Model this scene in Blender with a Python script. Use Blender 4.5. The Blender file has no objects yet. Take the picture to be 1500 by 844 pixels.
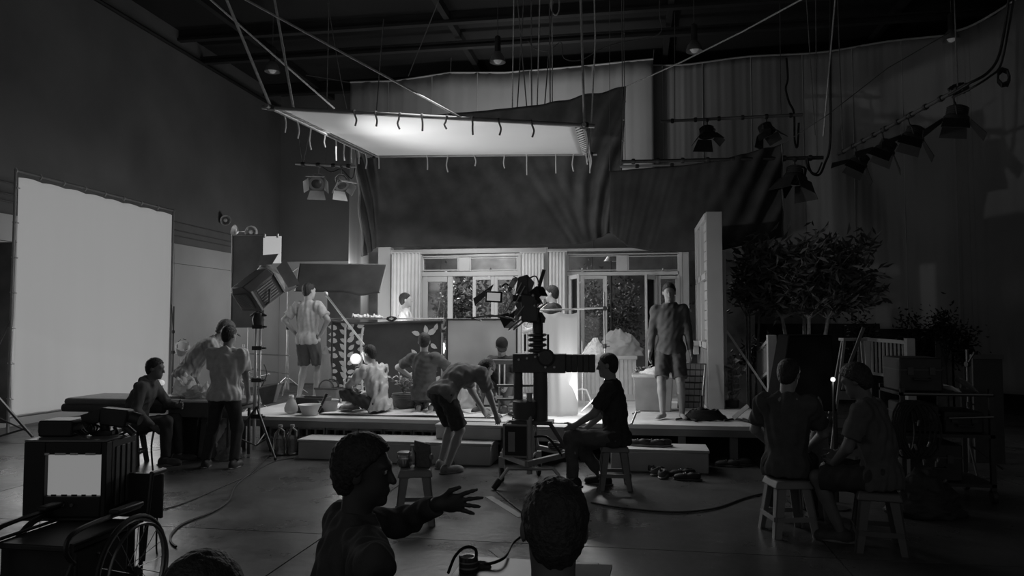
import bpy, math, random
import numpy as np
from mathutils import Vector, Matrix, Euler, noise as mnoise

random.seed(7)
SC = bpy.context.scene
COL = SC.collection
PI = math.pi

# ------------------------------------------------------------------ camera
EYE = Vector((0, 0, 1.65))
FPX = 1100.0
PITCH = math.atan(53 / FPX)
YAW = math.atan(180 / FPX * math.cos(PITCH))
FWD = Vector((-math.sin(YAW) * math.cos(PITCH), math.cos(YAW) * math.cos(PITCH), math.sin(PITCH)))
RGT = Vector((math.cos(YAW), math.sin(YAW), 0))
UPV = RGT.cross(FWD)
cam_data = bpy.data.cameras.new('camera')
cam_data.sensor_width = 36
cam_data.lens = FPX / 1500 * 36
cam_data.clip_end = 200
cam = bpy.data.objects.new('camera', cam_data)
COL.objects.link(cam)
cam.location = EYE
cam.rotation_euler = (PI / 2 + PITCH, 0, YAW)
SC.camera = cam


def at(px, py, Y):
    """world point of photo pixel (px,py) at room depth Y"""
    d = FWD + RGT * ((px - 750) / FPX) - UPV * ((py - 422) / FPX)
    return EYE + d * (Y / d.y)


def floor_at(px, py, z=0.0):
    d = FWD + RGT * ((px - 750) / FPX) - UPV * ((py - 422) / FPX)
    return EYE + d * ((z - EYE.z) / d.z)


# ------------------------------------------------------------------ world, view, lights
world = bpy.data.worlds.new('world')
SC.world = world
world.use_nodes = True
bg = world.node_tree.nodes['Background']
bg.inputs[0].default_value = (1, 1, 1, 1)
bg.inputs[1].default_value = 0.105
SC.view_settings.view_transform = 'Standard'
SC.view_settings.look = 'None'
SC.view_settings.exposure = 0.0
SC.view_settings.gamma = 1.0
SC.view_settings.use_curve_mapping = False


def light(name, kind, loc, power, target=None, **kw):
    d = bpy.data.lights.new(name, kind)
    d.energy = power
    for k, v in kw.items():
        setattr(d, k, v)
    o = bpy.data.objects.new(name, d)
    COL.objects.link(o)
    o.location = loc
    if target is not None:
        o.rotation_euler = (Vector(target) - Vector(loc)).to_track_quat('-Z', 'Y').to_euler()
    return o


# overhead silk corners: near-left, near-right, far-right, far-left
SILK = [at(397, 158, 8.8), at(856, 184, 8.8), at(864, 226, 12.3), at(546, 229, 12.3)]
SILK_C = sum(SILK, Vector()) / 4
HMI = Vector((*at(394, 372, 8.85),))
light('fresnel_beam', 'SPOT', HMI + Vector((.22, 0.3, .35)), 205, at(870, 215, 10.8), spot_size=1.9, spot_blend=1, shadow_soft_size=.06)
# unseen area light added under the silk to strengthen its bounce
light('silk_bounce_fill', 'AREA', SILK_C + Vector((0, 0, -.4)), 125, SILK_C + Vector((-.9, -.9, -4)), shape='SQUARE', size=3.2)
# unseen fill lights added on stage: behind the leaf screen, beside the glowing cloth
light('stage_lamp', 'AREA', at(560, 520, 11.5), 16, at(610, 430, 13), shape='DISK', size=.5)
light('cloth_lamp', 'AREA', at(852, 575, 9.9), 5, at(860, 440, 13), shape='DISK', size=.4)
light('cloth_side_lamp', 'POINT', at(852, 545, 9.45), 26, shadow_soft_size=.12)
light('leaf_lamp', 'POINT', at(512, 522, 9.9), 9, shadow_soft_size=.1)
light('screen_spill_fill', 'AREA', at(140, 420, 11.6) + Vector((.2, 0, 0)), 90, at(560, 520, 11.0), shape='SQUARE', size=3.2)  # unseen light added before the glowing screen as its spill
# unseen fill light added back left to wash the white boards
light('board_fill', 'POINT', Vector((-7.2, 17.5, 2.7)), 60, shadow_soft_size=.25)
light('garden_fill', 'SPOT', Vector((-2.9, 15.9, 4.4)), 560, Vector((-2.7, 14.3, .8)), spot_size=2.4, spot_blend=.7, shadow_soft_size=.2)  # unseen light added over the garden to brighten the view through the windows
light('backdrop_lamp', 'SPOT', Vector((-2.4, 15.2, 4.9)), 170, Vector((-2.2, 18.2, 7.2)), spot_size=2.6, spot_blend=1, shadow_soft_size=.3)

# ------------------------------------------------------------------ materials
MATS = {}


def M(name, g=.5, rough=.6, metal=0.0, var=.12, scale=6.0, bump=.0, bscale=60.0, spec=.4):
    """neutral grey procedural material with mottled grain"""
    if name in MATS:
        return MATS[name]
    m = bpy.data.materials.new(name)
    m.use_nodes = True
    nt = m.node_tree
    b = nt.nodes['Principled BSDF']
    tc = nt.nodes.new('ShaderNodeTexCoord')
    n = nt.nodes.new('ShaderNodeTexNoise')
    n.inputs['Scale'].default_value = scale
    n.inputs['Detail'].default_value = 5
    nt.links.new(tc.outputs['Object'], n.inputs['Vector'])
    r = nt.nodes.new('ShaderNodeMapRange')
    r.inputs['From Min'].default_value = .3
    r.inputs['From Max'].default_value = .7
    r.inputs['To Min'].default_value = g * (1 - var)
    r.inputs['To Max'].default_value = g * (1 + var)
    nt.links.new(n.outputs['Fac'], r.inputs['Value'])
    nt.links.new(r.outputs['Result'], b.inputs['Base Color'])
    b.inputs['Roughness'].default_value = rough
    b.inputs['Metallic'].default_value = metal
    b.inputs['Specular IOR Level'].default_value = spec
    if bump:
        n2 = nt.nodes.new('ShaderNodeTexNoise')
        n2.inputs['Scale'].default_value = bscale
        n2.inputs['Detail'].default_value = 3
        nt.links.new(tc.outputs['Object'], n2.inputs['Vector'])
        bp = nt.nodes.new('ShaderNodeBump')
        bp.inputs['Strength'].default_value = bump
        bp.inputs['Distance'].default_value = .02
        nt.links.new(n2.outputs['Fac'], bp.inputs['Height'])
        nt.links.new(bp.outputs['Normal'], b.inputs['Normal'])
    MATS[name] = m
    return m


def EM(name, s, base=.6):
    if name in MATS:
        return MATS[name]
    m = bpy.data.materials.new(name)
    m.use_nodes = True
    b = m.node_tree.nodes['Principled BSDF']
    b.inputs['Base Color'].default_value = (base, base, base, 1)
    b.inputs['Emission Color'].default_value = (1, 1, 1, 1)
    b.inputs['Emission Strength'].default_value = s
    b.inputs['Roughness'].default_value = .8
    b.inputs['Specular IOR Level'].default_value = .1
    MATS[name] = m
    return m


def SHEER(name, g=.5, transl=.5, alpha=1.0):
    """cloth or film that lets light through"""
    if name in MATS:
        return MATS[name]
    m = bpy.data.materials.new(name)
    m.use_nodes = True
    nt = m.node_tree
    out = nt.nodes['Material Output']
    nt.nodes.remove(nt.nodes['Principled BSDF'])
    d = nt.nodes.new('ShaderNodeBsdfDiffuse')
    t = nt.nodes.new('ShaderNodeBsdfTranslucent')
    tc = nt.nodes.new('ShaderNodeTexCoord')
    n = nt.nodes.new('ShaderNodeTexNoise')
    n.inputs['Scale'].default_value = 3.5
    nt.links.new(tc.outputs['Object'], n.inputs['Vector'])
    r = nt.nodes.new('ShaderNodeMapRange')
    r.inputs['To Min'].default_value = g * .85
    r.inputs['To Max'].default_value = min(1, g * 1.12)
    nt.links.new(n.outputs['Fac'], r.inputs['Value'])
    nt.links.new(r.outputs['Result'], d.inputs['Color'])
    nt.links.new(r.outputs['Result'], t.inputs['Color'])
    mx = nt.nodes.new('ShaderNodeMixShader')
    mx.inputs[0].default_value = transl
    nt.links.new(d.outputs[0], mx.inputs[1])
    nt.links.new(t.outputs[0], mx.inputs[2])
    last = mx
    if alpha < 1:
        tr = nt.nodes.new('ShaderNodeBsdfTransparent')
        m2 = nt.nodes.new('ShaderNodeMixShader')
        m2.inputs[0].default_value = alpha
        nt.links.new(tr.outputs[0], m2.inputs[1])
        nt.links.new(last.outputs[0], m2.inputs[2])
        last = m2
    nt.links.new(last.outputs[0], out.inputs[0])
    MATS[name] = m
    return m


def GLASS(name, refl=.1, tint=.95):
    if name in MATS:
        return MATS[name]
    m = bpy.data.materials.new(name)
    m.use_nodes = True
    nt = m.node_tree
    out = nt.nodes['Material Output']
    nt.nodes.remove(nt.nodes['Principled BSDF'])
    t = nt.nodes.new('ShaderNodeBsdfTransparent')
    t.inputs[0].default_value = (tint, tint, tint, 1)
    g = nt.nodes.new('ShaderNodeBsdfGlossy')
    g.inputs['Roughness'].default_value = .06
    f = nt.nodes.new('ShaderNodeFresnel')
    f.inputs[0].default_value = 1.45
    a = nt.nodes.new('ShaderNodeMath')
    a.operation = 'ADD'
    a.inputs[1].default_value = refl
    nt.links.new(f.outputs[0], a.inputs[0])
    mx = nt.nodes.new('ShaderNodeMixShader')
    nt.links.new(a.outputs[0], mx.inputs[0])
    nt.links.new(t.outputs[0], mx.inputs[1])
    nt.links.new(g.outputs[0], mx.inputs[2])
    nt.links.new(mx.outputs[0], out.inputs[0])
    MATS[name] = m
    return m


# ------------------------------------------------------------------ mesh helpers
def frame_of(d):
    d = Vector(d).normalized()
    a = Vector((0, 0, 1)) if abs(d.z) < .95 else Vector((1, 0, 0))
    x = a.cross(d).normalized()
    y = d.cross(x)
    return x, y, d


class MB:
    """collects shapes, then links them as ONE mesh object"""

    def __init__(s):
        s.v = []
        s.f = []

    def add(s, vs, fs):
        o = len(s.v)
        s.v += [tuple(p) for p in vs]
        s.f += [tuple(i + o for i in f) for f in fs]
        return s

    def box(s, c, size, rot=None):
        hx, hy, hz = size[0] / 2, size[1] / 2, size[2] / 2
        R = rot if isinstance(rot, Matrix) else (Euler(rot).to_matrix() if rot else Matrix.Identity(3))
        c = Vector(c)
        vs = [c + R @ Vector((x * hx, y * hy, z * hz)) for x in (-1, 1) for y in (-1, 1) for z in (-1, 1)]
        return s.add(vs, [(0, 1, 3, 2), (4, 6, 7, 5), (0, 4, 5, 1), (2, 3, 7, 6), (0, 2, 6, 4), (1, 5, 7, 3)])

    def span(s, lo, hi):
        lo, hi = Vector(lo), Vector(hi)
        return s.box((lo + hi) / 2, [abs(a) for a in (hi - lo)])

    def bar(s, p, q, w, h=None):
        """square bar between two points"""
        p, q = Vector(p), Vector(q)
        h = h or w
        x, y, d = frame_of(q - p)
        R = Matrix((x, y, d)).transposed()
        return s.box((p + q) / 2, (w, h, (q - p).length), R)

    def hexa(s, pts):
        """eight corners: bottom four, top four, each going round"""
        return s.add(pts, [(0, 3, 2, 1), (4, 5, 6, 7), (0, 1, 5, 4), (1, 2, 6, 5), (2, 3, 7, 6), (3, 0, 4, 7)])

    def tube(s, p, q, r, r2=None, n=10):
        p, q = Vector(p), Vector(q)
        r2 = r if r2 is None else r2
        x, y, d = frame_of(q - p)
        vs = []
        for c, rr in ((p, r), (q, r2)):
            vs += [c + (x * math.cos(2 * PI * i / n) + y * math.sin(2 * PI * i / n)) * rr for i in range(n)]
        fs = [(i, (i + 1) % n, n + (i + 1) % n, n + i) for i in range(n)]
        fs += [tuple(range(n - 1, -1, -1)), tuple(range(n, 2 * n))]
        return s.add(vs, fs)

    def path(s, pts, r, n=6, closed=False):
        pts = [Vector(p) for p in pts]
        k = len(pts)
        vs = []
        px = None
        for i, p in enumerate(pts):
            a = pts[i - 1] if (i > 0 or closed) else p
            b = pts[(i + 1) % k] if (i < k - 1 or closed) else p
            d = (b - a).normalized() if (b - a).length > 1e-9 else Vector((0, 0, 1))
            if px is None:
                px, py, _ = frame_of(d)
            else:
                px = (px - d * px.dot(d))
                px = px.normalized() if px.length > 1e-6 else frame_of(d)[0]
                py = d.cross(px)
            rr = r[i] if isinstance(r, (list, tuple)) else r
            vs += [p + (px * math.cos(2 * PI * j / n) + py * math.sin(2 * PI * j / n)) * rr for j in range(n)]
        fs = []
        for i in range(k if closed else k - 1):
            a, b = i * n, ((i + 1) % k) * n
            fs += [(a + j, a + (j + 1) % n, b + (j + 1) % n, b + j) for j in range(n)]
        if not closed:
            fs += [tuple(range(n - 1, -1, -1)), tuple(range((k - 1) * n, k * n))]
        return s.add(vs, fs)

    def lathe(s, prof, o=(0, 0, 0), axis=(0, 0, 1), n=20, cap=True):
        x, y, d = frame_of(axis)
        o = Vector(o)
        vs = []
        for r, z in prof:
            vs += [o + d * z + (x * math.cos(2 * PI * i / n) + y * math.sin(2 * PI * i / n)) * r for i in range(n)]
        fs = []
        for k in range(len(prof) - 1):
            a, b = k * n, (k + 1) * n
            fs += [(a + i, a + (i + 1) % n, b + (i + 1) % n, b + i) for i in range(n)]
        if cap:
            fs += [tuple(range(n - 1, -1, -1)), tuple(range((len(prof) - 1) * n, len(prof) * n))]
        return s.add(vs, fs)

    def ball(s, c, r, n=12, sc=(1, 1, 1)):
        c = Vector(c)
        m = n // 2
        vs = [c + Vector((0, 0, r * sc[2]))]
        for i in range(1, m):
            t = PI * i / m
            for j in range(n):
                a = 2 * PI * j / n
                vs.append(c + Vector((r * sc[0] * math.sin(t) * math.cos(a), r * sc[1] * math.sin(t) * math.sin(a), r * sc[2] * math.cos(t))))
        vs.append(c - Vector((0, 0, r * sc[2])))
        fs = [(0, 1 + j, 1 + (j + 1) % n) for j in range(n)]
        for i in range(m - 2):
            a, b = 1 + i * n, 1 + (i + 1) * n
            fs += [(a + j, b + j, b + (j + 1) % n, a + (j + 1) % n) for j in range(n)]
        e = len(vs) - 1
        a = 1 + (m - 2) * n
        fs += [(a + j, e, a + (j + 1) % n) for j in range(n)]
        return s.add(vs, fs)

    def prism(s, outline, n):
        """outline: list of 3-D points in a plane; n: extrusion vector"""
        k = len(outline)
        n = Vector(n)
        vs = [Vector(p) for p in outline] + [Vector(p) + n for p in outline]
        fs = [tuple(range(k - 1, -1, -1)), tuple(range(k, 2 * k))]
        fs += [(i, (i + 1) % k, k + (i + 1) % k, k + i) for i in range(k)]
        return s.add(vs, fs)

    def mesh(s, name, mat, smooth=True, ang=40):
        me = bpy.data.meshes.new(name)
        me.from_pydata(s.v, [], s.f)
        me.materials.append(mat)
        if smooth:
            me.shade_smooth()
            me.set_sharp_from_angle(angle=math.radians(ang))
        me.update()
        return me

    def build(s, name, mat, parent=None, bevel=0, smooth=True):
        me = s.mesh(name, mat, smooth)
        o = bpy.data.objects.new(name, me)
        COL.objects.link(o)
        if parent is not None:
            o.parent = parent
            o.matrix_parent_inverse = world_mat(parent).inverted()
        if bevel:
            b = o.modifiers.new('bevel', 'BEVEL')
            b.width = bevel
            b.segments = 2
            b.limit_method = 'ANGLE'
            b.angle_limit = .7
        return o


def world_mat(o):
    m = Matrix.LocRotScale(o.location, o.rotation_euler, o.scale)
    if o.parent:
        m = world_mat(o.parent) @ o.matrix_parent_inverse @ m
    return m


def tag(o, label, cat, group=None, kind=None):
    o['label'] = label
    o['category'] = cat
    if group:
        o['group'] = group
    if kind:
        o['kind'] = kind
    return o


def thing(name, loc, label, cat, group=None):
    o = bpy.data.objects.new(name, None)
    o.empty_display_size = .1
    COL.objects.link(o)
    o.location = loc
    return tag(o, label, cat, group)


def struct(o):
    o['kind'] = 'structure'
    return o


def copy_tree(o, parent=None):
    c = o.copy()
    COL.objects.link(c)
    if parent is not None:
        c.parent = parent
    for ch in list(o.children):
        copy_tree(ch, c)
    return c


def mesh_obj(name, vs, fs, mat, parent=None, smooth=True, solid=0):
    me = bpy.data.meshes.new(name)
    me.from_pydata([tuple(v) for v in vs], [], fs)
    me.materials.append(mat)
    if smooth:
        me.shade_smooth()
    o = bpy.data.objects.new(name, me)
    COL.objects.link(o)
    if parent is not None:
        o.parent = parent
        o.matrix_parent_inverse = world_mat(parent).inverted()
    if solid:
        m = o.modifiers.new('thickness', 'SOLIDIFY')
        m.thickness = solid
        m.offset = 0
    return o


def cloth(name, P, nu, nv, mat, parent=None, solid=.006):
    """sheet from P(u,v) -> point"""
    vs = [P(i / nu, j / nv) for j in range(nv + 1) for i in range(nu + 1)]
    w = nu + 1
    fs = [(j * w + i, j * w + i + 1, (j + 1) * w + i + 1, (j + 1) * w + i) for j in range(nv) for i in range(nu)]
    return mesh_obj(name, vs, fs, mat, parent, True, solid)


def lerp(a, b, t):
    return a + (b - a) * t


def poly(pts, t):
    """point on polyline of (x,y..) tuples or Vectors by parameter"""
    k = t * (len(pts) - 1)
    i = min(int(k), len(pts) - 2)
    return pts[i].lerp(pts[i + 1], k - i)


def spline(pts, per=6):
    """Catmull-Rom points"""
    pts = [Vector(p) for p in pts]
    out = []
    for i in range(len(pts) - 1):
        p0 = pts[max(i - 1, 0)]
        p1, p2 = pts[i], pts[i + 1]
        p3 = pts[min(i + 2, len(pts) - 1)]
        for k in range(per):
            t = k / per
            out.append(.5 * ((2 * p1) + (p2 - p0) * t + (2 * p0 - 5 * p1 + 4 * p2 - p3) * t * t + (3 * p1 - p0 - 3 * p2 + p3) * t ** 3))
    out.append(pts[-1])
    return out


# common materials
BLACKCLOTH = M('black_drape_cloth', .1, .9, var=.25, scale=3, spec=.1)
BLACKMETAL = M('black_metal', .03, .45, var=.2)
BLACKPLASTIC = M('black_plastic', .03, .5, var=.2)
STEEL = M('brushed_steel', .5, .35, .8, var=.1)
FLAGCLOTH = M('flag_duvetyne', .05, .9, var=.2, scale=3, spec=.1)
GREYMETAL = M('grey_painted_metal', .28, .45, .3)
WHITEPAINT = M('white_set_paint', .44, .6, var=.05, scale=2)
TRIMPAINT = M('white_trim_paint', .5, .5, var=.06, scale=3)
WHITECLOTH = M('white_cloth', .75, .9, var=.06, spec=.1)
ROPE = M('pale_rope', .42, .9, var=.2, scale=30)
DARKROPE = M('dark_rope', .12, .9, var=.2, scale=30)
CABLE = M('black_rubber_cable', .012, .6, var=.1)
WOODMID = M('set_timber', .22, .7, var=.3, scale=5)
# ================================================================== THE ROOM
def floor_material():
    m = M('polished_concrete', .07, .4, var=.35, scale=.9, spec=.5)
    nt = m.node_tree
    b = nt.nodes['Principled BSDF']
    geo = nt.nodes.new('ShaderNodeNewGeometry')
    n = nt.nodes.new('ShaderNodeTexNoise')
    n.inputs['Scale'].default_value = 1.3
    n.inputs['Detail'].default_value = 6
    n.inputs['Roughness'].default_value = .7
    nt.links.new(geo.outputs['Position'], n.inputs['Vector'])
    r = nt.nodes.new('ShaderNodeMapRange')
    r.inputs['From Min'].default_value = .3
    r.inputs['From Max'].default_value = .68
    r.inputs['To Min'].default_value = .18
    r.inputs['To Max'].default_value = .5
    nt.links.new(n.outputs['Fac'], r.inputs['Value'])
    nt.links.new(r.outputs['Result'], b.inputs['Roughness'])
    n2 = nt.nodes.new('ShaderNodeTexNoise')
    n2.inputs['Scale'].default_value = 14
    n2.inputs['Detail'].default_value = 8
    nt.links.new(geo.outputs['Position'], n2.inputs['Vector'])
    bp = nt.nodes.new('ShaderNodeBump')
    bp.inputs['Strength'].default_value = .12
    bp.inputs['Distance'].default_value = .02
    nt.links.new(n2.outputs['Fac'], bp.inputs['Height'])
    nt.links.new(bp.outputs['Normal'], b.inputs['Normal'])
    return m


CONCRETE = floor_material()
XL, XR, YB, ZC = -10.0, 9.0, 20.0, 8.2
floor = struct(MB().span((XL - .2, -1.5, -.25), (XR + .2, YB + .2, -.012)).build('floor', M('joint_filler', .05, .9)))
SLX, SLY = 3.8, 3.58
slab_mesh = MB().box((0, 0, -.01), (SLX - .012, SLY - .012, .02)).mesh('slab', CONCRETE)
for i in range(5):
    for j in range(6):
        o = bpy.data.objects.new('slab', slab_mesh)
        COL.objects.link(o)
        o.location = (XL + SLX * (i + .5), -1.48 + SLY * (j + .5), 0)
        o.parent = floor
DARKWALL = M('matt_black_wall', .2, .9, var=.12, scale=.8, spec=.15)
wl = struct(MB().span((XL - .2, -1.5, 0), (XL, YB, ZC)).build('wall_left', DARKWALL))
wb = struct(MB().span((XL, YB, 0), (XR, YB + .2, ZC)).build('wall_back', DARKWALL))
wr = struct(MB().span((XR, -1.5, 0), (XR + .2, YB, ZC)).build('wall_right', DARKWALL))
ce = struct(MB().span((XL - .2, -1.5, ZC), (XR + .2, YB + .2, ZC + .2)).build('ceiling', M('black_ceiling', .022, .9, var=.2, scale=1)))
CYC = M('white_wall_paint', .6, .7, var=.12, scale=.7)
# lower white boards on the left and back walls
for k in range(8):
    y0 = 0.1 + k * 2.485
    b = MB().span((XL, y0, 0), (XL + .05, y0 + 2.475, 2.98)).build('wall_board', CYC, wl)
    b = MB().span((XL, y0, 2.99), (XL + .05, y0 + 2.475, 3.42)).build('wall_board', CYC, wl)
for k in range(3):
    x0 = XL + .06 + k * 2.3
    MB().span((x0, YB - .05, 0), (x0 + 2.29, YB, 3.42)).build('wall_board', CYC, wb)
# ceiling beams, ducts
BEAM = M('beam_steel', .035, .6, .2, var=.2, scale=2)
for k, (y, z, h) in enumerate(((15.0, 7.95, .32), (15.9, 7.75, .12), (11.2, 8.0, .3), (18.9, 7.9, .3))):
    struct(MB().span((XL, y, z), (XR, y + .14, z + .06)).span((XL, y + .05, z + .06), (XR, y + .09, z + h)).span((XL, y, z + h), (XR, y + .14, z + h + .04)).build('trim_%d' % (k + 1), BEAM))
for k in range(4):
    x = -8.5 + k * 4.6
    struct(MB().span((x, 8, 8.02), (x + .12, YB, 8.18)).build('trim_%d' % (k + 5), BEAM))
# conduit along the top of the left wall
c = MB().path([(XL + .06, 4, 7.75), (XL + .06, 12, 7.75), (XL + .06, YB, 7.75)], .04).build('wall_conduit', BEAM, wl)

# fluorescent tube on the beam
t = thing('fluorescent_lamp', at(554, 11, 14.8), 'long thin fluorescent batten fixed to the front ceiling beam', 'lamp')
p, q = at(519, 13, 14.8), at(589, 9, 14.8)
MB().bar(p + Vector((0, .03, .05)), q + Vector((0, .03, .05)), .1, .06).build('housing', GREYMETAL, t)
MB().tube(p, q, .022).build('tube', EM('dim_tube', .06), t)
MB().tube(at(554, 9, 14.9), at(554, 9, 15.05) + Vector((0, 0, .2)), .015).build('bracket', GREYMETAL, t)

# high-bay lamps
def high_bay(px, py, Y, label, size=1.0):
    c = at(px, py, Y)
    r = .16 * size
    t = thing('pendant_lamp', c, label, 'lamp', 'high bay lamps under the ceiling')
    MB().lathe([(r, -.02), (r * .95, .03), (r * .8, .1), (r * .5, .17), (r * .35, .2), (r * .33, .19), (r * .48, .16), (r * .76, .09), (r * .9, .02)], c, cap=False).build('shade', M('lamp_shade_metal', .4, .35, .7), t)
    MB().lathe([(r * .38, .18), (r * .4, .24), (r * .36, .5), (r * .2, .52)], c).build('ballast', BLACKMETAL, t)
    MB().ball(c + Vector((0, 0, .05)), r * .55, 10, (1, 1, 1.2)).build('bulb', EM('dim_bulb', .05), t)
    MB().tube(c + Vector((0, 0, .5)), Vector((c.x, c.y, ZC)), .008, n=6).build('cord', DARKROPE, t)


high_bay(399, 104, 14.5, 'pendant lamp left of the tall ropes above the silk corner')
high_bay(729, 90, 14.6, 'pendant lamp above the middle of the pale backdrop cloth')
high_bay(1017, 74, 14.7, 'pendant lamp above the right hand backdrop, only its rim lit')
high_bay(1394, 58, 15.6, 'pendant lamp at the top corner of the right curtain')

# ================================================================== BACKDROP CLOTHS
def fold(u, s, k=0):
    return (math.sin(u * s * 6.28 + k) * .5 + math.sin(u * s * 2.7 * 6.28 + 1.3 + k) * .3 + math.sin(u * s * 5.9 * 6.28 + .4 + k) * .2)


PALECLOTH = M('pale_backdrop_cloth', .4, .95, var=.07, scale=.8, spec=.05)
t = thing('backdrop_cloth', at(735, 480, 17.6), 'pale grey backdrop cloth hung behind the silk, top edge sagging', 'cloth')
tops = [at(513, 121, 17.6), at(580, 119, 17.6), at(660, 107, 17.6), at(740, 107, 17.6), at(850, 98, 17.6), at(957, 87, 17.6)]


def P(u, v):
    a = poly(tops, u)
    z = lerp(1.2, a.z, v)
    return Vector((a.x, a.y + .025 * fold(u, 7, v), z))


cloth('sheet', P, 120, 16, PALECLOTH, t)
MB().path([poly(tops, i / 30) + Vector((0, 0, .01)) for i in range(31)], .022).build('hem', M('hem_cloth', .5, .9), t)
for k in range(1, 6):
    u = k / 6
    MB().path([P(u, v / 10) + Vector((0, -.012, 0)) for v in range(11)], .008, n=4).build('seam', M('hem_cloth'), t)

# large curtain, back sheet
t = thing('backdrop_curtain', at(1200, 470, 17.0), 'grey muslin curtain hung across the back right behind the tree', 'curtain')
path1 = [Vector((at(937, 96, 17.9).x, 17.9, at(937, 96, 17.9).z)), at(1000, 96, 17.9), at(1095, 84, 17.9), at(1200, 78, 17.7), at(1300, 62, 17.0), at(1400, 52, 15.8)]
sp1 = spline(path1, 8)
GREYCURT = M('grey_muslin', .27, .95, var=.1, scale=.6, spec=.05)


def P(u, v):
    a = poly(sp1, u)
    z = lerp(1.55, a.z, v)
    s = .022 * fold(u, 8, v * .6)
    # gathered swag in the right half
    g = math.exp(-((u - .74) / .15) ** 2) * math.exp(-((v - .45) / .35) ** 2)
    s += g * .2 * math.sin(46 * u + 9 * v + 6 * (u - .74) * (v - 1) * 8)
    return Vector((a.x + s * .3, a.y + s, z))


cloth('sheet', P, 220, 40, GREYCURT, t)
MB().path([p + Vector((0, -.02, .01)) for p in sp1], .022).build('hem', M('curtain_hem', .4, .9), t)
for k in range(1, 7):
    u = k / 7 - .02
    MB().path([P(u, v / 14) + Vector((0, -.014, 0)) for v in range(15)], .008, n=4).build('seam', M('curtain_hem'), t)

# large curtain, right-hand sheet
t = thing('backdrop_curtain', at(1470, 470, 14.5), 'dark grey muslin curtain sheet at the far right side wall', 'curtain')
path2 = [at(1398, 48, 15.6), at(1450, 25, 14.9), Vector((7.75, 13.6, 8.0)), Vector((7.9, 11.5, 8.05)), Vector((8.0, 8.5, 8.05)), Vector((8.0, 6, 8.05))]
sp2 = spline(path2, 8)


def P(u, v):
    a = poly(sp2, u)
    z = lerp(.4, a.z, v)
    s = .06 * fold(u, 8, v * .4)
    return Vector((a.x - s, a.y + s * .4, z))


cloth('sheet', P, 140, 20, M('dark_muslin', .2, .95, var=.1, scale=.6, spec=.05), t)
MB().path([p + Vector((-.02, -.02, .01)) for p in sp2], .022).build('hem', M('curtain_hem'), t)

# black drape one (behind the house set)
t = thing('black_drape', at(720, 300, 13.5), 'large black drape behind the silk with a high slanting corner', 'drape')


def P(u, v):
    YD = 13.5
    top = [(523, 232), (560, 200), (590, 172), (700, 163), (800, 152), (915, 127)]
    bot = [(533, 376), (552, 362), (700, 361), (835, 361), (870, 352), (905, 336)]
    k = u * 5
    i = min(int(k), 4)
    f = k - i
    tp = (lerp(top[i][0], top[i + 1][0], f), lerp(top[i][1], top[i + 1][1], f))
    bt = (lerp(bot[i][0], bot[i + 1][0], f), lerp(bot[i][1], bot[i + 1][1], f))
    p = at(lerp(bt[0], tp[0], v), lerp(bt[1], tp[1], v), YD)
    # diagonal pull folds at both upper corners
    s = .07 * math.exp(-((u - .93) / .14) ** 2) * math.sin((u * 1.0 + (1 - v) * .25) * 75) + .06 * math.exp(-(u / .14) ** 2) * math.sin((u - (1 - v) * .16) * 90)
    s += .02 * fold(u, 3, v)
    return p + Vector((0, s + .12 * math.sin(PI * v) * math.sin(PI * u), 0))


cloth('sheet', P, 150, 50, BLACKCLOTH, t, .01)
MB().path([P(1, v / 12) + Vector((.01, -.02, 0)) for v in range(13)], .02).build('edge_hem', M('drape_hem', .12, .9), t)
MB().path([P(0, v / 12) + Vector((-.01, -.02, 0)) for v in range(13)], .025).build('edge_hem', M('drape_hem2', .3, .9), t)
for k in range(7):
    p = P(1, .06 + k * .14)
    MB().ball(p + Vector((.015, -.03, 0)), .022, 8).build('eyelet', STEEL, t)

# black drape two (front, sagging over the house top)
t = thing('black_drape', at(1030, 300, 12.89), 'black drape hung right of the silk, its lower edge sagging over the door', 'drape')


def P(u, v):
    YD = 12.89
    top = [(893, 251), (950, 246), (1000, 243), (1060, 233), (1145, 211)]
    bot = [(893, 340), (920, 362), (960, 369), (1060, 366), (1147, 347)]
    k = u * 4
    i = min(int(k), 3)
    f = k - i
    f2 = f
    tp = (lerp(top[i][0], top[i + 1][0], f), lerp(top[i][1], top[i + 1][1], f))
    bt = (lerp(bot[i][0], bot[i + 1][0], f2), lerp(bot[i][1], bot[i + 1][1], f2))
    p = at(lerp(bt[0], tp[0], v), lerp(bt[1], tp[1], v), YD)
    s = .012 * fold(u, 3, v * 1.5) + .06 * math.exp(-((1 - u) / .2) ** 2) * math.sin((u + (1 - v) * .2) * 60)
    return p + Vector((0, s, 0))


cloth('sheet', P, 100, 36, M('black_duvetyne', .055, .95, var=.25, scale=3, spec=.05), t, .01)
MB().path([P(1, v / 12) for v in range(13)], .016).build('edge_hem', M('drape_hem'), t)
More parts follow.
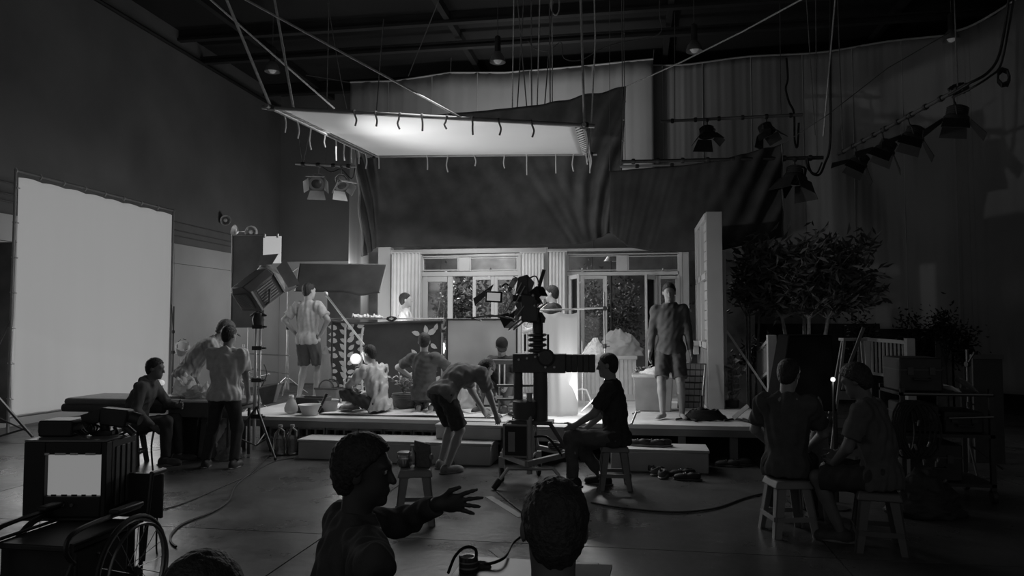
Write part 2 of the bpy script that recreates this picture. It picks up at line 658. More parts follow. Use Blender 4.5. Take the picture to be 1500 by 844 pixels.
# ================================================================== STAGE PLATFORM
SZ = .45          # deck height
SY = 9.2          # front edge
DECK = M('painted_deck', .62, .5, var=.2, scale=1.5)
STEPMAT = M('grey_step_paint', .45, .7, var=.15, scale=2)
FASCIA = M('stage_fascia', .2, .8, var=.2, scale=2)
xs0, xs1 = -5.3, 1.62
stage = thing('stage_platform', (-1.8, 11, 0), 'low timber stage platform carrying the house set, blocks under its front', 'platform')
npl = 12
for k in range(npl):
    y0 = SY + k * .42
    MB().span((xs0, y0, SZ - .05), (xs1, y0 + .414, SZ)).build('deck_board', DECK, stage, .004)
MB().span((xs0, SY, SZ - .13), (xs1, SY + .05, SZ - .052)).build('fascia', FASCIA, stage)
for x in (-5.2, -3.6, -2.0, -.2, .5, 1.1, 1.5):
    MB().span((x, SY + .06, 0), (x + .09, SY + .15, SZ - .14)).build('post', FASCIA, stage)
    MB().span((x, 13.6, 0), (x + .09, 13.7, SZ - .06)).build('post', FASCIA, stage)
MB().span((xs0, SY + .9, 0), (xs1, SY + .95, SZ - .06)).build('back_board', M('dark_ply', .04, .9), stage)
# perforated breeze blocks under the left front
BREEZE = M('breeze_block', .28, .9, var=.3, scale=14)
for k in range(9):
    x0 = -4.75 + k * .39
    b = MB()
    y0, y1 = SY + .1, SY + .2
    zs = [(0.0, .05), (.15, .18), (.28, .31)]
    for z0, z1 in zs:
        b.span((x0, y0, z0), (x0 + .38, y1, z1))
    for j in range(4):
        xx = x0 + j * .118
        for z0, z1 in ((.05, .15), (.18, .28)):
            b.span((xx, y0, z0), (xx + .026, y1, z1))
    b.build('breeze_block', BREEZE, stage)

# steps and grey blocks in front
def step(name, x0, x1, y0, y1, z0, z1, label, cat='step', mat=STEPMAT):
    t = thing(name, ((x0 + x1) / 2, (y0 + y1) / 2, z0), label, cat)
    MB().span((x0, y0, z0), (x1, y1, z1 - .03)).build('body', mat, t, .012)
    MB().span((x0 - .01, y0 - .015, z1 - .03), (x1 + .01, y1, z1)).build('top_board', mat, t, .006)
    return t


a, b = floor_at(430, 675), floor_at(545, 677)
step('step_box', a.x, at(508, 660, 8.8).x - .012, 8.75, 9.17, 0, .24, 'long low step box at the left front of the stage behind a head')
bx = at(512, 655, 8.9).x
W4 = [(at(508, 660, 8.8).x, at(620, 660, 8.8).x), (at(622, 660, 8.8).x, at(722, 660, 8.8).x)]
for i, (x0, x1) in enumerate(W4):
    step('step_block', x0, x1, 8.66, 9.17, 0, .26, ('lower grey step block behind the bending man, left of the seam', 'lower grey step block between bending man and camera stand')[i], 'block')
for i, (x0, x1) in enumerate(((at(640, 640, 8.95).x, at(735, 640, 8.95).x), (at(738, 640, 8.95).x, at(828, 640, 8.95).x))):
    step('step_block', x0, x1, 8.9, 9.17, .262, .44, ('upper grey step block flush with the deck by the bending man', 'upper grey step block flush with the deck behind the camera stand')[i], 'block')
x0, x1 = at(895, 670, 8.7).x, at(1037, 670, 8.7).x
step('step_box', x0, x1, 8.6, 9.05, 0, .255, 'wide step box under the right stage edge carrying dark shoes')

# floor mat where the crew sit
t = thing('floor_mat', (-2.3, 10.2, SZ), 'pale woven mat spread on the stage deck under the seated crew', 'mat')
a0, a1 = at(470, 600, 9.5), at(735, 600, 9.5)


def P(u, v):
    x = lerp(a0.x, a1.x, u)
    return Vector((x, lerp(9.45, 11.3, v), SZ + .012 + .008 * math.sin(u * 40) * math.sin(v * 9) + .006 * math.sin(u * 13 + v * 20)))


cloth('sheet', P, 60, 30, M('woven_mat', .75, .9, var=.15, scale=10), t, .008)
MB().path([P(i / 40, 0) + Vector((0, -.004, .003)) for i in range(41)], .009, n=5).build('edge_binding', M('mat_binding', .12, .9), t)

# ================================================================== HOUSE SET
HY = 13.0


def hb(mb, x0, y0, x1, y1, f=0.0, th=.08):
    """board given by its picture rectangle on the facade plane; f = how far it stands forward"""
    lo = at(x0, y1, HY - f)
    hi = at(x1, y0, HY - f)
    lo.z = max(lo.z, SZ + .001)
    return mb.span((lo.x, HY - f, lo.z), (hi.x, HY - f + th, hi.z))


house = thing('house_facade', (-1.8, HY, SZ), 'white house front of the film set with glazed doors and transoms', 'facade')
YBOT = 577
PANE = GLASS('window_glass', .06)
hb(MB(), 552, 362, 572, YBOT, .03, .2).build('pilaster', WHITEPAINT, house, .006)
hb(MB(), 572, 362.5, 801, 373, .05, .16).build('header', WHITEPAINT, house, .006)
hb(MB(), 803, 361.5, 1007, 369, .05, .16).build('header', WHITEPAINT, house, .006)
hb(MB(), 797, 362, 803, YBOT, .04, .16).build('pilaster', WHITEPAINT, house, .004)
hb(MB(), 572, 373, 616, YBOT, 0, .08).build('wall_panel', WHITEPAINT, house)
hb(MB(), 762, 373, 797, YBOT, 0, .08).build('wall_panel', WHITEPAINT, house)
hb(MB(), 803, 369, 829, YBOT, 0, .08).build('wall_panel', WHITEPAINT, house)
hb(MB(), 998, 369, 1009, YBOT, .02, .14).build('pilaster', WHITEPAINT, house, .004)


def framed(name, x0, y0, x1, y1, w, f=.02, th=.06, glass=True, mat=TRIMPAINT, midrail=None, wb=None):
    wb = wb or w
    b = MB()
    hb(b, x0, y0, x0 + w, y1, f, th)
    hb(b, x1 - w, y0, x1, y1, f, th)
    hb(b, x0 + w, y0, x1 - w, y0 + w, f, th)
    hb(b, x0 + w, y1 - wb, x1 - w, y1, f, th)
    if midrail:
        hb(b, x0 + w, midrail, x1 - w, midrail + w, f, th)
    fr = b.build(name, mat, house, .004)
    if glass:
        hb(MB(), x0 + w, y0 + w, x1 - w, y1 - wb, f - th / 2 + .006, .006).build('pane', PANE, fr)
    return fr


# left opening: jambs, rails
hb(MB(), 614, 373, 618, YBOT, .03, .12).build('jamb', TRIMPAINT, house, .003)
hb(MB(), 759, 373, 763, YBOT, .03, .12).build('jamb', TRIMPAINT, house, .003)
hb(MB(), 618, 373, 759, 377, .03, .12).build('rail', TRIMPAINT, house, .003)
hb(MB(), 618, 397, 759, 405, .03, .12).build('rail', TRIMPAINT, house, .003)
hb(MB(), 672, 377, 688, 397, .03, .12).build('mullion', TRIMPAINT, house, .003)
framed('transom_window', 618, 377, 672, 397, 2.2, .02)
framed('transom_window', 688, 377, 759, 397, 2.2, .02)
framed('door_leaf', 618, 405, 663, YBOT, 8, .02, .05, wb=22)
framed('door_leaf', 692, 405, 724, YBOT, 5, .02, .05, wb=22)
framed('door_leaf', 724, 405, 759, YBOT, 5, .03, .05, wb=22)
# right opening
hb(MB(), 827, 369, 831, YBOT, .03, .12).build('jamb', TRIMPAINT, house, .003)
hb(MB(), 995, 369, 999, YBOT, .03, .12).build('jamb', TRIMPAINT, house, .003)
hb(MB(), 831, 370, 995, 374, .03, .12).build('rail', TRIMPAINT, house, .003)
hb(MB(), 831, 397, 995, 404, .03, .12).build('rail', TRIMPAINT, house, .003)
hb(MB(), 905, 374, 919, 397, .03, .12).build('mullion', TRIMPAINT, house, .003)
framed('transom_window', 831, 374, 905, 397, 2.2, .02)
framed('transom_window', 919, 374, 995, 397, 2.2, .02)
for px in (853, 971):
    MB().tube(at(px, 393, HY - .09), at(px, 398, HY - .09), .012).tube(at(px - 2, 397, HY - .1), at(px + 2, 397, HY - .1), .01).build('window_latch', STEEL, house)
framed('door_leaf', 851, 404, 889, YBOT, 5, .05, .05, wb=26)
framed('door_leaf', 963, 404, 996, YBOT, 5, .05, .05, wb=26)


def swung_leaf(hx, y0, y1, ang, w, name='door_leaf'):
    """leaf hinged at picture column hx, opened towards the viewer"""
    top, bot = at(hx, y0, HY - .06), at(hx, y1, HY - .06)
    d = Vector((math.cos(ang), -math.sin(ang), 0))
    s = .07
    b = MB()
    z0, z1 = bot.z, top.z
    P0 = Vector((top.x, top.y, 0))
    zz = Vector((0, 0, 1))
    b.bar(P0 + d * s / 2 + zz * z0, P0 + d * s / 2 + zz * z1, s, .04)
    b.bar(P0 + d * (w - s / 2) + zz * z0, P0 + d * (w - s / 2) + zz * z1, s, .04)
    n = Vector((-d.y, d.x, 0)) * .02
    for za, zb in ((z0, z0 + .3), (z1 - s, z1)):
        b.hexa([P0 + d * s - n + zz * za, P0 + d * (w - s) - n + zz * za, P0 + d * (w - s) + n + zz * za, P0 + d * s + n + zz * za,
                P0 + d * s - n + zz * zb, P0 + d * (w - s) - n + zz * zb, P0 + d * (w - s) + n + zz * zb, P0 + d * s + n + zz * zb])
    o = b.build(name, TRIMPAINT, house, .004)
    n2 = n * .15
    g = MB().hexa([P0 + d * s - n2 + zz * (z0 + .3), P0 + d * (w - s) - n2 + zz * (z0 + .3), P0 + d * (w - s) + n2 + zz * (z0 + .3), P0 + d * s + n2 + zz * (z0 + .3),
                   P0 + d * s - n2 + zz * (z1 - s), P0 + d * (w - s) - n2 + zz * (z1 - s), P0 + d * (w - s) + n2 + zz * (z1 - s), P0 + d * s + n2 + zz * (z1 - s)])
    g.build('pane', PANE, o)


swung_leaf(834, 404, YBOT, math.radians(62), .42)
swung_leaf(962, 404, YBOT, math.radians(180 + -64), .46)


# gathered curtains either side of the openings
def drape_panel(x0, y0, x1, y1, f, label, n=9, amp=.016):
    t = thing('window_curtain', at((x0 + x1) / 2, y1, HY - f), label, 'curtain', None)
    a, b = at(x0, y0, HY - f), at(x1, y0, HY - f)
    zb = at(x0, y1, HY - f).z

    def P(u, v):
        s = amp * math.sin(u * n * 6.28 + .6 * math.sin(v * 3)) * (.5 + .5 * v)
        return Vector((lerp(a.x, b.x, u), a.y + s - .01 * v, lerp(a.z, zb, v)))
    cloth('curtain_sheet', P, n * 10, 14, SHEER('white_voile_' + str(int(x0)), .78, .3), t, .004)
    MB().tube(Vector((a.x - .03, a.y, a.z + .01)), Vector((b.x + .03, b.y, b.z + .01)), .012).build('curtain_rail', TRIMPAINT, t)


drape_panel(574, 371, 616, 575, .16, 'white gathered curtain at the left end of the house wall', 8)
drape_panel(764, 371, 797, 575, .16, 'white gathered curtain behind the film camera', 7)
drape_panel(804, 369, 828, 575, .16, 'white gathered curtain left of the right hand doors', 5)

# side flat standing at right angles to the house
t = thing('set_flat', (1.1, 11.9, SZ), 'tall white set flat standing edge on at the right of the stage', 'wall panel')
fx = at(1036, 450, 11.0).x
fz = at(1045, 310, 11.0).z
FLATEDGE = M('flat_edge_paint', .34, .7, var=.06, scale=2)
MB().span((fx, 11.0, SZ), (fx + .22, 11.06, fz)).build('end_board', FLATEDGE, t, .004)
MB().span((fx + .05, 11.06, SZ), (fx + .09, 12.84, fz)).build('sheet', WHITEPAINT, t)
for z in (SZ + .85, SZ + 1.85, fz - .1):
    MB().span((fx - .02, 11.06, z), (fx + .05, 12.84, z + .09)).build('rail', WHITEPAINT, t, .003)
for y in (11.75, 12.35, 12.73):
    MB().span((fx - .02, y, SZ + .85), (fx + .05, y + .1, fz - .1)).build('stile', WHITEPAINT, t, .003)
zz = SZ + .97
while zz < fz - .15:
    MB().span((fx + .03, 11.08, zz), (fx + .052, 12.83, zz + .135)).build('cladding_board', WHITEPAINT, t)
    zz += .147
MB().span((fx, 11.06, SZ), (fx + .05, 12.84, SZ + .84)).build('lower_board', M('flat_lower', .2, .7), t)
MB().span((fx - .14, 12.2, SZ + .86), (fx - .02, 12.7, SZ + .93)).span((fx - .1, 12.25, SZ + .72), (fx - .02, 12.65, SZ + .86)).build('sill', WHITEPAINT, t, .004)
MB().span((fx + .24, 11.3, SZ), (fx + .3, 11.36, fz - .55)).build('back_brace', TRIMPAINT, t)
MB().bar((fx + .3, 11.3, SZ + 1.1), (fx + 1.0, 11.25, .45), .03).build('back_brace', TRIMPAINT, t)

# dark garden wall seen through the doors
gb = thing('garden_backing', (-1.8, 16.4, 0), 'dark grey painted backing board behind the house doors', 'board')
for k in range(5):
    x0 = -6.0 + k * 1.7
    MB().span((x0, 16.4, 0), (x0 + 1.69, 16.46, 3.3)).build('panel', M('backing_paint', .2, .9, var=.5, scale=2.2), gb)

# ================================================================== LEFT LIT SCREEN
X0, X1 = at(17, 450, 10.0), at(251, 450, 13.55)
scr = thing('diffusion_frame', (-8.3, 11.8, 0), 'huge glowing white diffusion screen in a pipe frame at left', 'screen')
xA, yA, xB, yB = -8.3, at(17, 450, 10).y, -8.3, 13.6
xA = at(17, 450, 10.0).x
xB = at(251, 450, 13.6).x
zt = at(17, 250, 10.0).z
ztB = at(251, 309, 13.6).z
zb = .25
A0, A1, B0, B1 = Vector((xA, 10, zb)), Vector((xA, 10, zt)), Vector((xB, 13.6, zb)), Vector((xB, 13.6, ztB))
for p, q in ((A0 - Vector((0, 0, .25)), A1 + Vector((0, 0, .03))), (B0 - Vector((0, 0, .25)), B1), (A1, B1), (A0, B0)):
    MB().tube(p, q, .022).build('frame_pipe', GREYMETAL, scr)
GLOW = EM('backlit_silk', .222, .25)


def P(u, v):
    e = .025 * (abs(math.sin(u * 8 * PI)) - 1) * (v > .97)
    a, b = A0.lerp(B0, lerp(.015, .985, u)), A1.lerp(B1, lerp(.015, .985, u))
    p = a.lerp(b, lerp(.005, .985, v))
    return p + Vector((.015 * fold(u, 2, v * 3), 0, e * .8 - .02))


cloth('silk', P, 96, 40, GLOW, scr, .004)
for k in range(9):
    u = (k) / 8
    p = A1.lerp(B1, u)
    MB().path([p + Vector((0, 0, -.05)), p + Vector((.03, 0, 0)), p + Vector((0, 0, .035)), p + Vector((-.03, 0, 0)), p + Vector((0, 0, -.05))], .012, n=5).build('tie', M('tie_tape', .5, .9), scr)
for k in range(7):
    p = A0.lerp(A1, (k + .5) / 7)
    MB().path([p + Vector((.03, .05, 0)), p + Vector((.03, 0, 0)), p + Vector((-.03, 0, .01)), p + Vector((0, .06, .01))], .01, n=5).build('tie', M('tie_tape'), scr)


def cstand(name, base, h, label, arms=(), leg=.45, r=.016, mat=STEEL, spread=0.3, group=None):
    """base: foot point; arms: list of (height, end point)"""
    t = thing(name, base, label, 'stand', group)
    base = Vector(base)
    for k in range(3):
        a = spread + k * 2 * PI / 3
        e = base + Vector((math.cos(a) * leg, math.sin(a) * leg, .02))
        MB().path([base + Vector((0, 0, .3)), base + Vector((math.cos(a) * .05, math.sin(a) * .05, .27)), e], .012).build('leg', mat, t)
    MB().tube(base + Vector((0, 0, .1)), base + Vector((0, 0, h * .55)), r * 1.3).build('column', mat, t)
    MB().tube(base + Vector((0, 0, h * .5)), base + Vector((0, 0, h)), r).build('riser', mat, t)
    MB().lathe([(r * 2.1, -.03), (r * 2.2, .03)], base + Vector((0, 0, h * .55))).tube(base + Vector((0, 0, h * .55)), base + Vector((.07, 0, h * .55)), .008).build('collar_knob', BLACKMETAL, t)
    for hh, e in arms:
        p = base + Vector((0, 0, hh))
        MB().tube(p, e, .011).build('grip_arm', mat, t)
        MB().lathe([(.03, -.02), (.035, 0), (.03, .02)], p, (Vector(e) - p).cross(Vector((0, 0, 1)))).build('grip_head', BLACKMETAL, t)
    return t


DARKSTEEL = M('dark_stand_steel', .1, .4, .6)
cstand('light_stand', (xA - .12, 9.85, 0), 2.2, 'dark steel stand holding the near edge of the glowing screen', [(1.2, A0.lerp(A1, .4))], .55, mat=DARKSTEEL)
cstand('light_stand', (xB + .12, 13.5, 0), 2.0, 'thin stand at the far edge of the glowing screen', [(1.5, B0.lerp(B1, .5))], .4, mat=DARKSTEEL)
# dark flag beside the near edge of the screen
t = thing('black_flag', at(6, 500, 10.1), 'tall dark flag at the left picture edge beside the screen', 'flag')
p0, p1 = at(-40, 357, 10.4), at(11, 660, 10.4)
MB().span((p0.x, 10.4, .1), (p1.x, 10.42, p0.z)).build('cloth_panel', BLACKCLOTH, t)
MB().tube((p1.x, 10.41, 0), (p1.x, 10.41, p0.z + .05), .015).build('frame_rod', DARKSTEEL, t)
MB().tube((p0.x, 10.41, p0.z), (p1.x, 10.41, p0.z), .015).build('frame_rod', DARKSTEEL, t)
MB().bar(at(-12, 572, 9.4), at(48, 640, 9.4), .03).build('brace', DARKSTEEL, t)
MB().bar(at(-20, 645, 9.4), at(38, 628, 9.4), .025).build('brace', DARKSTEEL, t)

# ================================================================== OVERHEAD SILK
ov = thing('overhead_silk', SILK_C, 'large white silk in a pipe frame hung flat over the set', 'silk')
SILKMAT = M('bounce_silk', .8, .9, var=.03, scale=1, spec=.05)
c0, c1, c2, c3 = SILK
for p, q in ((c0, c1), (c1, c2), (c2, c3), (c3, c0)):
    d = (q - p).normalized()
    MB().tube(p - d * .12, q + d * .12, .025).build('frame_pipe', M('silk_frame_pipe', .3, .4, .4), ov)


def P(u, v):
    u2, v2 = lerp(.03, .97, u), lerp(.02, .98, v)
    p = c0.lerp(c1, u2).lerp(c3.lerp(c2, u2), v2)
    return p + Vector((0, 0, -.10 * math.sin(PI * u) * math.sin(PI * v)))


cloth('silk', P, 40, 40, SILKMAT, ov, .004)
TIE = M('tie_tape')
# lacing along the short sides
for side, (p, q, s) in enumerate(((c0, c3, 1), (c1, c2, -1))):
    n = 14
    pts = []
    for k in range(n * 2 + 1):
        a = p.lerp(q, (k / (n * 2)) * .97 + .015)
        pts.append(a + (c1 - c0).normalized() * s * (0.0 if k % 2 else .11) + Vector((0, 0, .028 if k % 2 else -.01)))
    MB().path(pts, .012, n=5).build('lacing_cord', TIE, ov)
rnd = random.Random(3)
ties = [(c3, c2, [.03, .26, .36, .48, .62, .72, .85, .93]), (c0, c1, [.28, .35, .43, .5, .58, .66, .74, .84]), (c0, c3, [.1, .2, .33, .46, .57, .66, .74, .82, .9]), (c1, c2, [.1, .35, .6, .8, .95])]
for e, (p, q, us) in enumerate(ties):
    for u in us:
        a = p.lerp(q, u)
        L = rnd.uniform(.18, .34) * (.6 if e == 1 else 1)
        w = rnd.uniform(-.04, .04)
        MB().path(spline([a + Vector((0, .03, .03)), a + Vector((0, -.035, .01)), a + Vector((w * .5, 0, -.05)), a + Vector((w, 0, -L * .6)), a + Vector((w * .3, .01, -L))], 3), .012, n=5).build('tie_end', TIE if e != 1 else DARKROPE, ov)
for k, c in enumerate(SILK):
    MB().lathe([(.05, -.03), (.06, 0), (.05, .03)], c).build('corner_joint', BLACKMETAL, ov)

# ropes up to the roof
def rope(pts, label, r=.012, mat=None, sag=0):
    pts = [Vector(p) for p in pts]
    o = MB().path(pts if len(pts) > 2 else [pts[0], pts[0].lerp(pts[1], .5) - Vector((0, 0, sag)), pts[1]], r, n=6).build('rigging_rope', mat or ROPE)
    tag(o, label, 'rope')
    return o


rope([c0, at(324, -20, 8.0)], 'thick rope from the left silk corner up to the roof', .018)
rope([at(430, 160, 8.9), at(398, -25, 8.8)], 'steep rope just right of the left silk corner', .016)
rope([c3.lerp(c0, .75), at(490, 159, 10.0), at(300, -8, 8.4)], 'long diagonal rope left of the silk running to the top', .013)
rope([c1.lerp(c0, .37), at(350, -6, 8.0)], 'long diagonal rope crossing the pale backdrop to the silk middle', .013)
rope([c1, at(850, -25, 8.8)], 'rope straight up from the right silk corner', .017)
rope([c2, at(872, 60, 12.0), at(870, -25, 12.0)], 'rope up from the far right silk corner', .014)
rope([c3, at(562, 28, 12.6)], 'thin rope slanting up from the far left silk corner', .01, DARKROPE)
rope([at(598, 112, 14.9), at(645, -5, 14.0)], 'thin rope slanting in front of the pale backdrop, top right lean', .011, DARKROPE)
for k, (xa, xb, yb) in enumerate(((753, 750, 185), (757, 772, 162), (778, 779, 158), (791, 787, 155), (805, 806, 155), (811, 797, 165), (809, 809, 150), (768, 757, 170))):
    rope([at(xb, yb, 13.7 + .07 * k), at(xa, -12, 13.2 + .07 * k)], 'pulley rope %s in the bundle above the silk' % ('leftmost', 'third from left', 'fourth from left', 'fifth from left', 'second from right', 'middle crossing', 'rightmost', 'second from left')[k], .012, ROPE if k in (0, 3, 6) else DARKROPE)
rope([at(915, 128, 13.5), at(1000, 90, 12.5), at(1090, 45, 11.5), at(1200, -15, 10)], 'taut line from the black drape peak to the upper right', .012)
rope([at(1145, 212, 12.89), at(1210, 170, 12.6), at(1300, 100, 13.5), at(1390, 48, 15.3)], 'thin line from the second black drape corner to the right', .006, DARKROPE)
rope([at(893, 250, 12.89), at(893, 60, 12.89), at(893, -20, 12.6)], 'thin line up from the inner corner of the second drape', .006, DARKROPE)
rope([at(523, 232, 13.5), at(500, 120, 13.5), at(480, 5, 13.4)], 'thin line from the left top of the large black drape', .008, DARKROPE)
rope([tops[0], tops[0] + Vector((-.6, .05, .15)), tops[0] + Vector((-1.2, .05, .27))], 'short line holding the left corner of the pale backdrop', .01, DARKROPE)
rope([tops[2], tops[2] + Vector((0, .05, .4))], 'short line on the middle of the pale backdrop edge', .01, DARKROPE)
rope([tops[5], tops[5] + Vector((.02, .05, .25))], 'short line on the right corner of the pale backdrop', .01, DARKROPE)
# slack cable loop near the roof
rope(spline([at(806, -10, 14), at(808, 15, 14), at(814, 22, 14), at(819, 14, 14), at(819, -10, 14)], 5), 'slack cable loop hanging from the roof at top middle', .014)
rope(spline([at(773, 60, 14.6), at(785, 72, 14.6), at(805, 74, 14.6), at(822, 62, 14.6), at(826, 85, 14.6), at(850, 88, 14.6), at(880, 72, 14.6), at(910, 62, 14.6), at(965, 50, 14.6), at(966, 20, 14.6), Vector((at(966, 0, 14.6).x, 14.6, ZC - .02))], 5), 'loose cable strung in waves over the backdrop', .011, DARKROPE)
# ================================================================== FIGURE BUILDER (signed distance body, meshed by surface nets)
class Blob:
    def __init__(s):
        s.p = []

    def cap(s, a, b, ra, rb=None, k=.02, cut0=False, cut1=False):
        s.p.append(('c', np.array(a, float), np.array(b, float), ra, ra if rb is None else rb, k, cut0, cut1))
        return s

    def ell(s, c, r, R=None, k=.03, cut=None):
        """cut: (point, outward normal) keeps what lies behind the plane"""
        R = np.eye(3) if R is None else np.array(R, float)
        s.p.append(('e', np.array(c, float), np.array(r, float), R, k, cut))
        return s

    def sub(s, c, r, R=None, k=.01):
        R = np.eye(3) if R is None else np.array(R, float)
        s.p.append(('s', np.array(c, float), np.array(r, float), R, k, None))
        return s

    def mesh(s, name, mat, h=.01, wrinkle=0, wl=.09, seed=0):
        lo = np.full(3, 1e9)
        hi = -lo
        for p in s.p:
            if p[0] == 'c':
                m = max(p[3], p[4]) + .03
                lo = np.minimum(lo, np.minimum(p[1], p[2]) - m)
                hi = np.maximum(hi, np.maximum(p[1], p[2]) + m)
            elif p[0] == 'e':
                m = p[2].max() + .03
                lo = np.minimum(lo, p[1] - m)
                hi = np.maximum(hi, p[1] + m)
        lo -= 3 * h
        n = np.ceil((hi - lo) / h).astype(int) + 4
        F = np.full(n, 9.0, np.float32)
        ax = [(lo[i] + np.arange(n[i]) * h).astype(np.float32) for i in range(3)]
        for p in s.p:
            k = p[5] if p[0] == 'c' else p[4]
            if p[0] == 'c':
                m = max(p[3], p[4]) + k + 4 * h
                a, b = np.minimum(p[1], p[2]) - m, np.maximum(p[1], p[2]) + m
            else:
                m = p[2].max() + k + 4 * h
                a, b = p[1] - m, p[1] + m
            i0 = np.clip(np.floor((a - lo) / h).astype(int), 0, n)
            i1 = np.clip(np.ceil((b - lo) / h).astype(int) + 1, 0, n)
            if (i1 <= i0).any():
                continue
            X, Y, Z = np.meshgrid(*(ax[i][i0[i]:i1[i]] for i in range(3)), indexing='ij', sparse=True)
            if p[0] == 'c':
                A, B = p[1], p[2]
                d = B - A
                L2 = max(float(d @ d), 1e-9)
                t = ((X - A[0]) * d[0] + (Y - A[1]) * d[1] + (Z - A[2]) * d[2]) / L2
                tc = np.clip(t, 0, 1)
                D = np.sqrt((X - A[0] - tc * d[0]) ** 2 + (Y - A[1] - tc * d[1]) ** 2 + (Z - A[2] - tc * d[2]) ** 2) - (p[3] + (p[4] - p[3]) * tc)
                L = math.sqrt(L2)
                if p[7]:
                    D = np.maximum(D, (t - 1) * L)
                if p[6]:
                    D = np.maximum(D, -t * L)
            else:
                R = p[3]
                U = [(X - p[1][0]) * R[0, i] + (Y - p[1][1]) * R[1, i] + (Z - p[1][2]) * R[2, i] for i in range(3)]
                r = p[2]
                k0 = np.sqrt((U[0] / r[0]) ** 2 + (U[1] / r[1]) ** 2 + (U[2] / r[2]) ** 2)
                k1 = np.sqrt((U[0] / r[0] ** 2) ** 2 + (U[1] / r[1] ** 2) ** 2 + (U[2] / r[2] ** 2) ** 2) + 1e-9
                D = k0 * (k0 - 1) / k1
                if p[5] is not None:
                    q, nn = p[5]
                    D = np.maximum(D, (X - q[0]) * nn[0] + (Y - q[1]) * nn[1] + (Z - q[2]) * nn[2])
            S = F[i0[0]:i1[0], i0[1]:i1[1], i0[2]:i1[2]]
            if p[0] == 's':
                S[...] = np.maximum(S, -D)
            else:
                hh = np.maximum(k - np.abs(S - D), 0) / k
                S[...] = np.minimum(S, D) - hh * hh * k * .25
        if wrinkle:
            rs = np.random.RandomState(seed + 5)
            X, Y, Z = np.meshgrid(*ax, indexing='ij', sparse=True)
            W = 0
            for q in range(5):
                v = rs.normal(size=3)
                v[2] *= .45
                v /= np.linalg.norm(v)
                w = wl * (.6 + .7 * rs.rand())
                v2 = rs.normal(size=3) * 5
                W = W + np.sin((X * v[0] + Y * v[1] + Z * v[2]) * 2 * PI / w + 1.1 * np.sin(X * v2[0] + Y * v2[1] + Z * v2[2]) + rs.rand() * 6)
            F = F - (wrinkle * .45 * W).astype(np.float32)
        return nets(F, lo, h, name, mat)


def nets(F, lo, h, name, mat):
    ins = F < 0
    c = ins[:-1, :-1, :-1].astype(np.int8)
    cs = [(a, b, d) for a in (0, 1) for b in (0, 1) for d in (0, 1)]
    N = np.array(F.shape)
    sl = lambda o: tuple(slice(o[i], N[i] - 1 + o[i]) for i in range(3))
    cnt = sum(ins[sl(o)].astype(np.int8) for o in cs)
    act = np.argwhere((cnt > 0) & (cnt < 8))
    pos = np.zeros((len(act), 3))
    num = np.zeros(len(act))
    vals = {o: F[act[:, 0] + o[0], act[:, 1] + o[1], act[:, 2] + o[2]] for o in cs}
    for o in cs:
        for axn in range(3):
            if o[axn]:
                continue
            o2 = tuple(o[i] + (i == axn) for i in range(3))
            a, b = vals[o], vals[o2]
            x = (a < 0) != (b < 0)
            t = np.where(x, a / np.where(x, a - b, 1), 0)
            q = np.array(o, float)[None, :].repeat(len(act), 0)
            q[:, axn] = t
            pos += q * x[:, None]
            num += x
    pos = pos / num[:, None]
    V = lo + (act + pos) * h
    vid = np.full(N - 1, -1, np.int64)
    vid[act[:, 0], act[:, 1], act[:, 2]] = np.arange(len(act))
    faces = []
    for a in range(3):
        b, d = (a + 1) % 3, (a + 2) % 3
        s0 = [slice(1, -1)] * 3
        s0[a] = slice(0, -1)
        s1 = list(s0)
        s1[a] = slice(1, None)
        A = ins[tuple(s0)]
        B = ins[tuple(s1)]
        for flip, mask in ((False, A & ~B), (True, ~A & B)):
            e = np.argwhere(mask)
            if not len(e):
                continue
            e = e + 1
            e[:, a] -= 1

            def g(db, dd):
                i = e.copy()
                i[:, b] += db
                i[:, d] += dd
                return vid[i[:, 0], i[:, 1], i[:, 2]]
            q = np.stack([g(-1, -1), g(0, -1), g(0, 0), g(-1, 0)], 1)
            faces.append(q[:, ::-1] if flip else q)
    Q = np.concatenate(faces)
    Q = Q[(Q >= 0).all(1)]
    me = bpy.data.meshes.new(name)
    me.vertices.add(len(V))
    me.vertices.foreach_set('co', V.astype(np.float32).ravel())
    me.loops.add(Q.size)
    me.loops.foreach_set('vertex_index', Q.astype(np.int32).ravel())
    me.polygons.add(len(Q))
    me.polygons.foreach_set('loop_start', np.arange(0, Q.size, 4, dtype=np.int32))
    me.polygons.foreach_set('loop_total', np.full(len(Q), 4, np.int32))
    me.update(calc_edges=True)
    me.validate()
    me.materials.append(mat)
    me.shade_smooth()
    o = bpy.data.objects.new(name, me)
    COL.objects.link(o)
    return o


def V3(p):
    return Vector(p)


def ik(a, t, l1, l2, pole):
    d = t - a
    L = min(d.length, (l1 + l2) * .999)
    L = max(L, abs(l1 - l2) + .02)
    u = d.normalized()
    x = (l1 * l1 - l2 * l2 + L * L) / (2 * L)
    hgt = math.sqrt(max(l1 * l1 - x * x, 0))
    pv = V3(pole) - u * V3(pole).dot(u)
    pv = pv.normalized() if pv.length > 1e-5 else frame_of(u)[0]
    return a + u * x + pv * hgt, a + u * L


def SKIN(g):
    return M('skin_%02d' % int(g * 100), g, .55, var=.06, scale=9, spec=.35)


def FAB(g, nm='fabric'):
    return M('%s_%02d' % (nm, int(g * 100)), g, .9, var=.12, scale=18, bump=.15, bscale=220, spec=.1)


HAIRM = M('dark_hair', .03, .5, var=.4, scale=40, bump=.6, bscale=90, spec=.4)


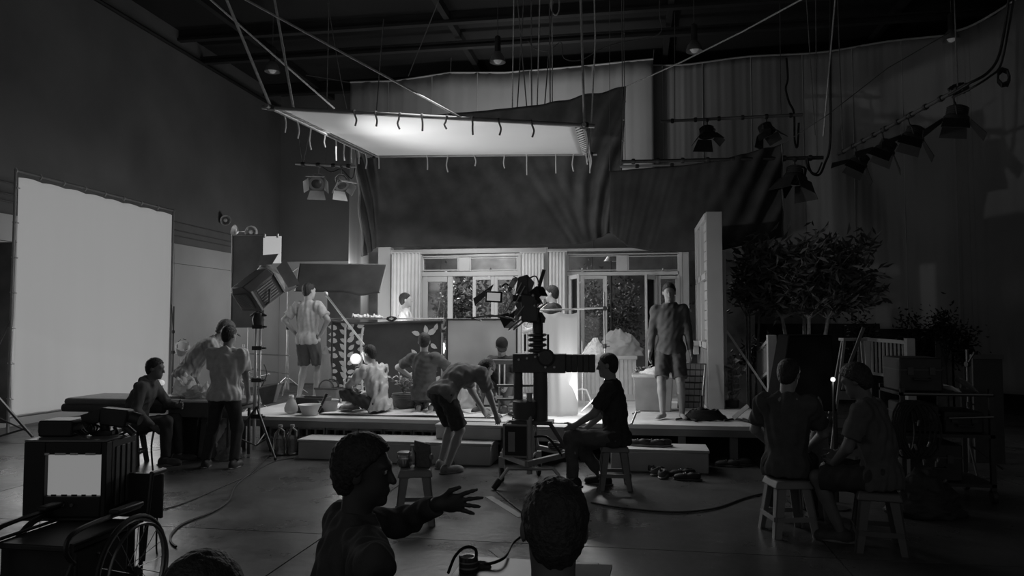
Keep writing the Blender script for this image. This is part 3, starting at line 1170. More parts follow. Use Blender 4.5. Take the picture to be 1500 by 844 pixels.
def hand(B, w, d, n, th, r=1.0, curl=.35, spread=.22):
    """w wrist, d finger direction, n palm normal, th thumb side"""
    d, n = V3(d).normalized(), V3(n)
    n = (n - d * n.dot(d)).normalized()
    a = d.cross(n)
    if a.dot(V3(th)) < 0:
        a = -a
    R = np.array([a, d, n]).T
    B.ell(w + d * .05 * r, (.041 * r, .052 * r, .017 * r), R, .012)
    B.cap(w - d * .01, w + d * .03 * r, .025 * r, .024 * r, .015)
    for j, (off, L) in enumerate(((.030, .074), (.010, .083), (-.010, .076), (-.029, .060))):
        p = w + d * (.088 - .006 * abs(j - 1)) * r + a * off * r
        sp = spread * (.5 - j / 3.0) * 1.2
        dd = (d * math.cos(sp) + a * math.sin(sp)).normalized()
        ang = 0
        for k, f in enumerate((.45, .32, .25)):
            ang += curl * (.7 if k == 0 else 1.0)
            v = dd * math.cos(ang) + n * math.sin(ang)
            q = p + v * L * f * r
            B.cap(p, q, (.0095 - .001 * k) * r, (.0088 - .001 * k) * r, .006)
            p = q
    p = w + d * .022 * r + a * .026 * r
    v = (a * .75 + d * .65 + n * .25).normalized()
    q = p + v * .045 * r
    B.cap(p, q, .014 * r, .011 * r, .012)
    v = (a * .35 + d * .9 + n * .2).normalized()
    B.cap(q, q + v * .04 * r, .0105 * r, .0085 * r, .006)


def person(label, loc, heading, s=1.0, pel=(0, 0, .93), spine=(0, 0, 1), spine2=None, twist=0, head=(0, 0, 0),
           LH=None, RH=None, LE=(-.5, -1, -.2), RE=(.5, -1, -.2), LF=(-.1, 0, 0), RF=(.1, 0, 0), LK=(-.1, 1, .2), RK=(.1, 1, .2),
           LT=None, RT=None, shirt=('tee', .3), bottom=('shorts', .06), shoes=('shoe', .05), skin=.3, hair='short', cap=None,
           vox=.011, handL=None, handR=None, eyes=False, legs=True, group=None, width=1.0, fmat='fabric', hairg=None, name='person', LHw=None, RHw=None, crease=1.0):
    root = thing(name, loc, label, 'person', group)
    root.rotation_euler = (0, 0, heading)
    inv = Matrix.Rotation(-heading, 3, 'Z')
    conv = lambda w_: inv @ (V3(w_) - V3(loc)) / s
    if LHw is not None:
        LH = conv(LHw)
    if RHw is not None:
        RH = conv(RHw)
    P = V3(pel) * s
    u1 = V3(spine).normalized()
    u2 = V3(spine2).normalized() if spine2 is not None else u1
    Md = P + u1 * .26 * s
    Nk = Md + u2 * .27 * s
    rt = V3((math.cos(twist), math.sin(twist), 0))
    r1 = (V3((1, 0, 0)) - u1 * u1.x).normalized()
    r2 = (rt - u2 * rt.dot(u2)).normalized()
    f1, f2 = u1.cross(r1), u2.cross(r2)
    R1 = np.array([r1, f1, u1]).T
    R2 = np.array([r2, f2, u2]).T
    Sh = {-1: Nk - u2 * .055 * s - r2 * .175 * s * width, 1: Nk - u2 * .055 * s + r2 * .175 * s * width}
    Hp = {-1: P - r1 * .088 * s - u1 * .03 * s, 1: P + r1 * .088 * s - u1 * .03 * s}
    # head frame
    yaw, pit, rol = head
    hm = Matrix.Rotation(yaw, 3, 'Z') @ Matrix.Rotation(pit, 3, 'X') @ Matrix.Rotation(rol, 3, 'Y')
    hu = hm @ V3((0, 0, 1))
    hf = hm @ V3((0, 1, 0))
    hr = hm @ V3((1, 0, 0))
    HR = np.array([hr, hf, hu]).T
    nd = (u2 * .45 + hu * .55 + hf * .12).normalized()
    Hc = Nk + nd * .155 * s + hu * .02 * s

    def H(x, y, z):
        return Hc + (hr * x + hf * y + hu * z) * s
    B = Blob()
    w = width
    B.ell(P + u1 * .0 * s, (.158 * s * w, .112 * s, .115 * s), R1, .03)
    B.ell(Md - u1 * .05 * s, (.145 * s * w, .1 * s, .16 * s), R1, .05)
    B.ell(Md + u2 * .1 * s + f2 * .01 * s, (.165 * s * w, .108 * s, .165 * s), R2, .05)
    B.cap(Sh[-1] + r2 * .03 * s, Sh[1] - r2 * .03 * s, .06 * s, None, .06)
    B.cap(Nk - u2 * .03 * s, Hc - hu * .05 * s - hf * .015 * s, .058 * s, .055 * s, .03)
    # head
    B.ell(H(0, -.012, .03), (.076 * s, .096 * s, .09 * s), HR, .02)
    B.ell(H(0, .03, -.045), (.058 * s, .062 * s, .078 * s), HR, .03)
    B.cap(H(0, .066, -.098), H(0, .07, -.1), .02 * s, None, .02)
    B.cap(H(0, .088, .012), H(0, .108, -.028), .009 * s, .013 * s, .012)
    B.ell(H(0, .078, .03), (.05 * s, .018 * s, .012 * s), HR, .02)
    B.ell(H(0, .086, -.06), (.024 * s, .013 * s, .008 * s), HR, .008)
    B.ell(H(0, .084, -.073), (.021 * s, .012 * s, .007 * s), HR, .006)
    for sg in (-1, 1):
        B.ell(H(.078 * sg, -.01, -.005), (.011 * s, .02 * s, .032 * s), HR, .008)
        B.sub(H(.031 * sg, .1, .012), (.016 * s, .016 * s, .009 * s), HR)
        B.ell(H(.031 * sg, .076, .011), (.013 * s, .013 * s, .012 * s), HR, .004)
    J = {}
    for sg, T, pole, hd in ((-1, LH, LE, handL), (1, RH, RE, handR)):
        t = V3(T) * s if T is not None else Sh[sg] + V3((.05 * sg, .03, -.55)) * s
        e, wr = ik(Sh[sg], t, .29 * s, .26 * s, pole)
        J['e', sg], J['w', sg] = e, wr
        B.cap(Sh[sg], e, .052 * s, .042 * s, .03)
        B.cap(e, wr, .042 * s, .028 * s, .015)
        d = (wr - e).normalized()
        hd = hd or {}
        hand(B, wr, hd.get('d', d), hd.get('n', (-sg, .2, 0)), hd.get('th', (0, 1, .3)), s, hd.get('curl', .35), hd.get('spread', .2))
    if legs:
        for sg, T, pole, toe in ((-1, LF, LK, LT), (1, RF, RK, RT)):
            t = V3(T) * s + V3((0, 0, .085 * s))
            k, an = ik(Hp[sg], t, .435 * s, .42 * s, pole)
            J['k', sg], J['a', sg] = k, an
            td = V3(toe) if toe is not None else V3((.15 * sg, 1, 0))
            td = td.normalized()
            J['t', sg] = td
            B.cap(Hp[sg], k, .085 * s, .057 * s, .04)
            B.cap(k, k.lerp(an, .35), .053 * s, .055 * s, .02)
            B.cap(k.lerp(an, .3), an, .055 * s, .036 * s, .02)
            dn = V3((0, 0, -1)) if abs(td.z) < .6 else (an - k).normalized()
            hl = an + dn * .045 * s - td * .035 * s
            B.cap(hl, an + dn * .055 * s + td * .125 * s, .034 * s, .028 * s, .02)
            B.ell(an + dn * .06 * s + td * .16 * s, (.036 * s, .04 * s, .018 * s), None, .015)
    b = B.mesh('body', SKIN(skin), vox)
    b.parent = root
    sd = abs(hash(label)) % 1000 if False else sum(map(ord, label)) % 1000
    # ---- shirt
    kind, g = shirt
    if kind:
        C = Blob()
        q = P - u1 * (.10 if kind != 'short' else .04) * s
        cutp = (np.array(q), np.array(-u1))
        C.ell(P - u1 * .04 * s, (.198 * s * w, .158 * s, .18 * s), R1, .05, cutp)
        C.ell(Md - u1 * .05 * s, (.168 * s * w, .128 * s, .2 * s), R1, .06)
        C.ell(Md + u2 * .1 * s + f2 * .008 * s, (.182 * s * w, .128 * s, .178 * s), R2, .05)
        C.cap(Sh[-1], Sh[1], .066 * s, None, .05)
        C.cap(Nk - u2 * .05 * s, Nk + nd * .03 * s, .075 * s, .066 * s, .03, False, True)
        for sg in (-1, 1):
            e, wr = J['e', sg], J['w', sg]
            if kind in ('tee', 'short'):
                C.cap(Sh[sg], Sh[sg].lerp(e, .74), .072 * s, .076 * s, .04, False, True)
            else:
                C.cap(Sh[sg], e, .068 * s, .056 * s, .04)
                C.cap(e, e.lerp(wr, .93), .056 * s, .04 * s, .02, False, True)
        if kind == 'hoodie':
            C.cap(Nk - f2 * .06 * s - r2 * .06 * s, Nk - f2 * .06 * s + r2 * .06 * s, .05 * s, None, .03)
            C.cap(Nk + f2 * .05 * s - r2 * .05 * s, Nk + f2 * .05 * s + r2 * .05 * s, .03 * s, None, .03)
        o = C.mesh({'tee': 'shirt', 'short': 'shirt', 'long': 'jumper', 'hoodie': 'hooded_top'}[kind], FAB(g, fmat), vox, .0062 * s * crease, .085, sd)
        o.parent = root
    if legs and bottom:
        kind, g = bottom
        C = Blob()
        C.ell(P - u1 * .01 * s, (.172 * s * w, .128 * s, .125 * s), R1, .04)
        for sg in (-1, 1):
            k, an = J['k', sg], J['a', sg]
            if kind == 'shorts':
                C.cap(Hp[sg], Hp[sg].lerp(k, .92), .1 * s, .096 * s, .04, False, True)
            else:
                C.cap(Hp[sg], k, .1 * s, .074 * s, .04)
                C.cap(k, k.lerp(an, .97), .074 * s, .056 * s, .03, False, True)
        o = C.mesh('shorts' if kind == 'shorts' else 'trousers', FAB(g, 'bottoms'), vox, .005 * s * crease, .09, sd + 3)
        o.parent = root
    if legs and shoes and shoes[0] != 'bare':
        for sg in (-1, 1):
            k, an, td = J['k', sg], J['a', sg], J['t', sg]
            dn = V3((0, 0, -1)) if abs(td.z) < .6 else (an - k).normalized()
            C = Blob()
            cut = (np.array(an + dn * .085 * s), np.array(dn))
            sd_ = td.cross(dn).normalized()
            R = np.array([sd_, td, -dn]).T
            C.ell(an + dn * .05 * s - td * .02 * s, (.046 * s, .07 * s, .075 * s), R, .02, cut)
            C.ell(an + dn * .055 * s + td * .1 * s, (.05 * s, .11 * s, .055 * s), R, .04, cut)
            o = C.mesh('shoe', M('shoe_%02d' % int(shoes[1] * 100), shoes[1], .6, var=.3, scale=20), max(.008, vox * .8))
            o.parent = root
            D = Blob()
            cut2 = (np.array(an + dn * .088 * s), np.array(dn))
            D.ell(an + dn * .075 * s + td * .05 * s, (.052 * s, .158 * s, .022 * s), R, .01, cut2)
            o2 = D.mesh('sole', M('rubber_sole', .2, .8), max(.008, vox * .8))
            o2.parent = o
    # ---- hair / cap
    if hair:
        C = Blob()
        thick = {'short': .010, 'crop': .006, 'full': .02, 'long': .022}[hair]
        nrm = (hf * .72 - hu * .69).normalized()
        q = H(0, .052, .055)
        C.ell(H(0, -.014, .034), ((.076 + thick) * s, (.096 + thick) * s, (.09 + thick) * s), HR, .02, (np.array(q), np.array(nrm)))
        lowc = (np.array(H(0, 0, -.085 if hair != 'long' else -.2)), np.array(-hu))
        if hair in ('full', 'long'):
            C.ell(H(0, -.055, -.02), (.072 * s, .06 * s, (.085 if hair == 'full' else .17) * s), HR, .03, lowc)
        else:
            C.ell(H(0, -.05, -.02), (.066 * s, .056 * s, .075 * s), HR, .03)
        o = C.mesh('hair', HAIRM if hairg is None else M('hair_%02d' % int(hairg * 100), hairg, .6, var=.3, scale=40, bump=.5, bscale=90), min(vox, .008), .0022 if hair != 'crop' else .0015, .022, sd)
        o.parent = root
    if cap is not None:
        C = Blob()
        C.ell(H(0, -.008, .05), (.088 * s, .108 * s, .09 * s), HR, .02, (np.array(H(0, 0, .03)), np.array(-hu)))
        C.ell(H(0, .11, .042), (.072 * s, .09 * s, .012 * s), HR, .012)
        o = C.mesh('cap', FAB(cap, 'bottoms'), min(vox, .008))
        o.parent = root
    if eyes:
        for sg in (-1, 1):
            o = MB().ball(H(.031 * sg, .0795, .011), .0112 * s, 10).build('eye', M('eye_white', .5, .2, var=.0))
            o.parent = root
            o2 = MB().ball(H(.031 * sg, .0875, .011), .0045 * s, 8).build('iris', M('eye_iris', .01, .2))
            o2.parent = o
    root['joints'] = 0
    del root['joints']
    return root, {k: root_mat(root) @ v for k, v in {**J, 'head': Hc}.items() if isinstance(v, Vector)}


def root_mat(o):
    return Matrix.LocRotScale(o.location, o.rotation_euler, o.scale)
# ================================================================== PEOPLE
D = math.radians
ST = SZ + .006


def onstage(px, Y):
    p = at(px, 560, Y)
    return Vector((p.x, Y, ST))


def onfloor(px, Y):
    p = at(px, 680, Y)
    return Vector((p.x, Y, 0))


# P1 seated at the left, profile to the right
person('person in a dark jumper seated on a stool, leaning an arm on the table', onfloor(196, 8.15), D(-78), 1.0,
       pel=(0, 0, .46), spine=(0, .16, 1), spine2=(0, .5, 1), head=(0, D(-8), 0), RH=(.2, .3, .46), LH=(-.02, .5, .68), LE=(-.6, -.2, -.6), RE=(.6, -.5, -.3),
       LF=(-.12, .48, 0), RF=(.14, .42, 0), LK=(-.1, 1, 1), RK=(.1, 1, 1), shirt=('hoodie', 0.101), bottom=('trousers', 0.054), shoes=('shoe', .05), skin=.16)
# P2 bending over the table
person('person in a pale long sleeved top and cap bending over the table', onfloor(278, 9.6), D(-62), 1.1,
       pel=(0, -.05, .88), spine=(0, .5, .9), spine2=(0, .7, .7), head=(0, D(-35), 0), LH=(-.12, .75, .72), RH=(.25, .6, .72), shirt=('long', .34), bottom=('trousers', .12), hair='full', cap=.1, hairg=.08,
       LF=(-.12, -.1, 0), RF=(.12, .05, 0))
# P3 standing, back to us
person('person in a grey tee and dark trousers standing, back turned, at the table', onfloor(327, 8.05), D(8), .925,
       pel=(0, 0, .94), spine=(.03, .04, 1), head=(D(-22), D(-6), 0), LH=(-.2, .26, .86), RH=(.22, .2, .88), LE=(-1, -.4, -.2), RE=(1, -.4, -.2),
       LF=(-.24, .04, 0), RF=(.13, 0, 0), shirt=('tee', .6), bottom=('trousers', 0.054), shoes=('shoe', .03), skin=.25, width=1.1, crease=1.3)
# P4 on stage, hands on hips
person('person in a pale tee and dark shorts on stage, hands on hips, seen from behind', onstage(450, 11.3), D(-6), 1.05,
       pel=(0, 0, .94), spine=(0, -.02, 1), head=(D(-25), D(-2), 0), LH=(-.22, .0, 1.0), RH=(.22, .02, 1.0), LE=(-1, -.35, 0), RE=(1, -.35, 0),
       LF=(-.13, 0, 0), RF=(.13, .02, 0), shirt=('tee', .44), bottom=('shorts', 0.123), shoes=('bare', 0), skin=.4)
# P5 behind the black flag
person('person in a white shirt standing behind the black flag, only head and shoulder showing', onstage(592, 12.25), D(-70), .98,
       shirt=('tee', .62), bottom=('trousers', .1), skin=.5, shoes=('bare', 0))
# P6 behind the film camera
person('person in a dark collared shirt behind the film camera, face in profile to the left', onstage(811, 11.3), D(78), 1.0,
       pel=(0, 0, .95), head=(0, D(-6), 0), LH=(-.15, .35, 1.1), RH=(.15, .38, 1.15), shirt=('tee', 0.089), bottom=('trousers', 0.077), skin=.55, eyes=True, shoes=('bare', 0))
# P7 crouching in white at the stage edge
person('person in a creased white shirt sitting cross legged at the stage edge', onstage(556, 9.75), D(62), .98,
       pel=(0, 0, .13), spine=(0, .22, 1), spine2=(0, .34, 1), head=(D(20), D(-14), 0), LH=(-.12, .42, .28), RH=(.14, .42, .25), LE=(-1, -.2, 0), RE=(1, -.2, 0),
       LF=(.06, .34, .04), RF=(-.1, .42, .03), LK=(-1, .5, .5), RK=(1, .5, .5), LT=(1, .3, 0), RT=(-1, .3, 0), crease=2.0, shirt=('tee', .55), bottom=('trousers', 0.066), shoes=('shoe', .3), skin=.36)
# P8 kneeling, back to us
person('person in a dark tee kneeling on the mat, back turned, arms spread', onstage(622, 10.0), D(-4), .98,
       pel=(0, 0, .27), spine=(-.04, .05, 1), head=(D(14), D(-8), 0), LH=(-.36, .32, .48), RH=(.36, .34, .4), LE=(-1, -.3, -.1), RE=(1, -.3, -.2),
       LF=(-.08, -.02, -.03), RF=(.1, -.02, -.03), LK=(-.2, 1, 0), RK=(.2, 1, 0), LT=(0, -1, 0), RT=(0, -1, 0), shirt=('tee', .13), bottom=('trousers', 0.077), shoes=('bare', 0), skin=.42)
# P9 bending to the stage
person('person in dark shorts bending down to the deck with straight legs', onfloor(660, 8.35), D(-38), 1.0,
       pel=(0, -.1, .88), spine=(0, .72, .72), spine2=(0, .95, .12), head=(0, D(-70), 0), RH=(.16, .58, .52), LH=(-.16, .66, .56), LE=(-1, 0, 0), RE=(1, -.2, 0),
       LF=(-.17, .0, 0), RF=(.12, -.14, 0), LK=(0, 1, 0), RK=(0, 1, 0), shirt=('tee', .24), bottom=('shorts', 0.060), shoes=('shoe', .2), skin=.32, vox=.010)
# P10 capped, behind the dolly
person('person in a dark cap seated on deck behind the small monitor stand', onstage(737, 10.5), D(172), .98,
       pel=(0, 0, .22), spine=(0, .12, 1), head=(D(20), D(-34), 0), LH=(-.2, .4, .35), RH=(.2, .4, .3), LF=(-.18, .5, 0), RF=(.18, .5, 0), LK=(-.3, .6, 1), RK=(.3, .6, 1),
       shirt=('long', 0.077), bottom=('trousers', .1), cap=.03, hair='short', skin=.25)
# P11 on the stool right of the dolly
person('person in a black tee sitting on a stool, lit profile turned to the left', onfloor(902, 7.75), D(83), 1.0,
       pel=(0, 0, .53), spine=(0, .04, 1), spine2=(0, .12, 1), head=(0, D(-5), 0), LH=(-.12, .4, .62), RH=(.16, .33, .56), LE=(-.6, -1, -.3), RE=(.7, -1, -.3),
       LF=(-.1, .42, 0), RF=(.1, .14, 0), LK=(-.1, 1, .8), RK=(.1, 1, .8), shirt=('tee', 0.054), bottom=('trousers', 0.123), shoes=('shoe', .02), skin=.3, hair='crop', eyes=True, vox=.010)
# P12 standing on stage right
person('person in a hooded top and shorts standing barefoot on the stage right', onstage(983, 9.85), D(172), .98,
       pel=(0, 0, .93), spine=(.02, .02, 1), head=(D(6), D(-10), 0), LH=(-.27, .06, .80), RH=(.27, .05, .80), LE=(-1, -.6, 0), RE=(1, -.6, 0),
       LF=(-.14, .03, 0), RF=(.1, .1, 0), LT=(-.3, 1, 0), RT=(.35, 1, 0), crease=.6, shirt=('hoodie', .12), bottom=('shorts', 0.112), shoes=('bare', 0), skin=.34, eyes=True, vox=.010)
# P13 right stool, back turned
person('person in a dark tee sitting on a plastic stool, back turned, right of the stage', onfloor(1152, 6.35), D(-14), 1.0,
       pel=(0, 0, .54), spine=(.02, .06, 1), head=(D(-20), D(-14), 0), LH=(-.14, .34, .62), RH=(.16, .34, .62), LE=(-1, -.4, -.2), RE=(1, -.4, -.2),
       LF=(-.14, .42, 0), RF=(.16, .42, 0), LK=(-.1, 1, .8), RK=(.1, 1, .8), shirt=('tee', 0.089), bottom=('trousers', 0.054), shoes=('shoe', .03), skin=.3, hair='short', vox=.009)
# P14 right stool, leaning left
person('person in a loose top hunched on the rightmost stool, turned to the left', onfloor(1290, 6.0), D(58), 1.0,
       pel=(0, 0, .54), spine=(0, .08, 1), spine2=(0, .26, 1), head=(D(10), D(-22), 0), LH=(-.1, .3, .6), RH=(.12, .34, .64), LE=(-1, -.3, -.4), RE=(1, -.3, -.4),
       LF=(-.05, .28, 0), RF=(.12, .42, 0), LK=(-.1, 1, .7), RK=(.1, 1, .7), shirt=('tee', .1), bottom=('shorts', 0.054), shoes=('shoe', .06), skin=.14, hair='full', vox=.009)
# P15 foreground, gesturing
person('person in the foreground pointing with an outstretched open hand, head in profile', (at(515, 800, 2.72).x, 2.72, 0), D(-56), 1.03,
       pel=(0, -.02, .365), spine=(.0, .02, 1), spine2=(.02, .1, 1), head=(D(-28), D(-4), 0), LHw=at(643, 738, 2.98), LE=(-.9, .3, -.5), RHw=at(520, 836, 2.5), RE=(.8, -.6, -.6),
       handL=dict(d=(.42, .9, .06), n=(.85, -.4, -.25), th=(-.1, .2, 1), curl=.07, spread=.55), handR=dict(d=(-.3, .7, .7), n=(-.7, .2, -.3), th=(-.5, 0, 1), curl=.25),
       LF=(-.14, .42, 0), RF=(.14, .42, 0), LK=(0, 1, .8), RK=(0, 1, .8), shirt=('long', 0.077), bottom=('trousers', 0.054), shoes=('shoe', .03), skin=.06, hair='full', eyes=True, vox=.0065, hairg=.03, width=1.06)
# P16 foreground, back of head
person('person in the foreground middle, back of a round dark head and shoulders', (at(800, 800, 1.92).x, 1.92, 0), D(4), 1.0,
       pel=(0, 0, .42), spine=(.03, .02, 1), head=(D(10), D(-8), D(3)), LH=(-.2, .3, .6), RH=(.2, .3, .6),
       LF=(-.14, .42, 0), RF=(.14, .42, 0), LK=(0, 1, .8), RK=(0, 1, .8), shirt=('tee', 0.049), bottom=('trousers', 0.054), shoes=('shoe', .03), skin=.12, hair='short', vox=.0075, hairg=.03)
# P17 foreground, top of a head
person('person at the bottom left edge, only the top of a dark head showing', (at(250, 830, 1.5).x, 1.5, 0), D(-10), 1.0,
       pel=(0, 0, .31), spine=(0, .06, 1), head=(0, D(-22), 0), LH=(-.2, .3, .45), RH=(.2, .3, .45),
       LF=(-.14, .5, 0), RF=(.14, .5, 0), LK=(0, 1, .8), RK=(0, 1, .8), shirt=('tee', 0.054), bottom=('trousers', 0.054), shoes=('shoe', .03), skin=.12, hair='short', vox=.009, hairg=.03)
# ================================================================== LIGHTING EQUIPMENT
def rotation_to(axis, up=(0, 0, 1)):
    z = V3(axis).normalized()
    x = V3(up).cross(z)
    x = x.normalized() if x.length > 1e-4 else V3((1, 0, 0))
    y = z.cross(x)
    return Matrix((x, y, z)).transposed()


def fresnel(pos, aim, label, size=.16, pipe=None, body=BLACKMETAL, doors=None, lens=None, open_=.5, cat='lamp', group=None, wide=1.0):
    """stage lantern: drum body, lens, yoke, clamp and four barn doors; local axis +Z is the beam"""
    t = thing('stage_lantern', pos, label, cat, group)
    R = rotation_to(aim)
    c = V3(pos)
    L = lambda x, y, z: c + R @ V3((x * size, y * size, z * size))
    doors = doors or body
    b = MB()
    b.lathe([(.45 * size, -.95 * size), (.7 * size, -.85 * size), (.75 * size, -.2 * size), (.95 * size, 0), (1.0 * size, .3 * size), (.9 * size, .3 * size)], c, R @ V3((0, 0, 1)), 18)
    b.build('housing', body, t)
    for k in range(4):
        z = -.75 + k * .16
        MB().lathe([(.74 * size, -.03 * size), (.82 * size, 0), (.74 * size, .03 * size)], L(0, 0, z), R @ V3((0, 0, 1)), 18, False).build('cooling_fin', body, t)
    MB().lathe([(.88 * size, 0), (.6 * size, .07 * size), (.1 * size, .1 * size)], L(0, 0, .24), R @ V3((0, 0, 1)), 18).build('lens', lens or M('lens_glass_dark', .03, .2), t)
    s = size
    for k in range(4):
        a = k * PI / 2
        ax = V3((math.cos(a), math.sin(a), 0))
        ty = V3((-math.sin(a), math.cos(a), 0))
        base = ax * .98 + V3((0, 0, .3))
        tip = base + (ax * math.sin(open_) + V3((0, 0, 1)) * math.cos(open_)) * (1.35 if k % 2 else 1.1) * wide
        nn = (ax * math.cos(open_) - V3((0, 0, 1)) * math.sin(open_)) * .025
        w0, w1 = .85, (1.15 if k % 2 else .8) * wide
        pts = [base - ty * w0, base + ty * w0, tip + ty * w1, tip - ty * w1]
        MB().hexa([L(*(p - nn)) for p in pts] + [L(*(p + nn)) for p in pts]).build('barn_door', doors, t)
    if pipe is not None:
        q = V3(pipe)
        up = (q - c)
        n = R @ V3((0, 0, 1))
        sd = n.cross(V3((0, 0, 1)))
        sd = sd.normalized() if sd.length > 1e-3 else V3((1, 0, 0))
        m = c + (q - c) * .55
        MB().path([c + sd * .86 * s, c + sd * .95 * s + (m - c) * .6, m + sd * .4 * s, m - sd * .4 * s, c - sd * .95 * s + (m - c) * .6, c - sd * .86 * s], .08 * s, 6).build('yoke', body, t)
        MB().tube(m, q, .07 * s).lathe([(.2 * s, -.15 * s), (.24 * s, 0), (.2 * s, .15 * s)], q, (1, 0, 0), 12).build('clamp', body, t)
    return t


def pipe(p, q, label, r=.025, hangers=(), mat=None, n=0):
    t = thing('lighting_pipe', (V3(p) + V3(q)) / 2, label, 'pipe')
    MB().tube(p, q, r).build('tube', mat or M('lighting_pipe_paint', .16, .5, .3), t)
    for u, top in hangers:
        a = V3(p).lerp(V3(q), u)
        MB().path([a, V3(top)], .008).build('hanger_wire', DARKROPE, t)
    for k in range(n):
        a = V3(p).lerp(V3(q), (k + .5) / n)
        MB().lathe([(r * 1.5, -.03), (r * 1.7, 0), (r * 1.5, .03)], a, V3(q) - V3(p), 10).build('collar', BLACKMETAL, t)
    return t


PALEPIPE = M('pale_pipe', .32, .45, .3)
ONE = Vector((0, 0, 1))
# left cluster
pl, pr = at(433, 240, 11.6), at(522, 244, 11.6)
pipe(pl, pr, 'short pipe with two lanterns left of the large black drape', .022, [(.12, at(433, 162, 11.4)), (.13, at(455, 190, 11.3)), (.5, Vector((at(480, 240, 11.6).x, 11.6, ZC)))], PALEPIPE, 4)
fresnel(at(464, 268, 11.6), (.25, -.75, -.6), 'small lantern with open barn doors, left one on the short pipe', .13, at(468, 243, 11.6), M('grey_lantern', .14, .5, .3), M('barn_door_steel', .3, .5, .3))
fresnel(at(500, 270, 11.6), (.5, -.4, -.75), 'small lantern tipped down, right one on the short pipe', .12, at(500, 244, 11.6), M('grey_lantern'), M('barn_door_steel'))
MB_ = MB().path(spline([at(470, 243, 11.62), at(485, 252, 11.62), at(500, 248, 11.62), at(515, 262, 11.62), at(520, 246, 11.62)], 4), .009).build('power_cable', CABLE)
tag(MB_, 'slack cable looped along the short lantern pipe', 'cable')
# back right pipe
pl, pr = at(968, 178, 15.5), at(1176, 168, 15.5)
pipe(pl, pr, 'long dark pipe with two lanterns before the right backdrop', .03, [(.1, Vector((pl.x + .3, 15.5, ZC))), (.85, Vector((pr.x - .4, 15.5, ZC)))], n=6)
fresnel(at(1036, 196, 15.5), (.05, -.2, -.97), 'black lantern with flared doors, left one on the long back pipe', .17, at(1036, 176, 15.5), wide=1.1, open_=.7)
fresnel(at(1123, 192, 15.5), (.3, -.2, -.93), 'black lantern turned sideways, right one on the long back pipe', .17, at(1123, 172, 15.5))
# middle pipes over the second drape
pipe(at(910, 237, 12.9), at(1206, 231, 12.9), 'black pipe carrying the second drape with one lantern at its end', .03, [(.02, Vector((at(915, 200, 12.9).x, 12.9, ZC))), (.97, Vector((at(1200, 200, 12.9).x, 12.9, ZC)))], BLACKMETAL, 8)
pipe(at(908, 244, 13.0), at(1062, 240, 13.0), 'second thinner pipe just below the drape pipe', .022, [(.03, Vector((at(912, 200, 13.0).x, 13.0, ZC)))], PALEPIPE, 3)
fresnel(at(1165, 260, 12.9), (-.2, -.15, -.96), 'black lantern at the right end of the drape pipe', .2, at(1164, 233, 12.9), wide=1.05)
o = MB().path(spline([at(1182, 232, 12.85), at(1188, 252, 12.85), at(1200, 256, 12.85), at(1208, 240, 12.85), at(1216, 208, 12.85), at(1216, 100, 12.8), at(1217, -20, 12.7)], 6), .02).build('power_cable', CABLE)
tag(o, 'black cable looped under the drape pipe and up to the roof', 'cable')
o = MB().path(spline([at(1180, 233, 12.8), at(1184, 248, 12.8), at(1196, 254, 12.8), at(1204, 238, 12.8)], 5), .014).build('power_cable', CABLE)
tag(o, 'short slack cable loop at the right end of the drape pipe', 'cable')
rope([at(1206, 200, 12.7), at(1225, -20, 12.2)], 'bright slim rope rising above the drape pipe end', .012)
rope([at(1194, 198, 12.7), at(1180, -20, 12.2)], 'dim slim rope just left of the bright one above the drape pipe', .008, DARKROPE)
# right-hand pipe along the side
p0, p1 = at(1228, 226, 13.0), at(1416, 124, 9.4)
pipe(p0, p1, 'slanting side pipe with four lanterns over the right curtain', .025, [(.05, Vector((p0.x, 12.9, ZC))), (.95, Vector((p1.x - .05, 9.6, ZC)))], M('side_pipe', .09, .5, .3), 10)
for k, (px, py, u, ax, lb) in enumerate(((1258, 238, .17, (-.5, .1, -.85), 'farthest lantern on the slanting side pipe'), (1297, 219, .42, (-.45, .15, -.88), 'second farthest lantern on the slanting side pipe'),
                                      (1338, 200, .62, (-.35, .1, -.9), 'third lantern from the far end of the slanting side pipe'), (1401, 172, .92, (-.15, .05, -.97), 'nearest large lantern with wide doors on the slanting side pipe'))):
    q = p0.lerp(p1, u)
    fresnel(at(px, py, q.y), ax, 'black ' + lb, .15, q, wide=1.25, open_=.8, body=M('dark_lantern', .04, .5, .3))
o = MB().path(spline([at(1390, 140, 9.6), at(1420, 122, 9.3), at(1445, 108, 9.3), at(1462, 85, 9.3), at(1472, 40, 9.3), at(1480, -20, 9.2)], 6), .016).build('power_cable', CABLE)
tag(o, 'black supply cable sweeping from the side pipe up to the roof', 'cable')
o = MB().path(spline([at(1395, 143, 9.65), at(1425, 128, 9.35), at(1450, 112, 9.35), at(1466, 95, 9.35), at(1478, 40, 9.3), at(1488, -20, 9.2)], 6), .012).build('power_cable', CABLE)
tag(o, 'thinner black cable beside the supply cable of the side pipe', 'cable')
o = MB().path([at(1470 + 9 * math.cos(k * .9), 110 + 12 * math.sin(k * .9) + k * .25, 9.3 + .01 * k) for k in range(30)], .012).build('cable_coil', CABLE)
tag(o, 'small coil of black cable hung at the top right', 'cable coil')
o = MB().path([at(1400 + 12 * math.cos(k * 1.1) + k * .3, 132 + 7 * math.sin(k * 1.1) - k * .1, 9.7 + .01 * k) for k in range(34)], .014).build('cable_coil', CABLE)
tag(o, 'tangled cable bunch tied to the near end of the side pipe', 'cable coil')
o = MB().path(spline([at(1152, 85, 16.2), at(1154, 115, 16.2), at(1151, 130, 16.2), at(1156, 150, 16.2), at(1163, 166, 15.6), at(1164, 205, 15.6), at(1168, 215, 15.6), at(1170, 180, 15.6)], 5), .022).build('power_cable', CABLE)
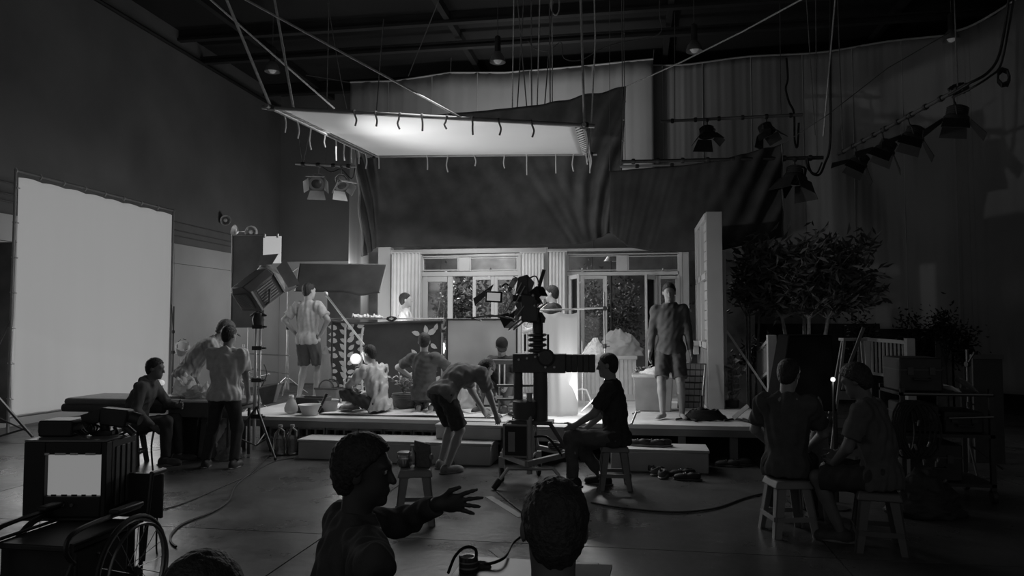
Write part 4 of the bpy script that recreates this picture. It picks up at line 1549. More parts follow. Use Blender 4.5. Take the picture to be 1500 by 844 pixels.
tag(o, 'knotted black cable hanging to the end of the long back pipe', 'cable')

# ---- the big lamp on its stand
hp = at(379, 424, 8.8)
t = thing('fresnel_lamp', (hp.x, hp.y, 0), 'large film lamp tipped up at the overhead silk on a tall steel stand', 'lamp')
AX = Vector((.40, .72, .60)).normalized()
R = rotation_to(AX)
Lc = lambda x, y, z: hp + R @ Vector((x, y, z))
LAMPGREY = M('lamp_housing_grey', .13, .45, .4)
b = MB()
pts = [(-.2, -.17), (.2, -.17), (.2, .1), (.12, .19), (-.12, .19), (-.2, .1)]
b.prism([Lc(x, y, -.24) for x, y in pts], R @ Vector((0, 0, .42)))
b.build('housing', LAMPGREY, t, .012)
for k in range(9):
    x = -.13 + k * .0325
    MB().hexa([Lc(x, -.12, -.262), Lc(x + .012, -.12, -.262), Lc(x + .012, .09, -.262), Lc(x, .09, -.262), Lc(x, -.12, -.24), Lc(x + .012, -.12, -.24), Lc(x + .012, .09, -.24), Lc(x, .09, -.24)]).build('vent_slat', M('vent_slat_grey', .35, .4, .4), t)
for sx in (-1, 1):
    for zz in (-.23, .16):
        MB().hexa([Lc(sx * .2, -.17, zz), Lc(sx * .222, -.17, zz), Lc(sx * .222, .11, zz), Lc(sx * .2, .11, zz), Lc(sx * .2, -.17, zz + .025), Lc(sx * .222, -.17, zz + .025), Lc(sx * .222, .11, zz + .025), Lc(sx * .2, .11, zz + .025)]).build('side_rail', M('vent_slat_grey'), t)
    for k in range(7):
        y = -.13 + k * .032
        MB().hexa([Lc(sx * .2, y, -.15), Lc(sx * .212, y, -.15), Lc(sx * .212, y + .012, -.15), Lc(sx * .2, y + .012, -.15), Lc(sx * .2, y, .1), Lc(sx * .212, y, .1), Lc(sx * .212, y + .012, .1), Lc(sx * .2, y + .012, .1)]).build('vent_slat', M('vent_slat_grey'), t)
for k in range(9):
    x = -.15 + k * .036
    MB().hexa([Lc(x, -.182, -.18), Lc(x + .012, -.182, -.18), Lc(x + .012, -.17, -.18), Lc(x, -.17, -.18), Lc(x, -.182, .08), Lc(x + .012, -.182, .08), Lc(x + .012, -.17, .08), Lc(x, -.17, .08)]).build('vent_slat', M('vent_slat_grey'), t)
MB().lathe([(.2, .18), (.215, .19), (.215, .24), (.19, .25)], hp, AX, 24).build('front_ring', M('pale_ring', .55, .4, .3), t)
MB().lathe([(.19, .2), (.12, .235), (.01, .25)], hp, AX, 24).build('lens', EM('lamp_lens_glow', .6), t)
for k in range(4):
    a = k * PI / 2
    ax_, ty = Vector((math.cos(a), math.sin(a), 0)), Vector((-math.sin(a), math.cos(a), 0))
    op = (.35, .5, .35, .15)[k]
    base = ax_ * .205 + Vector((0, 0, .25))
    tip = base + (ax_ * math.sin(op) + Vector((0, 0, 1)) * math.cos(op)) * .15
    nn = (ax_ * math.cos(op) - Vector((0, 0, 1)) * math.sin(op)) * .004
    pts = [base - ty * .15, base + ty * .15, tip + ty * .19, tip - ty * .19]
    MB().hexa([Lc(*(p - nn)) for p in pts] + [Lc(*(p + nn)) for p in pts]).build('barn_door', M('barn_door_dark', .2, .5, .3), t)
# upright panel, emission put in for the top barn door lit by the beam
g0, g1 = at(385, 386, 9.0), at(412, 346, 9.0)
MB().span((g0.x, 9.0, g0.z), (g1.x, 9.006, g1.z)).build('glowing_flap', EM('flap_glow', .36, .8), t)
for dx in (.02, .2):
    MB().box((g0.x + dx, 8.996, g1.z + .005), (.02, .03, .05)).build('flap_clip', STEEL, t)
yb = hp - Vector((0, 0, .33))
MB().path([Lc(-.24, 0, 0), Lc(-.26, 0, -.02) - ONE * .15, yb + Vector((-.1, 0, 0)), yb + Vector((.1, 0, 0)), Lc(.26, 0, -.02) - ONE * .15, Lc(.24, 0, 0)], .016).build('yoke', LAMPGREY, t)
MB().lathe([(.06, -.12), (.075, -.05), (.05, .03)], yb, ONE, 14).build('tilt_head', BLACKMETAL, t)
bx_, by_ = hp.x, hp.y
MB().tube((bx_ - .03, by_, .08), (bx_ - .03, by_, 1.0), .022).tube((bx_ - .03, by_, .95), (bx_ - .03, by_, yb.z - .1), .017).build('column', STEEL, t)
MB().tube((bx_ + .03, by_, .5), (bx_ + .03, by_, yb.z - .12), .015).build('riser', STEEL, t)
for z in (.5, .95, 1.35, yb.z - .14):
    MB().box((bx_, by_, z), (.13, .06, .05)).tube((bx_ + .06, by_, z), (bx_ + .12, by_ - .02, z), .012).build('lock_collar', BLACKMETAL, t)
for k in range(3):
    a = -.52 + k * 2.094
    d = Vector((math.cos(a), math.sin(a), 0)) * (.8 if k != 1 else .72)
    MB().tube(Vector((bx_, by_, .62)), Vector((bx_, by_, .02)) + d * .52, .014).build('leg', DARKSTEEL, t)
    MB().tube(Vector((bx_, by_, .14)), Vector((bx_, by_, .26)) + d * .31, .01).build('leg_strut', DARKSTEEL, t)
    MB().ball(Vector((bx_, by_, .022)) + d * .52, .022, 8).build('rubber_foot', BLACKPLASTIC, t)

# cloth tote hanging on the lamp stand
p = at(396, 578, 8.7)
t = thing('tool_bag', p, 'open canvas tool bag hung on the big lamp stand', 'bag')
MB().hexa([p + Vector(v) for v in ((-.08, -.05, -.13), (.06, -.05, -.1), (.06, .05, -.1), (-.08, .05, -.13), (-.13, -.07, .08), (.13, -.07, .14), (.13, .07, .14), (-.13, .07, .08))]).build('body', M('canvas', .22, .9, var=.2, bump=.2), t, .01)
MB().path([p + Vector((-.13, -.07, .08)), p + Vector((.13, -.07, .14)), p + Vector((.13, .07, .14)), p + Vector((-.13, .07, .08))], .012, 6, True).build('rim_tape', M('rim_tape', .45, .9), t)
MB().path(spline([p + Vector((-.12, 0, .09)), p + Vector((-.05, 0, .25)), p + Vector((-.14, .1, .36))], 4), .007).build('strap', M('canvas_strap', .1, .9), t)

# flags left of the house
t = thing('black_flag', at(362, 470, 12.6), 'tall narrow black flag behind the big film lamp', 'flag')
a, b_ = at(338, 480, 12.6), at(388, 344, 12.6)
MB().span((a.x, 12.6, a.z), (b_.x, 12.615, b_.z)).build('cloth_panel', FLAGCLOTH, t)
MB().tube((a.x, 12.6, a.z), (a.x, 12.6, b_.z), .014).build('frame_rod', DARKSTEEL, t)
MB().tube((a.x, 12.6, b_.z), (b_.x, 12.6, b_.z), .014).build('frame_rod', DARKSTEEL, t)
MB().tube((b_.x - .15, 12.64, 0), (b_.x - .15, 12.64, b_.z), .016).build('stand_pole', STEEL, t)
for k in range(3):
    a_ = k * 2.094 + .3
    MB().tube((b_.x - .15, 12.64, .3), (b_.x - .15 + .4 * math.cos(a_), 12.64 + .4 * math.sin(a_), .01), .012).build('leg', STEEL, t)

# horizontal floppy on a stand
YF = 11.9
t = thing('black_flag', at(500, 408, YF), 'wide black floppy flag tilted above the crew left of the house', 'flag')


def P(u, v):
    tl, tr, bl, br = at(439, 386, YF + .1), at(566, 388, YF + .1), at(432, 427, YF - .35), at(555, 429, YF - .35)
    p = tl.lerp(tr, u).lerp(bl.lerp(br, u), v)
    return p + Vector((0, .04 * math.sin(u * 7) * v, -.05 * v * math.exp(-((u - .8) / .12) ** 2)))


cloth('cloth_panel', P, 40, 12, FLAGCLOTH, t, .008)
MB().path([P(0, 1), P(0, 0), P(1, 0), P(1, .98)], .013).build('frame_rod', PALEPIPE, t)
cs = onstage(420, 11.9)
tt = cstand('light_stand', (cs.x, 11.9, ST), at(420, 400, 11.9).z - ST, 'pale stand left of the standing crew, holding the wide black floppy', [(at(420, 402, 11.9).z - ST, at(440, 390, YF + .1))], .36, .013, STEEL, .8)
MB().tube(Vector((cs.x, 11.9, 1.25)), Vector((cs.x + .06, 11.85, .55)), .012).build('brace', STEEL, tt)
# second dark flag lower, behind
t = thing('black_flag', at(505, 450, 12.2), 'dark flag cloth hanging behind and below the wide floppy', 'flag')
a, b_ = at(478, 590, 12.35), at(527, 428, 12.35)
MB().span((a.x, 12.35, ST), (b_.x, 12.365, b_.z)).build('cloth_panel', M('dark_grey_flag', .07, .9, var=.2), t)
MB().tube((a.x, 12.36, ST), (a.x, 12.36, b_.z), .012).tube((b_.x, 12.36, ST), (b_.x, 12.36, b_.z), .012).build('frame_rod', DARKSTEEL, t)
MB().tube((a.x, 12.36, b_.z), (b_.x, 12.36, b_.z), .012).build('frame_rod', DARKSTEEL, t)
# boom pole
t = thing('boom_arm', at(490, 450, 10.9), 'pale boom arm sloping down from the wide floppy to the leaf screen', 'boom')
p, q = at(477, 431, 11.4), at(533, 505, 10.75)
MB().tube(p, q, .017).build('tube', STEEL, t)
MB().lathe([(.03, -.03), (.045, 0), (.03, .03)], p, (0, 1, .2), 14).build('grip_head', M('pale_ring'), t)
MB().tube(at(501, 462, 11.2), Vector((at(501, 462, 11.2).x, 11.2, ST)), .016).build('stand_pole', STEEL, t)
for k in range(3):
    a_ = k * 2.094 + .9
    c_ = Vector((at(501, 462, 11.2).x, 11.2, 0))
    MB().tube(c_ + Vector((0, 0, .8)), c_ + Vector((.34 * math.cos(a_), .34 * math.sin(a_), ST + .012)), .011).build('leg', STEEL, t)

# leaf-print screen with black centre
YS = 11.1
t = thing('leaf_screen', at(566, 530, YS), 'framed black cloth screen with white leaf pattern at both ends', 'screen')
a, b_ = at(487, 470, YS), at(647, 468, YS)
zt_ = a.z
MB().span((a.x, YS, ST), (b_.x, YS + .012, zt_ - .02)).build('cloth_panel', M('screen_cloth', .055, .9, var=.2, scale=3), t)
for xx in (a.x, b_.x):
    MB().tube((xx, YS, ST), (xx, YS, zt_), .02).build('frame_rod', BLACKMETAL, t)
MB().path(spline([Vector((a.x, YS - .01, zt_)), Vector((lerp(a.x, b_.x, .3), YS - .01, zt_ - .045)), Vector((lerp(a.x, b_.x, .6), YS - .01, zt_ - .02)), Vector((b_.x, YS - .01, zt_))], 6), .02).build('rolled_edge', BLACKCLOTH, t)
MB().tube((a.x - .05, YS + .03, zt_ + .03), (b_.x + .03, YS + .03, zt_ + .03), .012).build('frame_rod', STEEL, t)
LEAFP = M('white_leaf_print', .6, .9, var=.15)
lm = MB()
out = [Vector((w_, 0, z_)) for w_, z_ in ((0, 0), (.035, .02), (.05, .06), (.035, .11), (0, .15), (-.025, .1), (-.032, .05), (-.02, .02))]
leaf_me = lm.prism(out, (0, -.006, 0)).mesh('printed_leaf', LEAFP)
rnd = random.Random(11)


def put_leaf(x, z, ang, sc, parent=t):
    o = bpy.data.objects.new('printed_leaf', leaf_me)
    COL.objects.link(o)
    o.parent = parent
    o.matrix_parent_inverse = world_mat(parent).inverted()
    o.location = (x, YS - .003, z)
    o.rotation_euler = (0, ang, 0)
    o.scale = (sc, 1, sc)


xl = lerp(a.x, b_.x, .135)
for r_ in range(10):
    z = ST + .1 + r_ * .115
    for k, (ox, an) in enumerate(((-.16, -1.25), (-.02, -1.0), (.03, 1.1), (.16, 1.5))):
        put_leaf(xl + ox + rnd.uniform(-.02, .02), z + rnd.uniform(-.02, .02), an + rnd.uniform(-.35, .35), rnd.uniform(.75, 1.05))
MB().box((xl - .02, YS - .012, (ST + zt_) / 2), (.03, .01, zt_ - ST - .1)).build('printed_stem', LEAFP, t)
MB().path(spline([Vector((xl + .27, YS - .012, zt_ - .1)), Vector((xl + .24, YS - .012, zt_ - .4)), Vector((xl + .27, YS - .012, ST + .1))], 6), .02).build('printed_stem', LEAFP, t)
xr = lerp(a.x, b_.x, .86)
for k, (ox, oz, an, sc) in enumerate(((-.1, -.22, -1.2, .9), (.0, -.2, -.1, .9), (.03, -.2, 1.0, 1.1), (.13, -.15, .4, .8), (-.02, -.3, 2.8, .7), (.08, -.35, 2.2, .8), (-.15, -.55, -.6, .9), (.1, -.6, .8, .9), (-.12, -.75, -1.1, .9), (.05, -.8, 1.3, .9), (-.05, -.95, .3, 1.0), (.14, -.9, 1.0, .8))):
    put_leaf(xr + ox, zt_ + oz, an, sc)
# white cloth lying over the top edge
o = cloth('folded_cloth', lambda u, v: Vector((lerp(at(517, 470, YS).x, at(560, 470, YS).x, u), YS + lerp(-.04, .06, v), zt_ + .045 + .09 * abs(mnoise.noise(Vector((u * 9, v * 2.5, 3)))) + .03 * math.sin(v * PI) * (1 - u))), 60, 10, WHITECLOTH)
tag(o, 'crumpled white cloth draped on the top edge of the leaf screen', 'cloth')
o = MB().path([Vector((at(575 + 6 * math.cos(k * .8) - k * .1, 468, YS - .03).x, YS - .03 - .001 * k, zt_ + .03 + .03 * math.sin(k * .8))) for k in range(26)], .011).build('cable_coil', CABLE)
tag(o, 'small black cable loop on top of the leaf screen', 'cable coil')

# translucent frame
YT = 10.7
t = thing('diffusion_frame', at(707, 520, YT), 'pale translucent diffusion sheet in a thin dark frame at stage centre', 'screen')
a, b_ = at(655, 468, YT), at(757, 467, YT)
MB().span((a.x + .01, YT, ST), (b_.x - .01, YT + .004, a.z)).build('sheet', SHEER('stained_diffusion', .62, .45, .9), t)
for xx in (a.x, b_.x):
    MB().tube((xx, YT, ST), (xx, YT, a.z + .01), .013).build('frame_rod', BLACKMETAL, t)
MB().tube((a.x, YT, a.z), (b_.x, YT, a.z), .015).build('frame_rod', BLACKMETAL, t)
MB().tube((a.x, YT, ST + .02), (b_.x, YT, ST + .02), .013).build('frame_rod', BLACKMETAL, t)
cstand('light_stand', (at(650, 560, YT).x - .05, YT + .1, ST), 1.2, 'thin stand between the leaf screen and the translucent frame', [(1.1, (a.x, YT, a.z - .1))], .3, .014, STEEL)

# lit diffusion roll on an arm
YR = 9.95
t = thing('lit_diffusion_cloth', onstage(822, YR), 'bright glowing white cloth hanging to the deck beside the camera stand', 'cloth')
c_ = at(822, 455, YR)


def P(u, v):
    x = lerp(at(795, 500, YR).x, at(846, 500, YR).x, u)
    y = YR - .16 * math.sin(PI * u) + .012 * math.sin(u * 19 + v * 2)
    return Vector((x, y, lerp(ST + .005, c_.z - .02 - .03 * abs(math.sin(u * 6)), v)))


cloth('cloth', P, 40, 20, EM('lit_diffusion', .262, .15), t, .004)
MB().tube(at(786, 455, YR), at(890, 451, 10.25), .012).build('arm', M('pale_ring'), t)
tt = cstand('light_stand', (onstage(886, 10.25).x, 10.25, ST), at(886, 428, 10.25).z - ST, 'slim stand whose arm carries the glowing white cloth', [], .0 + .32, .012, STEEL, 1.2)
MB().lathe([(.03, -.03), (.035, .03)], at(886, 452, 10.25), (0, 1, 0)).build('grip_head', BLACKMETAL, tt)
# short stand with open legs beside it
s0 = onstage(853, 10.9)
tt = thing('light_stand', s0, 'short stand with splayed pale legs in front of the bench', 'stand')
for k in range(3):
    a_ = -.6 + k * 2.094
    MB().path([s0 + Vector((0, 0, .26)), s0 + Vector((.08 * math.cos(a_), .08 * math.sin(a_), .25)), s0 + Vector((.2 * math.cos(a_), .2 * math.sin(a_), .02))], .016).build('leg', M('pale_ring'), tt)
MB().tube(s0 + Vector((0, 0, .1)), s0 + Vector((0, 0, .95)), .014).build('column', STEEL, tt)
MB().tube(s0 + Vector((-.1, 0, .62)), s0 + Vector((.14, -.05, .95)), .01).tube(s0 + Vector((.0, 0, .6)), s0 + Vector((.0, 0, .7)), .03).build('grip_arm', STEEL, tt)

# lamp globe by the crouching person, small table lamp, tiny lamp at right
def bulb(pos, r, label, s, stand_z, name='work_light'):
    t = thing(name, (pos.x, pos.y, stand_z), label, 'lamp')
    MB().ball(pos, r, 16).build('globe', EM('globe_glow_%d' % int(s * 100), s), t)
    MB().lathe([(r * .4, -r * 1.25), (r * .45, -r * .85)], pos, ONE).build('socket', BLACKPLASTIC, t)
    MB().tube(Vector((pos.x, pos.y, stand_z + .01)), pos - ONE * r * 1.1, .01).build('pole', DARKSTEEL, t)
    MB().lathe([(.09, 0), (.09, .015), (.02, .03)], Vector((pos.x, pos.y, stand_z)), ONE).build('foot_plate', BLACKMETAL, t)
    return t


bulb(at(521, 526, 10.35), .08, 'bright round work light beside the person in the white shirt', .42, ST)
# ================================================================== CAMERA ON ITS STAND
YC = 7.7
cp = at(776, 700, YC)
CX = cp.x
t = thing('camera_stand', (CX, YC, 0), 'wheeled steel tube stand with a thick column and cross beam carrying the camera', 'stand')
TUBE = M('stand_tube', .42, .4, .4)
DK = M('stand_dark_paint', .11, .5, .2)
p = lambda px, py, dy=0: at(px, py, YC + dy)
MB().tube((CX, YC - .02, .12), (CX, YC - .02, p(776, 575).z), .03).build('front_post', TUBE, t)
corner = {'l': Vector((p(735, 684, .15).x, YC + .15, .28)), 'f': Vector((CX, YC - .22, .26)), 'r': Vector((p(834, 683, .2).x, YC + .2, .3)), 'b': Vector((CX + .02, YC + .55, .3))}
for a, b_ in (('l', 'f'), ('f', 'r'), ('r', 'b'), ('b', 'l')):
    MB().bar(corner[a], corner[b_], .045, .05).build('base_rail', TUBE, t)
top = Vector((CX - .03, YC + .05, p(776, 620).z))
for a, dx in (('l', -.14), ('r', .22), ('b', .05)):
    MB().tube(corner[a], top + Vector((dx, .05, 0)), .016 if a != 'r' else .022).build('upright_brace', TUBE if a != 'r' else M('brace_dim', .12, .5), t)
MB().span((top.x - .16, YC, top.z - .02), (top.x + .26, YC + .2, top.z + .02)).build('top_plate', M('brace_dim'), t)
for e, h in (((p(727, 722, -.25)), 0), ((p(830, 715, -.15)), 1)):
    f = Vector((e.x, e.y, .05))
    m = Vector((lerp(f.x, CX, .35), lerp(f.y, YC, .25), .2))
    MB().path([f, m, Vector((CX, YC - .1, .19))], .02, 8).build('outrigger', TUBE, t)
    MB().lathe([(.03, -.05), (.036, .02), (.03, .06)], f, m - f, 10).build('rubber_foot', BLACKPLASTIC, t)
for c_ in ('l', 'r', 'b'):
    w_ = Vector((corner[c_].x, corner[c_].y, .075))
    wh = MB().lathe([(.02, -.02), (.07, -.02), (.075, 0), (.07, .02), (.02, .02)], w_, (1, .3, 0), 16).build('caster_wheel', BLACKPLASTIC, t)
    MB().span((w_.x - .03, w_.y - .02, .1), (w_.x + .03, w_.y + .02, .26)).build('caster_fork', TUBE, t)
colx = p(790, 560).x
MB().tube((colx, YC + .1, top.z), (colx, YC + .1, p(790, 512).z), .075, n=18).build('column', DK, t)
MB().tube((p(757, 560).x, YC + .1, p(757, 600).z), (p(757, 560).x, YC + .1, p(757, 545).z), .05, n=12).build('side_post', DK, t)
MB().lathe([(.11, -.1), (.13, -.02), (.13, .08), (.09, .1)], Vector((p(768, 602).x, YC + .05, p(768, 600).z)), ONE, 18).build('hub_drum', DK, t)
for yy in (582, 562):
    MB().tube(p(728, yy + 3, .12), p(790, yy + 3, .12), .014).build('cross_tube', TUBE, t)
zb1, zb0 = p(800, 519).z, p(800, 547).z
MB().span((p(750, 530).x, YC + .02, zb0), (p(828, 530).x, YC + .2, zb1)).build('cross_beam', DK, t, .01)
for k in range(5):
    x0 = p(828 + k * 8.6, 530).x
    MB().span((x0, YC + .04, zb0 + .01), (x0 + .058, YC + .18, zb1 - .005)).build('weight_plate', M('weight_paint', .09, .5, .2), t, .006)
MB().lathe([(.07, -.03), (.09, 0), (.07, .03)], Vector((p(800, 527).x, YC + .0, p(800, 524).z)), (0, 1, 0), 18).build('pivot_disc', DK, t)
for px, py in ((798, 528), (799, 538), (812, 538), (760, 527), (772, 525), (784, 523)):
    MB().lathe([(.012, -.01), (.012, .01)], p(px, py, .0), (0, 1, 0), 8).build('bolt', STEEL, t)
MB().tube(Vector((p(786, 515).x, YC + .1, zb1)), Vector((p(786, 470).x, YC + .1, p(786, 472).z)), .055, n=16).build('mast', DK, t)
for k, yy in enumerate((514, 506, 498, 491)):
    MB().lathe([(.085, -.018), (.1, -.008), (.1, .008), (.085, .018)], Vector((p(785, 500).x, YC + .1, p(785, yy).z)), ONE, 18).build('ring_collar', DK, t)
for sx in (-1, 1):
    MB().tube(Vector((p(785, 500).x + sx * .12, YC + .05, p(785, 515).z)), Vector((p(785, 500).x + sx * .12, YC + .05, p(785, 490).z)), .012).build('lever', DK, t)
MB().lathe([(.09, -.05), (.1, 0), (.06, .06)], Vector((p(784, 470).x, YC + .08, p(784, 466).z)), ONE, 16).build('bowl_head', DK, t)

# the film camera
cc = p(773, 447, .05)
t = thing('film_camera', cc, 'film camera rig with matte box, monitor and rods on top of the camera stand', 'camera')
RC = Matrix.Rotation(math.radians(38), 3, 'Y') @ Matrix.Rotation(math.radians(15), 3, 'Z')
# beam axis of the camera points left and down-left as in the photograph
CAMAX = Vector((-.72, .45, -.52)).normalized()
R = rotation_to(CAMAX)
K = lambda x, y, z: cc + R @ Vector((x, y, z))


def rbox(x, y, z, sx, sy, sz):
    return MB().box(K(x, y, z), (sx, sy, sz), R)


rbox(0, .0, -.02, .14, .15, .24).build('body', DK, t, .01)
rbox(0, .02, -.19, .12, .12, .1).build('battery', BLACKPLASTIC, t, .008)
MB().lathe([(.04, .1), (.05, .12), (.05, .2), (.058, .22), (.058, .25)], cc, CAMAX, 18).build('lens', BLACKMETAL, t)
b = MB()
b.hexa([K(-.06, -.05, .24), K(.06, -.05, .24), K(.06, .05, .24), K(-.06, .05, .24), K(-.1, -.08, .33), K(.1, -.08, .33), K(.1, .08, .33), K(-.1, .08, .33)]).build('matte_box', BLACKPLASTIC, t)
MB().hexa([K(-.1, .08, .33), K(.1, .08, .33), K(.1, .088, .33), K(-.1, .088, .33), K(-.11, .13, .45), K(.11, .13, .45), K(.11, .138, .45), K(-.11, .138, .45)]).build('top_flap', BLACKPLASTIC, t)
for sx in (-.04, .04):
    MB().tube(K(sx, -.1, -.2), K(sx, -.1, .33), .01).build('rod', STEEL, t)
MB().path([K(0, .08, -.08), K(0, .16, -.06), K(0, .16, .08), K(0, .08, .1)], .013).build('top_handle', BLACKPLASTIC, t)
MB().lathe([(.028, -.08), (.03, 0), (.035, .05), (.04, .09)], K(.11, .06, -.02), (-.8, -.5, .1), 14).build('viewfinder', DK, t)
MB().lathe([(.05, -.015), (.055, 0), (.05, .015)], K(-.1, -.02, .15), R @ Vector((1, 0, 0)), 16).build('focus_wheel', STEEL, t)
# magazine / hood block on top and rear
q = p(768, 416)
MB().hexa([q + Vector(v) for v in ((-.09, -.05, -.1), (.05, -.05, -.12), (.05, .1, -.12), (-.09, .1, -.1), (-.06, -.05, .07), (.04, -.05, .1), (.1, .1, .02), (-.02, .1, .09))]).build('magazine', DK, t, .012)
q = p(778, 455)
MB().hexa([q + Vector(v) for v in ((-.09, -.08, -.12), (.08, -.08, -.12), (.08, .12, -.12), (-.09, .12, -.12), (-.1, -.08, .17), (.07, -.08, .15), (.07, .12, .15), (-.1, .12, .17))]).build('head_block', DK, t, .015)
MB().tube(p(784, 440), p(797, 395), .012).build('boom_mic', BLACKMETAL, t)
MB().tube(p(790, 419), p(797, 395), .019).build('mic_windshield', BLACKCLOTH, t)
MB().path(spline([p(775, 408), p(785, 405), p(790, 420), p(786, 440), p(792, 470), p(795, 500)], 4), .008).build('camera_cable', CABLE, t)
MB().path(spline([p(750, 425), p(742, 416), p(735, 420)], 4), .01).build('monitor_arm', BLACKMETAL, t)
for k, (px, py, r_, ax) in enumerate(((746, 424, .03, (-.6, -.6, .2)), (754, 409, .02, (0, -1, .3)), (748, 452, .025, (.2, -1, 0)), (757, 466, .028, (-.5, -.6, 0)), (781, 433, .018, (0, -1, 0)), (783, 448, .016, (.3, -1, 0)))):
    MB().lathe([(r_ * .7, -.02), (r_, -.01), (r_, .015), (r_ * .6, .022)], p(px, py, -.06), ax, 14).build('knob', M('pale_ring') if k % 2 else STEEL, t)
for (xa, ya, xb, yb) in ((742, 456, 764, 414), (747, 459, 769, 419), (752, 470, 768, 448), (740, 464, 762, 470)):
    MB().tube(p(xa, ya, -.08), p(xb, yb, -.08), .008).build('rod', STEEL, t)
MB().box(p(752, 414, -.02), (.05, .06, .13), (0, .5, 0)).build('side_box', M('pale_ring'), t, .006)
MB().box(p(760, 458, -.05), (.06, .05, .09), (0, .6, 0)).build('side_box', M('hood_grey', .2, .7), t, .006)
# monitor, facing the viewer
mq = p(723.5, 435, -.05)
m_ = MB().box(mq, (.175, .03, .115), (0, D(3), 0)).build('monitor', BLACKPLASTIC, t, .008)
MB().box(mq + Vector((0, -.017, 0)), (.14, .004, .082), (0, D(3), 0)).build('screen', EM('camera_screen', .27), m_)
# grey sun hood arm pieces left of the monitor
q = p(712, 440, .1)
MB().hexa([q + Vector(v) for v in ((-.12, 0, -.06), (.05, 0, .1), (.05, .02, .1), (-.12, .02, -.06), (-.14, 0, .02), (.08, 0, .17), (.08, .02, .17), (-.14, .02, .02))]).build('side_flap', M('hood_grey', .2, .7), t)
MB().path([p(705, 470, .1), p(690, 466, .1), p(720, 462, .1), p(745, 466, .1)], .01).build('rod', STEEL, t)

# flight case on the stand base
q = Vector((p(762, 665, .12).x, YC + .12, .285))
t = thing('battery_case', q, 'black battery case with metal edges standing in the camera stand base', 'case')
sx, sy, sz = .29, .3, .34
MB().span(q + Vector((-sx / 2, -sy / 2, 0)), q + Vector((sx / 2, sy / 2, sz - .02))).build('body', BLACKPLASTIC, t)
ed = M('case_edge', .3, .4, .5)
for ix in (-1, 1):
    for iy in (-1, 1):
        MB().bar(q + Vector((ix * sx / 2, iy * sy / 2, 0)), q + Vector((ix * sx / 2, iy * sy / 2, sz)), .022).build('edge_rail', ed, t)
    for z in (.01, sz - .01):
        MB().bar(q + Vector((ix * sx / 2, -sy / 2, z)), q + Vector((ix * sx / 2, sy / 2, z)), .02).build('edge_rail', ed, t)
        MB().bar(q + Vector((-sx / 2, ix * sy / 2, z)), q + Vector((sx / 2, ix * sy / 2, z)), .02).build('edge_rail', ed, t)
MB().span(q + Vector((-.1, -sy / 2 - .01, .06)), q + Vector((-.03, -sy / 2, .26))).build('latch_plate', ed, t)
MB().path([q + Vector((-.08, 0, sz)), q + Vector((-.08, 0, sz + .05)), q + Vector((.08, 0, sz + .05)), q + Vector((.08, 0, sz))], .012).build('carry_handle', BLACKMETAL, t)
o = MB().path(spline([p(783, 640, .0), p(800, 640, -.02), p(812, 652, .05), p(822, 668, .1), p(815, 676, .1)], 6), .013).build('power_cable', CABLE)
tag(o, 'short black cable arching out of the battery case', 'cable')
q = Vector((p(815, 678, .25).x, YC + .25, .34))
t = thing('cable_coil', q, 'coiled cable and plugs lying on the right base rail of the camera stand', 'cable coil')
for k in range(4):
    MB().path([q + Vector((.08 * math.cos(i * .42), .06 * math.sin(i * .42), .02 * k + .006 * math.sin(i + k))) for i in range(15)], .011, 6, True).build('coil_turn', M('grey_cable', .12, .5), t)
MB().lathe([(.02, 0), (.025, .05), (.015, .07)], q + Vector((.09, -.03, .03)), (1, -.3, .3), 10).build('plug', M('pale_ring'), t)

# small monitor stand on deck (plate on twin tubes)
YM = 10.05
q = onstage(735, YM)
t = thing('twin_pole_stand', q, 'low twin pole stand with a flat dark plate left of the camera stand', 'stand')
zt_ = at(735, 530, YM).z
MB().span((at(712, 530, YM).x, YM - .12, zt_ - .03), (at(759, 530, YM).x, YM + .12, zt_ + .03)).build('plate', DK, t, .008)
for dx in (-.035, .035):
    MB().tube((q.x + dx, YM, ST), (q.x + dx, YM, zt_), .014).build('pole', TUBE, t)
zc = at(735, 581, YM).z
MB().tube((q.x - .07, YM - .03, zc), (at(771, 581, YM).x, YM - .03, zc), .016).build('cross_tube', TUBE, t)
MB().tube((q.x - .07, YM - .1, zc), (q.x - .07, YM + .05, zc), .014).tube((q.x - .07, YM - .03, zc - .05), (q.x - .07, YM - .03, zc + .05), .012).build('tee_handle', TUBE, t)
MB().span((q.x - .1, YM - .1, ST), (q.x + .1, YM + .1, ST + .02)).build('foot_plate', DK, t)

# ================================================================== STAGE PROPS
def P_(px, Y):
    return onstage(px, Y)


# bench with white covers
YB_ = 11.9
x0, x1 = at(846, 550, YB_).x, at(934, 550, YB_).x
zt_ = at(890, 521, YB_).z
t = thing('bench_seat', ((x0 + x1) / 2, YB_ + .25, ST), 'white grooved panel bench below the right hand doors', 'bench')
MB().span((x0, YB_, zt_ - .06), (x1, YB_ + .5, zt_)).build('seat_board', WHITEPAINT, t, .01)
MB().span((x0 + .02, YB_ + .03, ST), (x1 - .02, YB_ + .07, ST + .1)).build('plinth', WHITEPAINT, t)
n = 14
for k in range(n):
    a = lerp(x0 + .02, x1 - .02, k / n)
    MB().span((a + .003, YB_ + .03, ST + .1), (a + (x1 - x0 - .04) / n - .003, YB_ + .06, zt_ - .06)).build('groove_board', M('bench_paint', .5, .6), t)
MB().span((x0 + .02, YB_ + .06, ST), (x1 - .02, YB_ + .48, zt_ - .06)).build('carcass', M('bench_inner', .3, .8), t)


